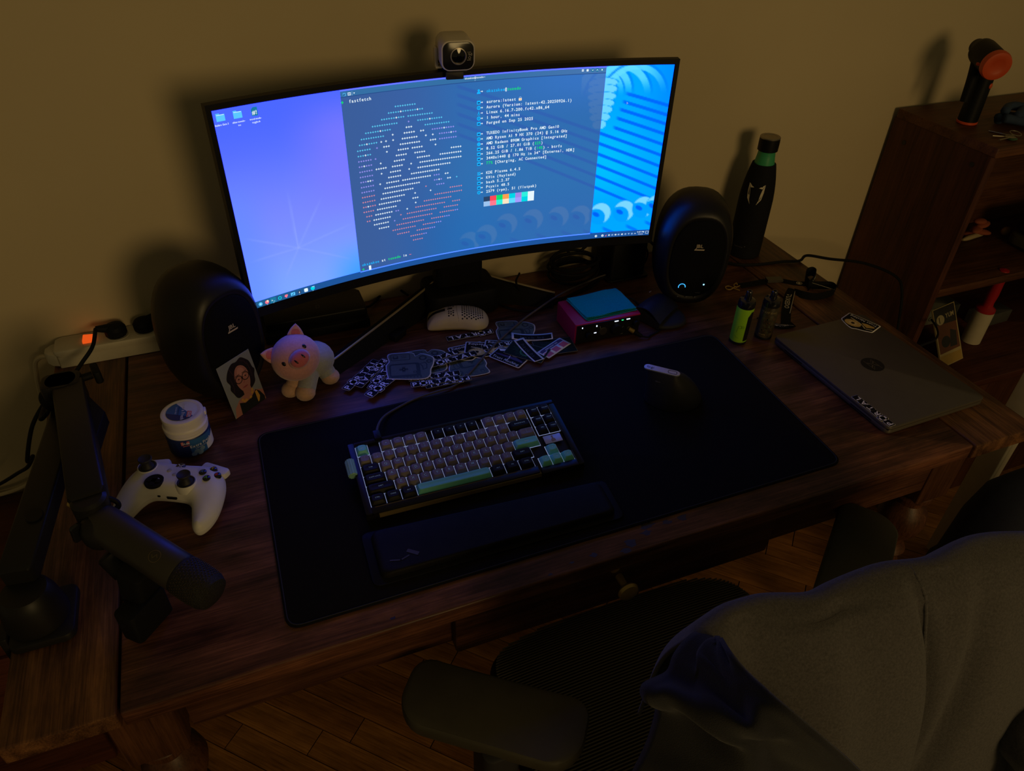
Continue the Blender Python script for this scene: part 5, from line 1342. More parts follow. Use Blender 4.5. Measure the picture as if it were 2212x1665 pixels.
part('side_button', G().tube(spline([(.0282, .004, .0215), (.0290, -.006, .0225), (.0300, -.018, .0215)], 6), .0030, 8, flat=.7), M_blk_m, hmo, local=True, label='dark side button')
part('side_print', G().tube(spline([(.0300, -.022, .0150), (.0312, -.034, .0150), (.0300, -.044, .0130)], 6), [.004 + .002 * math.sin(i / 12 * PI) for i in range(13)], 8, flat=.9), mat('olive_print', (.22, .17, .07), .5), hmo, local=True, label='olive printed pattern on the side')

# ================================================================ dark upright mouse on the mat
M_mx = mat('graphite_mouse', (.020, .019, .020), .5, spec=.35); M_mxs = mat('silver_strip', (.55, .58, .66), .30, .75)
mx = thing('upright_mouse', 'dark upright mouse with silver strip on the desk mat', 'mouse', (1.035, .288, .003))
bs = [(.990, .306), (.9865, .292), (.9920, .276), (1.004, .2585), (1.022, .2470), (1.045, .2425), (1.066, .2475), (1.083, .262), (1.090, .283), (1.086, .303), (1.070, .318), (1.048, .327), (1.025, .331), (1.006, .326)]
bs = [np.array(p) for p in spline(bs, 5, True)]; nb_ = len(bs)
s0, s1 = at(1402, 792, .071)[:2], at(1459, 806, .071)[:2]; sd = (s1 - s0) / np.linalg.norm(s1 - s0); sn = np.array((-sd[1], sd[0])); sc = (s0 + s1) / 2; sl = np.linalg.norm(s1 - s0)
def strip_pt(p, k=1.0, w=.0072, L=None):
    L = (sl * .62 if L is None else L); v = p - sc; a = np.clip((v @ sd) * .75, -L + w, L - w); b = v @ sn; n_ = np.array((v @ sd - a, b)); n_ = n_ / (np.linalg.norm(n_) + 1e-9) * w
    return sc + sd * (a + n_[0]) + sn * n_[1]
rings = [[(*p, .0045) for p in bs], [(*p, .0032 + .003) for p in bs]]
for t, z, bulge in ((.0, .010, 1.00), (.10, .020, 1.0), (.24, .032, 1.0), (.42, .044, 1.0), (.62, .055, 1.0), (.82, .0635, 1.), (.97, .0695, 1.)):
    R = []
    for p in bs:
        q = strip_pt(p, w=.0085); left = p[0] < 1.0; tt = t
        R.append((*(p * (1 - tt) + q * tt), z))
    rings.append(R)
part('body', G().loft(rings), M_mx, mx, sharp=50)
oz = []
so = [np.array(p) for p in rr(2 * (sl * .5 + .0085), .0155, .0076, 8)]
sW = lambda x, y: sc + sd * x + sn * y
g = G().loft([[(*sW(x, y), .0690) for x, y in so], [(*sW(x, y), .0708) for x, y in so], [(*sW(x * .98, y * .93), .0714) for x, y in so]])
st = part('top_strip', g, M_mxs, mx, label='silver strip on the ridge')
d = Dec(); d.text('logi', -sl * .5 - .003, -.0028, .0062, 0); d.line([(x, y) for x, y in rr(.0155, .0085, .0036, 4, sl * .5 - .005, 0) + rr(.0155, .0085, .0036, 4, sl * .5 - .005, 0)[:1]], .0008, 0)
part('strip_print', d.into(G(), lambda x, y, l: (*sW(x, y), .0716 + l)), mat('print_darkblue', (.05, .06, .09), .5), st, kind='stuff', sharp=0)
part('thumb_rest', G().put(G().ell((0, 0, 0), (.017, .012, .008), n=20, k=10), (1.0115, .2735, .029), Matrix.Rotation(-.8, 3, 'Z') @ Matrix.Rotation(.9, 3, 'X')), mat('ribbed_rubber', (.040, .038, .05), .6, bump=.6, bscale=500), mx)
part('side_key', G().put(G().rbox((0, 0, 0), (.026, .0030, .0020), .001, .0006), (sc[0] - .004, sc[1] - .0135, .0535), Matrix.Rotation(math.atan2(sd[1], sd[0]), 3, 'Z')), mat('key_grey', (.09, .085, .08), .4), mx)

# ================================================================ red audio interface with a cloth on it
ix, iy, ia = 1.0165, .5465, math.radians(-1.6)
itf = thing('audio_interface', 'small red audio interface box with lit knobs on its black front', 'audio interface', (ix, iy, 0), ia)
M_ired = mat('red_metal', (.50, .006, .055), .38, .25)
part('case', G().rbox((0, 0, .0240), (.1435, .094, .0450), .004, .0020), M_ired, itf, local=True)
part('foot', G().rbox((-.06, -.035, .0010), (.012, .012, .0018), .003, .0003).rbox((.06, -.035, .0010), (.012, .012, .0018), .003, .0003).rbox((-.06, .035, .0010), (.012, .012, .0018), .003, .0003).rbox((.06, .035, .0010), (.012, .012, .0018), .003, .0003), M_blk, itf, local=True, kind='stuff')
fpn = part('front_panel', G().rbox((0, -.0475, .0240), (.1385, .0020, .0410), .0006, .0005), mat('gloss_black', (.012, .012, .014), .2), itf, local=True)
for x, z, r in ((-.0440, .022, .0072), (.0160, .0235, .0125), (.0590, .030, .0068)):
    part('knob', G().cyl((x, -.048, z), (x, -.058, z), r, r * .9, n=24, b=.001), M_blk_m, itf, local=True)
for x, z, r in ((-.0115, .0225, .0088), (.0460, .0175, .0048)): part('jack_socket', G().cyl((x, -.0475, z), (x, -.0502, z), r, n=24, b=.0008), mat('socket_steel', (.10, .09, .08), .4, .7), itf, local=True)
M_ledw = glow('led_white', (.75, .82, 1.0), 1.4); M_ledg = glow('led_green', (.03, .85, .25), 1.0)
for x, z, w, h, mm_ in ((-.0575, .0385, .0020, .0026, M_ledw), (-.0265, .0375, .0024, .0030, M_ledw), (-.0285, .0220, .0052, .0018, M_ledw), (.0165, .0405, .0085, .0018, M_ledw), (.0298, .0405, .0042, .0018, M_ledg), (.0425, .0405, .0080, .0018, M_ledw)):
    part('indicator', G().rbox((x, -.0488, z), (w, .0012, h), .0004, .0002), mm_, itf, local=True)
d = Dec(); d.line([(-.0195, .036), (-.0140, .020)], .0007, 0); d.line([(.0270, .0190), (.0335, .0250)], .0006, 0); d.text('ONE', .028, .007, .002, 0)
part('panel_print', d.into(G(), lambda x, y, l: (x, -.0487 - l, y)), mat('print_grey2', (.30, .29, .30), .5), fpn, local=True, kind='stuff', sharp=0)
# jack plug and its lead, next to the box
jp = thing('jack_plug', 'gold-tipped black jack plug in the front of the red box', 'plug', tuple(at(1371, 712, .012)[:2]) + (.002,))
j0 = np.array(Matrix.Rotation(ia, 3, 'Z') @ Vector((.0460, -.0505, .0175))) + np.array((ix, iy, 0)); j1 = np.array((1.0780, .4790, .0085)); jd = (j1 - j0) / np.linalg.norm(j1 - j0)
part('collar', G().cyl(j0, j0 + jd * .012, .0042, .0048, n=18, b=.0006), M_brass, jp, label='brass collar')
part('grip', G().cyl(j0 + jd * .012, j0 + jd * .030, .0052, .0040, n=16, b=.001), M_blk_m, jp)
je = j0 + jd * .030
solo('jack_lead', G().tube(spline([je, je + (.012, -.004, -.002), (1.105, .478, .0026), (1.128, .486, .0026), (1.15, .50, .0026)], 8), .0018, 8), M_blk_m, 'thin black lead from the jack plug to the pouch', 'cable')
solo('pouch_lead', G().tube(spline([(1.090, .560, .022), (1.100, .575, .030), (1.114, .580, .028), (1.124, .566, .018), (1.128, .545, .012)], 8), .0022, 8), M_blk_m, 'short black cable arching between the red box and the pouch', 'cable')
# cloth
c0 = [(.9645, .5905), (1.0795, .5955), (1.0825, .5130), (.9700, .5095)]
NU, NV = 60, 40
def cloth(z0, sh, saw):
    V = []; rc = random.Random(int(z0 * 1e5)); ph_ = [rc.uniform(0, 6) for _ in range(6)]
    for j in range(NV + 1):
        for i in range(NU + 1):
            u, v = i / NU, j / NV; p = (np.array(c0[3]) * (1 - u) + np.array(c0[2]) * u) * (1 - v) + (np.array(c0[0]) * (1 - u) + np.array(c0[1]) * u) * v
            p = p + np.array(sh)
            if j in (0, NV): p = p + np.array((0, (.0011 if i % 2 else -.0011)))
            if i in (0, NU): p = p + np.array(((.0011 if j % 2 else -.0011), 0))
            w = .0008 * math.sin(9 * u + ph_[0]) * math.sin(5 * v + ph_[1]) + .0010 * max(0, math.sin(6 * u * v + ph_[2])) ** 3
            V.append((p[0], p[1], z0 + w + .0009))
    F = [(j * (NU + 1) + i, j * (NU + 1) + i + 1, (j + 1) * (NU + 1) + i + 1, (j + 1) * (NU + 1) + i) for j in range(NV) for i in range(NU)]
    n0 = len(V); B = [(x, y, z - .0007) for x, y, z in V]; F2 = [tuple(k + n0 for k in f[::-1]) for f in F]
    rim = [i for i in range(NU + 1)] + [j * (NU + 1) + NU for j in range(1, NV + 1)] + [NV * (NU + 1) + i for i in range(NU - 1, -1, -1)] + [j * (NU + 1) for j in range(NV - 1, 0, -1)]
    F3 = [(rim[(k + 1) % len(rim)], rim[k], rim[k] + n0, rim[(k + 1) % len(rim)] + n0) for k in range(len(rim))]
    return G().add(V + B, F + F2 + F3)
ct = thing('cleaning_cloth', 'folded teal cloth with zigzag edges on the red box', 'cloth', (1.024, .552, .0465))
M_tl = mat('teal_microfibre', (.004, .27, .27), .9, spec=.1, noise=.1, nscale=300, bump=.2, bscale=1500)
for k, (z0, sh) in enumerate(((.0472, (.0015, -.0030)), (.0492, (-.0010, .0)), (.0512, (.0015, .0014)))): part('fold', cloth(z0, sh, k), M_tl, ct, sharp=0)
# dark pouch beside it
po = thing('pouch', 'dark blue-black folded pouch with open flap right of the red box', 'pouch', (1.155, .528, 0))
M_po = mat('navy_leatherette', (.012, .014, .026), .42, noise=.2, nscale=150, bump=.15, bscale=900)
pb_ = [(1.118, .560), (1.124, .498), (1.150, .482), (1.188, .486), (1.206, .512), (1.204, .548), (1.170, .574), (1.135, .576)]
pb_ = [tuple(p) for p in spline(pb_, 5, True)][::-1]
part('pocket', G().pillow(pb_, [((1.140, .535, .016, .0006), (1.185, .528, .013, .0006))], 7, .3, 2.4), mat('pouch_lining', (.010, .010, .012), .7), po, sharp=0)
g = G(); FL = []
for i in range(9):
    t = i / 8; a = np.array((1.104, .545, .030)) * (1 - t) + np.array((1.180, .585, .026)) * t; b = np.array((1.128, .487, .018)) * (1 - t) + np.array((1.205, .540, .016)) * t
    row = []
    for j in range(9):
        s = j / 8; p = a * (1 - s) + b * s; p[2] += .012 * math.sin(PI * min(1, s * 1.05)) * (1 - .3 * t) + .004 * math.sin(PI * t); row.append(p)
    FL.append(row)
V = [p for r_ in FL for p in r_]; F = [(i * 9 + j, i * 9 + j + 1, (i + 1) * 9 + j + 1, (i + 1) * 9 + j) for i in range(8) for j in range(8)]
Bv = [p - np.array((0, 0, .0022)) for p in V]
rim = list(range(9)) + [i * 9 + 8 for i in range(1, 9)] + [72 + j for j in range(7, -1, -1)] + [i * 9 for i in range(7, 0, -1)]
g.add(V + Bv, [f[::-1] for f in F] + [tuple(k + 81 for k in f) for f in F] + [(rim[k], rim[(k + 1) % 32], rim[(k + 1) % 32] + 81, rim[k] + 81) for k in range(32)])
flp = part('flap', g, M_po, po, sharp=60)
part('side_gusset', G().loft([[(1.106, .545, .003), (1.128, .489, .003), (1.128, .489, .018), (1.106, .545, .030)], [(1.180, .583, .003), (1.200, .540, .003), (1.200, .540, .015), (1.178, .583, .025)]]), mat('pouch_lining', (.010, .010, .012), .7), po)
part('clasp', G().rbox((1.186, .553, .026), (.010, .003, .0014), .001, .0004, rot=Matrix.Rotation(.5, 3, 'Z')).rbox((1.163, .590, .0005 + .030), (.008, .002, .001), .001, .0003, rot=Matrix.Rotation(.5, 3, 'Z')), mat('clasp_silver', (.45, .42, .40), .4, .6), flp, kind='stuff')

# ================================================================ small things between monitor and stickers
dg_ = thing('usb_dongle', 'small black dongle lying right of the left monitor leg', 'dongle', (.622, .645, 0))
da = seg_ang((838, 735), (872, 708))
part('body', G().put(G().rbox((0, 0, .0075), (.036, .020, .0140), .004, .002), (.622, .645, 0), Matrix.Rotation(da, 3, 'Z')), M_blk_m, dg_)
part('plug', G().put(G().rbox((.021, .002, .0075), (.010, .012, .0085), .002, .001), (.622, .645, 0), Matrix.Rotation(da, 3, 'Z')), M_blk, dg_)
br = thing('power_brick', 'flat black two-tier box under the left end of the monitor', 'box', (.478, .752, 0))
part('lower_tier', G().rbox((.478, .748, .0095), (.206, .092, .018), .004, .002), M_blk_m, br)
part('upper_tier', G().rbox((.480, .756, .0275), (.200, .078, .018), .005, .003), M_blk, br)
d = Dec(); d.line([(-.003, -.006), (-.003, .006), (.003, .006), (.003, -.003), (-.001, -.005)], .0009, 0)
part('emblem', d.into(G(), lambda x, y, z: (.487 + x, .752 + y, .0366 + z)), mat('print_grey', (.10, .10, .12), .5), br, kind='stuff', sharp=0)
bb = thing('black_hub', 'square black box standing behind the right end of the monitor', 'box', (1.175, .740, 0))
part('shell', G().rbox((1.172, .742, .045), (.088, .080, .088), .006, .003), M_blk_m, bb)
part('base_plate', G().rbox((1.172, .740, .003), (.105, .092, .005), .010, .001), M_blk, bb)
for pts, r, lb, mm_ in (
    ([(.58, .76, .012), at(800, 660, .006), at(820, 640, .004), at(838, 612, .006), (.68, .80 - .02, .01)], .0026, 'black cable from the flat box curling back under the monitor', M_blk_m),
    ([at(1002, 606, .004), at(1022, 618, .004), at(1052, 640, .004), at(1090, 662, .004), at(1135, 672, .004), at(1180, 663, .004), at(1225, 640, .005), at(1262, 622, .006), at(1300, 600, .004), (1.13, .70, .004)], .0024, 'black cable sagging across the desk from the monitor foot to the hub', M_blk_m),
    ([at(1122, 590, .055), at(1115, 610, .055), at(1130, 634, .020), at(1170, 648, .004), at(1215, 643, .004), at(1260, 628, .004), at(1290, 610, .004), at(1296, 590, .004)], .0022, 'thin black cable looping over the right monitor leg', M_blk_m),
    ([(1.215, .745, .075), at(1398, 540, .06), at(1396, 560, .03), at(1380, 582, .008), at(1345, 590, .005), (1.16, .69, .004)], .0020, 'thin black lead drooping from the hub beside the right speaker', M_blk_m),
    ([at(1565, 566, .004), at(1600, 572, .004), at(1640, 571, .004), at(1690, 565, .005), at(1727, 563, .005), (1.640, .655, .002), (1.70, .640, -.01), (1.80, .62, -.03), (1.90, .60, -.075), (1.925, .585, -.12), (1.93, .565, -.20), (1.93, .54, -.30)], .0034, 'black cable leaving the desk past the bottle towards the bookcase', M_blk_m)):
    solo('loose_cable', G().tube(spline(pts, 8), r, 8), mm_, lb, 'cable')
g = G(); pts = []; rc = random.Random(4)
for k in range(150):
    a = k / 150 * 2 * PI * 6.0; R_ = .048 + .006 * math.sin(a * .37) + rc.uniform(-.0008, .0008)
    pts.append((1.055 + R_ * 1.15 * math.cos(a), .745 + R_ * .62 * math.sin(a), .012 + .040 * (k / 150) + .010 * math.sin(a) + .002 * math.sin(a * 2.3)))
g.tube(pts, .0034, 7)
solo('coiled_cable', g, M_blk_m, 'bundle of coiled black cable behind the right monitor leg', 'cable')
solo('cable_riser', G().tube(spline([(1.055, .775, .05), (1.035, .785, .09), (1.0, .788, .16), (.98, .785, .24)], 6), .0034, 8), M_blk_m, 'black cable rising from the coil to the back of the monitor', 'cable')
solo('desk_edge_cable', G().tube(spline([(1.08, .765, .055), (1.12, .775, .075), (1.17, .79, .092), (1.225, .782, .085), (1.26, .765, .05), (1.30, .75, .01)], 6), .0034, 8), M_blk_m, 'black cable passing over the square box towards the right speaker', 'cable')
# ================================================================ two vaporisers
def vape(x, y, r, h, lb, col, lid, dark):
    t = thing('vaporiser', lb, 'vaporiser', (x, y, 0), 0, 'pair of vaporisers')
    part('base_cap', G().lathe([(r * .90, .0004), (r, .002), (r, .0060), (r * .985, .0068)], 32, 0, (x, y, 0)), M_blk, t)
    b = part('body', G().lathe([(r * .985, .0066), (r, .0075), (r, h * .70), (r * .985, h * .71)], 36, 0, (x, y, 0)), col, t)
    part('top_cap', G().lathe([(r * .985, h * .705), (r * 1.01, h * .715), (r * 1.0, h * .78), (r * .90, h * .835), (r * .60, h * .85), (r * .40, h * .855)], 32, 0, (x, y, 0)), lid, t)
    part('mouthpiece', G().lathe([(r * .42, h * .84), (r * .44, h * .86), (r * .38, h * .90), (r * .36, h * .985), (r * .30, h), (r * .18, h), (r * .16, h * .97), (.0002, h * .97)], 24, 0, (x, y, 0)), lid, t)
    return t, b


M_lime = mat('lime_plastic', (.30, .62, .020), .35); M_capb = mat('smoky_black', (.010, .010, .013), .12, coat=.4)
vx, vy, vr, vh = 1.2625, .4045, .0168, .1165
vt, vb = vape(vx, vy, vr, vh, 'lime green vaporiser with black top standing behind the desk mat', M_lime, M_capb, False)
va = math.atan2(CAM[1] - vy, CAM[0] - vx)
def onv_(s, z, l): a = va + s / vr; return (vx + (vr + .0002 + l) * math.cos(a), vy + (vr + .0002 + l) * math.sin(a), z)
d = Dec()
for i in range(8): d.poly([(.0100 + i * .0016, .010), (.0116 + i * .0016, .010), (.0116 + i * .0016, .068 + min(i, 3) * .003), (.0100 + i * .0016, .068 + min(i, 3) * .003 - .0015)], 0, 1)
d.line([(-.006, .030), (-.004, .044), (.001, .046), (.002, .040), (-.003, .039)], .0006, 1, 1)
for k in range(3): d.line([(.001 + k * .002, .046), (.003 + k * .002, .043), (.002 + k * .002, .040)], .0005, 1, 1)
d.line([(-.009, .022), (-.004, .018), (.000, .017)], .0005, 1, 1)
part('side_band', d.into(G(), onv_), [M_capb, mat('dark_lime', (.10, .26, .02), .4)], vb, kind='stuff', sharp=0, label='black band and thin line drawing')
wx, wy, wr_, wh = 1.3225, .402, .0172, .1065
M_camo = mat('camo_shell', (.050, .040, .022), .35, noise=.9, nscale=110, coat=.3)
wt, wb_ = vape(wx, wy, wr_, wh, 'dark patterned vaporiser standing right of the lime green one', M_camo, M_capb, True)
wa = math.atan2(CAM[1] - wy, CAM[0] - wx)
def onw(s, z, l): a = wa + s / wr_; return (wx + (wr_ + .0002 + l) * math.cos(a), wy + (wr_ + .0002 + l) * math.sin(a), z)
d = Dec(); d.text('WAFF BAR', 0, .063, .0042, 0, al='c', bold=1, it=.2); rs3 = random.Random(9)
for k in range(26):
    x, z = rs3.uniform(-.013, .013), rs3.uniform(.018, .060); d.poly([(x + rs3.uniform(-.003, .003), z + rs3.uniform(-.004, .004)) for _ in range(4)], 1 + k % 2, 1)
d.text('GRAPE', -.003, .0125, .0030, 0, al='c', bold=1)
part('shell_print', d.into(G(), onw), [mat('tan_print', (.26, .20, .10), .4), mat('camo_green', (.060, .085, .050), .4), mat('camo_brown', (.12, .055, .030), .4)], wb_, kind='stuff', sharp=0)

# ================================================================ lanyard
ly = thing('lanyard', 'black lanyard with white lettering and brass hook behind the vaporisers', 'lanyard', (1.48, .53, 0))
M_ly = mat('lanyard_black', (.007, .007, .008), .75, spec=.1, bump=.2, bscale=1500); M_lyw = mat('lanyard_white', (.52, .46, .36), .6)
def ribbon(pts, sides, th=.0010, n=10):
    """strip through points with a side vector at each"""
    P = spline(pts, n); S = spline(sides, n); V = []
    for p, s in zip(P, S): V += [(p - s / 2), (p + s / 2)]
    g = G(); m_ = len(P); nrm = []
    for i in range(m_):
        t = P[min(i + 1, m_ - 1)] - P[max(i - 1, 0)]; k = np.cross(t, S[i]); k /= (np.linalg.norm(k) + 1e-9); nrm.append(k)
    R = [[P[i] - S[i] / 2 - nrm[i] * th / 2, P[i] + S[i] / 2 - nrm[i] * th / 2, P[i] + S[i] / 2 + nrm[i] * th / 2, P[i] - S[i] / 2 + nrm[i] * th / 2] for i in range(m_)]
    g.loft(R)
    LL = np.concatenate([[0], np.cumsum([np.linalg.norm(P[i + 1] - P[i]) for i in range(m_ - 1)])])
    def mp(x, y, l, flip=1):
        i = min(m_ - 2, max(0, int(np.searchsorted(LL, x) - 1))); t = (x - LL[i]) / (LL[i + 1] - LL[i] + 1e-9); p = P[i] * (1 - t) + P[i + 1] * t; s = S[i] * (1 - t) + S[i + 1] * t; k = nrm[i]
        return p + s / np.linalg.norm(s) * y + k * (th / 2 + .0003 + l) * flip
    return g, mp, LL[-1]
def flatrib(pxs, w=.019, zs=None):
    P = [at(x, y, (zs[i] if zs else .0012)) for i, (x, y) in enumerate(pxs)]; S = []
    for i in range(len(P)):
        t = P[min(i + 1, len(P) - 1)] - P[max(i - 1, 0)]; s = np.array((-t[1], t[0], 0)); S.append(s / np.linalg.norm(s) * w)
    return P, S
P, S = flatrib([(1598, 617), (1625, 613), (1655, 607)]); g, mp, L = ribbon(P, S, .0016); part('short_strap', g, M_ly, ly)
P, S = flatrib([(1655, 607), (1688, 606)], .017); part('buckle', G().loft([[p + s * a + np.array((0, 0, z)) for a, z in ((-.5, .0002), (.5, .0002), (.5, .0062), (-.5, .0062))] for p, s in zip(P, S)]), mat('buckle_grey', (.055, .050, .040), .35), ly, label='dark grey plastic buckle')
P, S = flatrib([(1688, 606), (1715, 611), (1740, 613), (1762, 615)], .0195, [.0012, .0014, .0016, .0022]); g, mp, L = ribbon(P, S); b1_ = part('strap', g, M_ly, ly)
d = Dec(); d.ring(L * .52, 0, .0052, .0068, 0, n=26); d.poly(circ(.0032, 14, L * .52, -.0004, .0040), 0); d.ring(L * .52, 0, .0001, .0001, 0, n=3)
part('strap_print', d.into(G(), mp), M_lyw, b1_, kind='stuff', sharp=0, label='pale ring with a disc')
# loop standing on edge, up and back
up3 = np.array((0, 0, .0175))
P = [at(1748, 616, .010), at(1740, 602, .012), at(1743, 590, .013), at(1754, 586, .014), at(1762, 592, .013), at(1757, 606, .012), at(1746, 618, .010)]; g, mp, L = ribbon(P, [up3 + np.array((.006, .010, 0))] * 7); b2_ = part('strap', g, M_ly, ly)
d = Dec(); d.line([(L * .05, .0068), (L * .42, .0068)], .0012, 0); d.line([(L * .55, -.0068), (L * .9, -.0068)], .0012, 0); d.text('TUXEDO', L * .56, -.0030, .0075, 0, bold=1)
part('strap_print', d.into(G(), lambda x, y, l: mp(x, y, l, -1)), M_lyw, b2_, kind='stuff', sharp=0)
P = [at(1750, 616, .009), at(1775, 616, .010), at(1797, 617, .011), at(1804, 627, .010), at(1788, 636, .009), at(1760, 641, .009), at(1735, 637, .009), at(1718, 630, .009)]; S = [np.array((-.006, .012, .014)), np.array((-.004, .009, .016)), np.array((0, .004, .017)), np.array((.002, .0, .0175)), np.array((0, .002, .0175)), np.array((0, .002, .0175)), np.array((0, .004, .017)), np.array((0, .010, .012))]
g, mp, L = ribbon(P, S); b3_ = part('strap', g, M_ly, ly)
d = Dec(); d.text('TUXEDO', .008, -.0045, .0095, 0, bold=1); d.line([(.006, .0070), (L * .45, .0070)], .0012, 0)
part('strap_print', d.into(G(), lambda x, y, l: mp(x, y, l, -1)), M_lyw, b3_, kind='stuff', sharp=0)
P, S = flatrib([(1712, 624), (1704, 640), (1700, 660), (1698, 682), (1697, 704)], .0195, [.006, .004, .0025, .0014, .0012]); g, mp, L = ribbon(P, S); b4_ = part('strap', g, M_ly, ly)
d = Dec(); d.text('TUXEDO', L * .16, -.0050, .0100, 0, bold=1); d.line([(L * .05, .0072), (L * .66, .0072)], .0012, 0)
part('strap_print', d.into(G(), lambda x, y, l: mp(x, y, l, 1 if True else -1)), M_lyw, b4_, kind='stuff', sharp=0)
P, S = flatrib([(1640, 684), (1668, 700), (1690, 704), (1714, 700)], .018, [.003, .002, .0024, .0024]); g, mp, L = ribbon(P, S); b5_ = part('strap', g, M_ly, ly)
d = Dec(); d.text('COMPUTERS', L * .34, -.003, .0048, 0, bold=1); d.line([(L * .3, -.0062), (L * .95, -.0062)], .0010, 0); d.text('A', L * .03, -.004, .009, 0)
part('strap_print', d.into(G(), mp), M_lyw, b5_, kind='stuff', sharp=0)
h = [at(x, y, z) for x, y, z in ((1598, 617, .004), (1590, 620, .004), (1585, 616, .005), (1590, 611, .005), (1593, 615, .004))]; h2 = [at(x, y, z) for x, y, z in ((1588, 619, .004), (1578, 625, .004), (1569, 624, .004), (1568, 619, .004), (1575, 618, .004), (1584, 622, .004), (1598, 627, .004))]
part('hook', G().tube(spline(h, 6), .0012, 6).tube(spline(h2, 6), .0014, 6), M_brass, ly, label='brass snap hook')

# ================================================================ laptop with stickers
lc = [(1.3252, .3702), (1.3324, .0707), (1.5664, .0803), (1.5560, .3800)]
la = math.radians(1.6); lx, ly_ = 1.4455, .2265; LWd, LHt = .232, .3035
lap = thing('laptop', 'closed grey laptop with two stickers at the right of the desk', 'laptop', (lx, ly_, 0), la)
M_lap = mat('laptop_metal', (.115, .098, .078), .42, .35); M_lapd = mat('laptop_base', (.016, .015, .014), .5, spec=.2)
part('base', G().rbox((0, 0, .0065), (LWd, LHt, .0080), .010, .0015), M_lap, lap, local=True)
lidp = part('lid', G().rbox((0, 0, .0141), (LWd, LHt, .0058), .010, .0012), M_lap, lap, local=True)
part('hinge', G().rbox((LWd / 2 - .004, .115, .0098), (.010, .030, .0060), .002, .001).rbox((LWd / 2 - .004, -.115, .0098), (.010, .030, .0060), .002, .001), M_lapd, lap, local=True, kind='stuff')
part('gap', G().box((0, 0, .0108), (LWd - .004, LHt - .004, .0012)), M_lapd, lap, local=True)
part('foot', G().cyl((-.10, .135, .0002), (-.10, .135, .003), .005, n=12).cyl((.10, .135, .0002), (.10, .135, .003), .005, n=12).cyl((-.10, -.135, .0002), (-.10, -.135, .003), .005, n=12).cyl((.10, -.135, .0002), (.10, -.135, .003), .005, n=12), M_blk, lap, local=True, kind='stuff')
part('vent_slot', G().rbox((-LWd / 2 - .0001, .09, .0065), (.0008, .05, .0022), .0003, .0002).rbox((-LWd / 2 - .0001, -.09, .0065), (.0008, .05, .0022), .0003, .0002), M_blk, lap, local=True, kind='stuff')
# round emblem, long side of the lid is its bottom: text runs along -y
d = Dec(); d.poly(circ(.0215, 40), 0, 1)
for s in (1, -1): d.line([(-.0140 * s, .0085 * s), (.0155 * s, .0085 * s)], .0011, 1, 2); d.line([(-.0140 * s, .0085 * s), (-.006 * s, .001 * s)], .0011, 1, 2)
d.line([(-.0070, .0075), (.0070, -.0075)], .0026, 1, 3); d.line([(.0070, .0075), (-.0070, -.0075)], .0026, 1, 3)
ec = at(1885, 787, .0172); ea = PI * .5
em = Matrix.Rotation(la - PI / 2, 3, 'Z')
part('emblem', d.into(G(), lambda x, y, l: np.array(em @ Vector((x, y, 0))) + np.array((ec[0], ec[1], .0171 + l))), [M_lapd, mat('emblem_line', (.11, .095, .075), .4, .5)], lidp, kind='stuff', sharp=0, label='dark round emblem with crossed lines')
word((1921, 914), (1852, 860), 'word sticker along the front edge of the laptop lid', z=.0172, group='word stickers on the laptop')
O, d = landscape(); d.p = [q for q in d.p]
flat('landscape_sticker', 0, 0, 0, d, LM, 'dark landscape sticker with golden dome on the far corner of the laptop lid', at(1856, 699, .0172), seg_ang((1905, 705), (1855, 683)), 'landscape stickers on the laptop', outline=[(x * 1.0, y * 1.0) for x, y in O], z=.0172)

# ================================================================ on and in the bookcase
ht = .2845
db = np.array((2.0065, .655, ht))
bl_ = thing('air_blower', 'black and orange handheld air blower standing on the bookcase', 'air blower', tuple(db))
M_or = mat('orange_plastic', (.62, .075, .012), .4)
part('base_ring', G().lathe([(.021, .0003), (.0225, .002), (.0225, .0055), (.021, .007)], 28, 0, tuple(db)), M_or, bl_, label='orange ring at the foot')
part('handle', G().lathe([(.0215, .006), (.0215, .02), (.0205, .08), (.0205, .135), (.022, .150)], 28, 0, tuple(db)), M_blk, bl_)
part('power_button', G().put(G().ell((0, 0, 0), (.0045, .002, .0060), n=14, k=8), db + np.array((.004, -.0205, .088))), M_or, bl_, label='small orange button')
hdx = np.array((.40, .85, .12)); hdx /= np.linalg.norm(hdx); r0 = aty(2153, 143, .600); qh = Vector(hdx).to_track_quat('Z', 'Y').to_matrix()
part('head', G().lathe([(.0265, .004), (.0285, .010), (.0285, .075), (.0270, .086), (.020, .096), (.0185, .1), (.017, .112), (.0001, .113)], 32, 0, tuple(r0), qh), M_blk, bl_)
rgp = part('intake_ring', G().lathe([(.0145, -.004), (.0170, -.005), (.0285, -.003), (.0305, .004), (.0300, .012), (.028, .013)], 36, 0, tuple(r0), qh), M_or, bl_, label='orange intake ring')
g = G().lathe([(.0145, -.003), (.0140, .001), (.0001, .001)], 28, 0, tuple(r0), qh)
part('intake_dish', g, M_or, bl_)
g = G(); Rq = np.array(qh)
for k in range(14):
    a = 2 * PI * k / 14; p = r0 + Rq @ np.array((.0082 * math.cos(a), .0082 * math.sin(a), -.0004)); g.put(G().rbox((0, 0, 0), (.0075, .0016, .0014), .0005, .0003), p, qh @ Matrix.Rotation(a, 3, 'Z'))
part('intake_slot', g, mat('deep_orange', (.20, .015, .006), .5), rgp, kind='stuff')
part('side_inlay', G().put(G().rbox((0, 0, 0), (.006, .034, .003), .002, .001), r0 + hdx * .030 + np.array((-.0270, -.008, -.006)), Matrix.Rotation(.26, 3, 'Z') @ Matrix.Rotation(1.2, 3, 'Y')), M_or, bl_)
nz = r0 + hdx * .100 + np.array((-.012, -.012, .004))
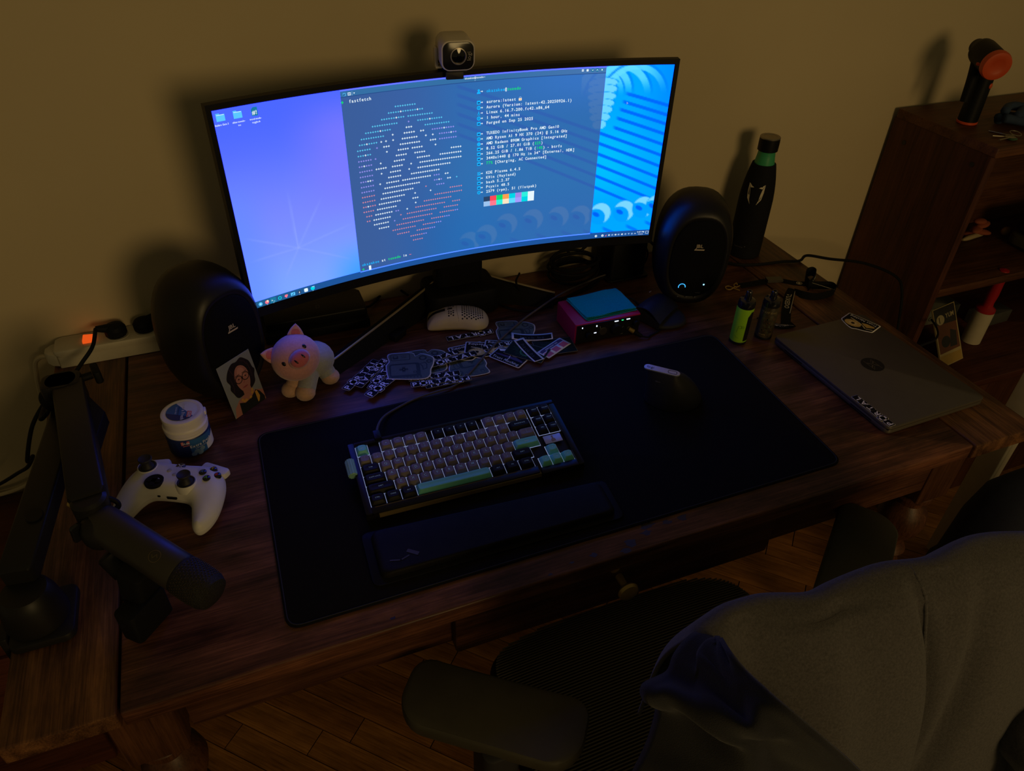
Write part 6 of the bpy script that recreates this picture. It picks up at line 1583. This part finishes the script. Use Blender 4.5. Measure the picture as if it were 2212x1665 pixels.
part('nozzle', G().tube(spline([nz + (.004, .0, .004), nz + (-.010, -.012, -.012), nz + (-.020, -.024, -.055), nz + (-.026, -.03, -.105)], 7), [.016 - .0075 * (i / 21) for i in range(22)], 16), M_blk_m, bl_, label='black bent nozzle')
ky = thing('key_bunch', 'bunch of keys lying on the bookcase top', 'keys', tuple(at(2165, 293, ht)))
M_key = mat('key_metal', (.40, .36, .26), .35, .8)
for k, (p, q) in enumerate((((2182, 292), (2136, 282)), ((2180, 295), (2144, 293)), ((2185, 296), (2158, 302)))):
    a_, b_ = at(*p, ht + .003 + k * .0022), at(*q, ht + .0015 + k * .0018)
    part('key', G().tube([a_, b_], .0028, 6, flat=.4).ell(tuple(a_), (.0105, .0085, .0013), n=14, k=6), M_key, ky)
part('key_ring', G().tube([at(2192, 292, ht + .002) + np.array((.012 * math.cos(t), .012 * math.sin(t), .0045 + .002 * math.sin(t))) for t in np.linspace(0, 2 * PI, 22)], .0010, 6), M_key, ky)
part('key_fob', G().ell(tuple(at(2188, 300, ht + .003)), (.012, .008, .003), n=14, k=6), mat('green_fob', (.05, .12, .06), .5), ky, label='green fob')
g = G(); rc = random.Random(8); cB = at(2212, 268, ht)
for k in range(7):
    o_ = np.array((rc.uniform(-.03, .03), rc.uniform(-.02, .02), .010 + .004 * k)); pts = [cB + o_ + np.array((-.05 + .02 * i, .012 * math.sin(i * 1.1 + k), .003 * math.sin(i + k))) for i in range(6)]
    g.tube(spline(pts, 5), .010, 8)
solo('blue_cloth', g, mat('blue_fabric', (.020, .040, .085), .85, noise=.2, nscale=80), 'crumpled blue cloth behind the keys at the right edge', 'cloth', sharp=0)
# middle shelf
zs_ = -.0805
def shelf_pt(px, py, z): return at(px, py, z)
c = at(2112, 468, zs_ + .02); g = G(); rc = random.Random(3)
for k in range(5): g.put(G().ell((0, 0, 0), (.034 - .003 * k, .014, .0075), n=14, k=8), c + np.array((rc.uniform(-.02, .02), rc.uniform(-.008, .008), -.012 + .0085 * k)), Matrix.Rotation(rc.uniform(-.5, .5), 3, 'Z') @ Matrix.Rotation(rc.uniform(-.15, .15), 3, 'Y'))
c2_ = np.array((2.36, .70, zs_))
g.v = [tuple(np.array(p) - c + np.array((2.30, .715, zs_ + .02))) for p in g.v]
solo('orange_rag', g, mat('orange_fabric', (.35, .085, .035), .85), 'crumpled orange rag on the middle shelf', 'cloth', sharp=0)
solo('yellow_lump', G().ell((2.385, .69, zs_ + .014), (.018, .011, .012), n=14, k=8), mat('yellow_plastic', (.42, .24, .05), .5), 'small yellowish lump right of the orange rag', 'lump', sharp=0)
a_, b_ = at(2079, 518, zs_ + .008), at(2124, 503, zs_ + .008)
solo('white_stick', G().tube([a_ + (b_ - a_) * t for t in np.linspace(0, 1, 8)], [.0030, .0060, .0072, .0072, .0072, .0074, .0076, .0060], 12), mat('ivory', (.46, .36, .20), .5), 'pale pencil-like stick lying on the middle shelf', 'stick')
oc = thing('olive_case', 'dark olive rounded case on the middle shelf at the right edge', 'case', (2.50, .62, zs_))
part('lower_half', G().rbox((2.47, .60, zs_ + .018), (.26, .12, .034), .030, .010), mat('olive_plastic', (.070, .065, .028), .6), oc)
part('upper_half', G().rbox((2.47, .605, zs_ + .060), (.24, .11, .048), .030, .014), mat('dark_navy_plastic', (.010, .011, .022), .6), oc, label='dark navy upper half')
# lower shelf
zl = -.3005
lb_ = at(2096, 735, zl + .0)
lr = thing('lint_roller', 'white lint roller with red handle standing on the low shelf', 'lint roller', (lb_[0], lb_[1], zl))
part('roll', G().lathe([(.020, .0004), (.0245, .001), (.0245, .098), (.021, .0985)], 30, 0, (lb_[0], lb_[1], zl)), mat('white_tape_roll', (.60, .52, .38), .6), lr)
part('handle', G().lathe([(.0225, .0975), (.0245, .099), (.0240, .106), (.014, .113), (.0125, .125), (.0145, .15), (.0135, .185), (.0150, .205), (.0120, .222), (.0001, .226)], 24, 0, (lb_[0], lb_[1], zl)), mat('red_plastic', (.42, .012, .018), .4), lr, label='red handle')
def leanbox(c, w, d_, h, rz, name, lb, cat, mm_, prints):
    t = thing(name, lb, cat, c, rz); b_ = part('carton', G().rbox((0, 0, h / 2), (w, d_, h), .002, .001), mm_, t, local=True); dd = Dec(); prints(dd)
    part('print', dd.into(G(), lambda x, y, l: (x, -d_ / 2 - .0003 - l, y)), [mat('box_grey_print', (.045, .045, .05), .5), mat('box_dark_print', (.020, .016, .012), .5), mat('box_gold_print', (.45, .28, .06), .5), mat('box_brown_print', (.16, .05, .018), .5), mat('box_cream_print', (.55, .44, .24), .5)], b_, local=True, kind='stuff', sharp=0)
    return t
M_bx = mat('grey_carton', (.19, .19, .15), .6)
def pr1(d): d.text('GO', -.040, .012, .016, 0, bold=1); d.text('|||| |||', -.010, .012, .020, 0); d.text('||| ||', .022, .010, .020, 0)
leanbox((2.19, .665, zl), .125, .055, .052, -.05, 'grey_carton', 'small grey carton with dark print on the low shelf', 'carton', M_bx, pr1)
leanbox((2.20, .735, zl), .150, .060, .085, -.02, 'tall_grey_carton', 'grey-blue carton standing behind the small grey one on the low shelf', 'carton', mat('greyblue_carton', (.10, .11, .10), .6), lambda d: d.poly([(-.02, .04), (.06, .05), (.06, .08), (0, .08)], 0))
leanbox((2.335, .60, zl), .120, .050, .038, .03, 'low_grey_carton', 'low dark grey carton right of the lint roller', 'carton', mat('dim_carton', (.075, .072, .065), .6), lambda d: d.text('30', -.045, .010, .018, 0, bold=1))
pk = thing('food_packet', 'flat packet with yellow and brown print leaning at the desk edge', 'packet', (2.075, .50, zl))
g = G(); o_ = np.array((2.022, .462, zl + .001)); uxx = np.array((.985, .17, 0)); uyy = np.array((.05, .62, .78)); uyy /= np.linalg.norm(uyy); unn = np.cross(uxx, uyy); f = on_plane(o_, uxx, uyy, unn); pw_, ph_ = .095, .155
V = [f(x, y, z) for z in (-.004, 0) for x, y in ((0, 0), (pw_, 0), (pw_, ph_), (0, ph_))]
g.add(V, [(3, 2, 1, 0), (4, 5, 6, 7), (0, 1, 5, 4), (1, 2, 6, 5), (2, 3, 7, 6), (3, 0, 4, 7)], 0)
sl_ = part('sleeve', g, mat('packet_cream', (.50, .38, .17), .5), pk)
d = Dec(); d.poly([(.004, .035), (.091, .035), (.091, .105), (.004, .112)], 3, 1); d.poly(circ(.019, 18, .035, .062, .015), 1, 2); d.poly([(.050, .044), (.080, .042), (.084, .080), (.060, .090)], 1, 2); d.poly([(.002, .112), (.092, .105), (.092, .153), (.002, .153)], 1, 2)
d.poly(circ(.017, 18, .026, .122, .013), 4, 3); d.text('1', .020, .114, .016, 1, 4, bold=1); d.text('YUM', .048, .122, .012, 4, 4, bold=1); d.poly([(.002, .002), (.092, .002), (.092, .026), (.002, .030)], 2, 1)
part('print', d.into(G(), f), [mat('box_grey_print', (.045, .045, .05), .5), mat('box_dark_print', (.020, .016, .012), .5), mat('box_gold_print', (.45, .28, .06), .5), mat('box_brown_print', (.16, .05, .018), .5), mat('box_cream_print', (.55, .44, .24), .5)], sl_, kind='stuff', sharp=0)
solo('usb_lead', G().tube(spline([at(1985, 748, -.012), at(2000, 742, -.03), at(2018, 735, -.06), at(2026, 722, -.10), at(2022, 705, -.14), at(2012, 690, -.17)], 7), .0024, 8).rbox(at(1981, 750, -.010), (.016, .009, .006), .002, .001), M_blk_m, 'short black lead with plug hanging at the right desk edge', 'cable')
# ================================================================ office chair, seen from behind and above
M_mesh = mat('chair_mesh', (.022, .019, .014), .8, spec=.1); M_frame = mat('chair_frame', (.020, .019, .020), .55); M_armp = mat('chair_arm_pad', (.050, .044, .028), .65, noise=.1)
chx, chy = .86, -.16
ch = thing('office_chair', 'office chair with ribbed mesh seat pushed half under the desk', 'office chair', (chx, chy, -D))
sz = -.285
so_ = [(.615, .080), (.66, .104), (.80, .118), (.95, .118), (1.06, .100), (1.108, .045), (1.118, -.10), (1.10, -.30), (1.05, -.40), (.86, -.42), (.68, -.40), (.63, -.30), (.598, -.10), (.600, .02)]
so_ = [tuple(p) for p in spline(so_, 5, True)][::-1]
def crown(x, y): return -.010 * ((x - .858) / .25) ** 2 - .020 * max(0, (y - .02) / .1) ** 2 + .010
g = G(); rg_ = [np.array(p) for p in so_]; cc = np.array((.858, -.14))
rings = [[(*(cc + (p - cc) * k), sz + dz + (crown(*(cc + (p - cc) * k)) if k < 1.01 else 0)) for p in rg_] for k, dz in ((.90, -.052), (.99, -.045), (1.0, -.020), (.985, -.006), (.95, 0), (.7, .0), (.4, .0), (.05, .0))]
part('seat', g.loft(rings), M_mesh, ch, sharp=0)
# ribs of the woven mesh, running across the seat
gr = G()
n_r = 0
poly = [tuple(p) for p in so_]
def span(y):
    xs_ = []
    for i in range(len(poly)):
        (x0, y0), (x1, y1) = poly[i], poly[(i + 1) % len(poly)]
        if (y0 - y) * (y1 - y) < 0: xs_.append(x0 + (y - y0) / (y1 - y0) * (x1 - x0))
    return (min(xs_), max(xs_)) if len(xs_) >= 2 else None
rib = []
for k in range(104):
    y = -.405 + k * .0050; s = span(y)
    if not s: continue
    x0, x1 = s[0] + .010, s[1] - .010
    if x1 - x0 < .05: continue
    pts = [(x0 + (x1 - x0) * t, y, sz + crown(x0 + (x1 - x0) * t, y) + .0012) for t in np.linspace(0, 1, 9)]
    gg = G(); gg.loft([[(p[0], p[1] - .0014, p[2] - .002), (p[0], p[1] + .0014, p[2] - .002), (p[0], p[1] + .0009, p[2]), (p[0], p[1] - .0009, p[2])] for p in pts]); rib.append(gg)
for gg in rib: part('rib', gg, mat('chair_rib', (.20, .17, .11), .6), ch, sharp=0)
for side, cx, cy, an in ((-1, .545, -.105, math.radians(-37)), (1, 1.195, -.075, math.radians(38))):
    o_ = G().prism(rr(.250, .098, .036, 6), -.016, .012, 0, .008); o_.v = [(x, y + .018 * (x / .125) ** 2, z) for x, y, z in o_.v]
    part('arm_pad', o_.xf((cx, cy, -.112), an), M_armp, ch)
    part('arm_post', G().rbox((cx - side * -.0, cy - .02, -.23), (.05, .06, .22), .012, .004).rbox(((cx + chx) / 2, cy - .02, -.345), (abs(cx - chx) * 1.05, .05, .022), .006, .003), M_frame, ch)
part('column', G().cyl((chx, -.15, -.66), (chx, -.15, -.33), .028, n=20).rbox((chx, -.15, -.338), (.20, .24, .03), .02, .006), M_frame, ch)
for k in range(5):
    a = 2 * PI * k / 5 + .3; e = np.array((chx + .30 * math.cos(a), -.15 + .30 * math.sin(a), -.700))
    part('base_spoke', G().tube([(chx, -.15, -.655), tuple((np.array((chx, -.15, -.655)) + e) / 2 + (0, 0, .004)), tuple(e)], [.028, .024, .018], 10, flat=.7), M_frame, ch)
    part('caster', G().cyl(tuple(e + (-.012, 0, -.035)), tuple(e + (.012, 0, -.035)), .029, n=18, b=.004), M_frame, ch)
# back rest, hidden under the clothes
R = []
for t in np.linspace(0, 1, 13):
    x = .675 + .40 * t; b_ = .030 * (1 - (2 * t - 1) ** 2)
    R.append([(x, -.235 - b_ * .3, -.22), (x, -.262 - b_ * .3, .02), (x, -.268 - b_ * .3, .225), (x, -.280 - b_ * .3, .236), (x, -.292 - b_ * .3, .225), (x, -.286 - b_ * .3, .02), (x, -.260 - b_ * .3, -.22)])
part('backrest', G().loft(R), M_mesh, ch)
part('back_post', G().rbox((.875, -.265, -.28), (.06, .03, .16), .008, .003), M_frame, ch)


def sheet(rows, mt, name, label, cat, th=.004, base=None):
    """cloth: grid of points with thickness"""
    A = np.array(rows, float); n, m_ = A.shape[:2]
    du = np.gradient(A, axis=1); dv = np.gradient(A, axis=0); N_ = np.cross(du, dv); N_ /= (np.linalg.norm(N_, axis=2, keepdims=True) + 1e-9)
    V = list((A + N_ * th / 2).reshape(-1, 3)) + list((A - N_ * th / 2).reshape(-1, 3)); o = n * m_
    F = [(i * m_ + j, i * m_ + j + 1, (i + 1) * m_ + j + 1, (i + 1) * m_ + j) for i in range(n - 1) for j in range(m_ - 1)]
    F2 = [tuple(k + o for k in f[::-1]) for f in F]
    rim = list(range(m_)) + [i * m_ + m_ - 1 for i in range(1, n)] + [(n - 1) * m_ + j for j in range(m_ - 2, -1, -1)] + [i * m_ for i in range(n - 2, 0, -1)]; q = len(rim)
    F3 = [(rim[(k + 1) % q], rim[k], rim[k] + o, rim[(k + 1) % q] + o) for k in range(q)]
    return G().add(V, F + F2 + F3)


M_hood = mat('grey_marl', (.070, .064, .066), .95, sheen=.2, noise=.35, nscale=420, bump=.4, bscale=1100); M_jack = mat('navy_jersey', (.011, .011, .018), .95, sheen=.1, noise=.2, nscale=300, bump=.3, bscale=1000)
rp = [at(x, y, .25) for x, y in ((1500, 1395), (1525, 1362), (1570, 1310), (1640, 1297), (1740, 1285), (1800, 1255), (1900, 1235), (1970, 1218), (2040, 1200), (2130, 1172), (2212, 1150))] + [np.array((1.145, -.305, .238)), np.array((1.22, -.32, .205)), np.array((1.27, -.335, .15))]
rp = spline(rp, 9); nr = len(rp)
pfl = spline([(.045, -.20), (.036, -.09), (.014, -.020), (0, 0), (-.030, -.010), (-.062, -.050), (-.088, -.115), (-.110, -.21), (-.128, -.33), (-.138, -.48), (-.140, -.64)], 7)
rows = []
for i, p in enumerate(rp):
    t = i / (nr - 1); row = []
    for j, (dy, dz) in enumerate(pfl):
        s = j / (len(pfl) - 1); w = max(0., (s - .32) / .68)
        fold = .016 * w ** .6 * (math.sin(19 * t + 2.2 * s) * .6 + math.sin(34 * t - 4.5 * s + 1.1) * .35 + .35 * math.sin(8 * t + 7 * s))
        crease = -.014 * math.exp(-((t - .50 - .10 * (s - .35)) / .014) ** 2) * min(1, w * 4) - .012 * math.exp(-((t - .66 + .22 * (s - .3)) / .02) ** 2) * min(1, w * 3) - .016 * math.exp(-((t - .86 - .25 * (s - .6)) / .025) ** 2) * min(1, w * 2)
        seam = .004 * math.exp(-((s - .41) / .02) ** 2) * (t > .5)
        row.append((p[0] + dz * -.04 * (t - .3), p[1] + dy - fold - crease * 1.0 + .004 * math.sin(30 * t) * (s < .35) - seam, p[2] + dz + .005 * math.sin(11 * t + 1) * (s < .4)))
    rows.append(row)
hood = thing('hoodie', 'grey marl hoodie draped over the back of the office chair', 'hoodie', (.95, -.33, .25))
part('body', sheet(rows, M_hood, 0, 0, 0), M_hood, hood, sharp=0)
# shoulder seam and a hanging sleeve
sl = [rows[int(nr * .52)][j] for j in range(22, 60, 3)]
part('seam', G().tube([(x, y - .002, z) for x, y, z in sl], .0022, 6), M_hood, hood, sharp=0)
part('sleeve', G().tube(spline([(1.05, -.40, .06), (1.10, -.445, -.04), (1.14, -.470, -.17), (1.17, -.480, -.32), (1.19, -.48, -.46)], 7), [.050 + .006 * math.sin(i * 1.1) for i in range(29)], 20, flat=.55), M_hood, hood, sharp=0)
# dark jacket hanging at the left end
Lb = [aty(x, y, yy) for (x, y), yy in zip(((1530, 1356), (1490, 1374), (1458, 1412), (1440, 1452), (1388, 1480), (1394, 1512), (1418, 1524), (1398, 1600), (1360, 1680), (1330, 1760)), (-.272, -.275, -.278, -.28, -.285, -.29, -.29, -.295, -.30, -.30))]
Rb = [aty(x, y, yy) for (x, y), yy in zip(((1556, 1378), (1575, 1408), (1610, 1448), (1650, 1486), (1700, 1530), (1745, 1568), (1790, 1606), (1840, 1648), (1880, 1690), (1920, 1750)), (-.300, -.325, -.345, -.365, -.385, -.398, -.410, -.420, -.428, -.432))]
Lb, Rb = spline(Lb, 5), spline(Rb, 5); rows = []
for i, (a, b) in enumerate(zip(Lb, Rb)):
    row = []
    for s in np.linspace(0, 1, 26):
        p = a * (1 - s) + b * s; k = math.sin(PI * s)
        p = p + np.array((0, -.014 * k ** .7 - .010 * math.sin(9 * s + i * .12) * k - .006 * math.sin(17 * s - i * .2) * k, .004 * math.sin(i * .7) * k)); row.append(p)
    rows.append(row)
jk = thing('jacket', 'dark navy garment hanging at the left end of the chair back beside the hoodie', 'jacket', (.68, -.32, .2))
part('body', sheet(rows, M_jack, 0, 0, 0), M_jack, jk, sharp=0)

# ================================================================ navy backpack on the floor beyond the desk leg
bx, by = 1.815, .02
M_nv = mat('navy_canvas', (.012, .015, .040), .85, noise=.2, nscale=300, bump=.2, bscale=900)
bpk = thing('backpack', 'dark navy backpack standing behind the right front desk leg', 'backpack', (bx, by, -D))
def bpring(w, d_, z, r): return [(bx + x, by + y, z) for x, y in rr(w, d_, r, 6)]
part('body', G().loft([bpring(.28, .13, -D + .001, .05), bpring(.30, .15, -D + .03, .06), bpring(.31, .155, -.50, .06), bpring(.295, .145, -.33, .06), bpring(.26, .125, -.255, .055), bpring(.19, .085, -.218, .04), bpring(.08, .03, -.205, .014)]), M_nv, bpk, sharp=0)
part('front_pocket', G().loft([bpring(.22, .20, -D + .02, .05), bpring(.235, .215, -.66, .05), bpring(.225, .205, -.52, .05), bpring(.20, .17, -.47, .05)]), M_nv, bpk, sharp=0)
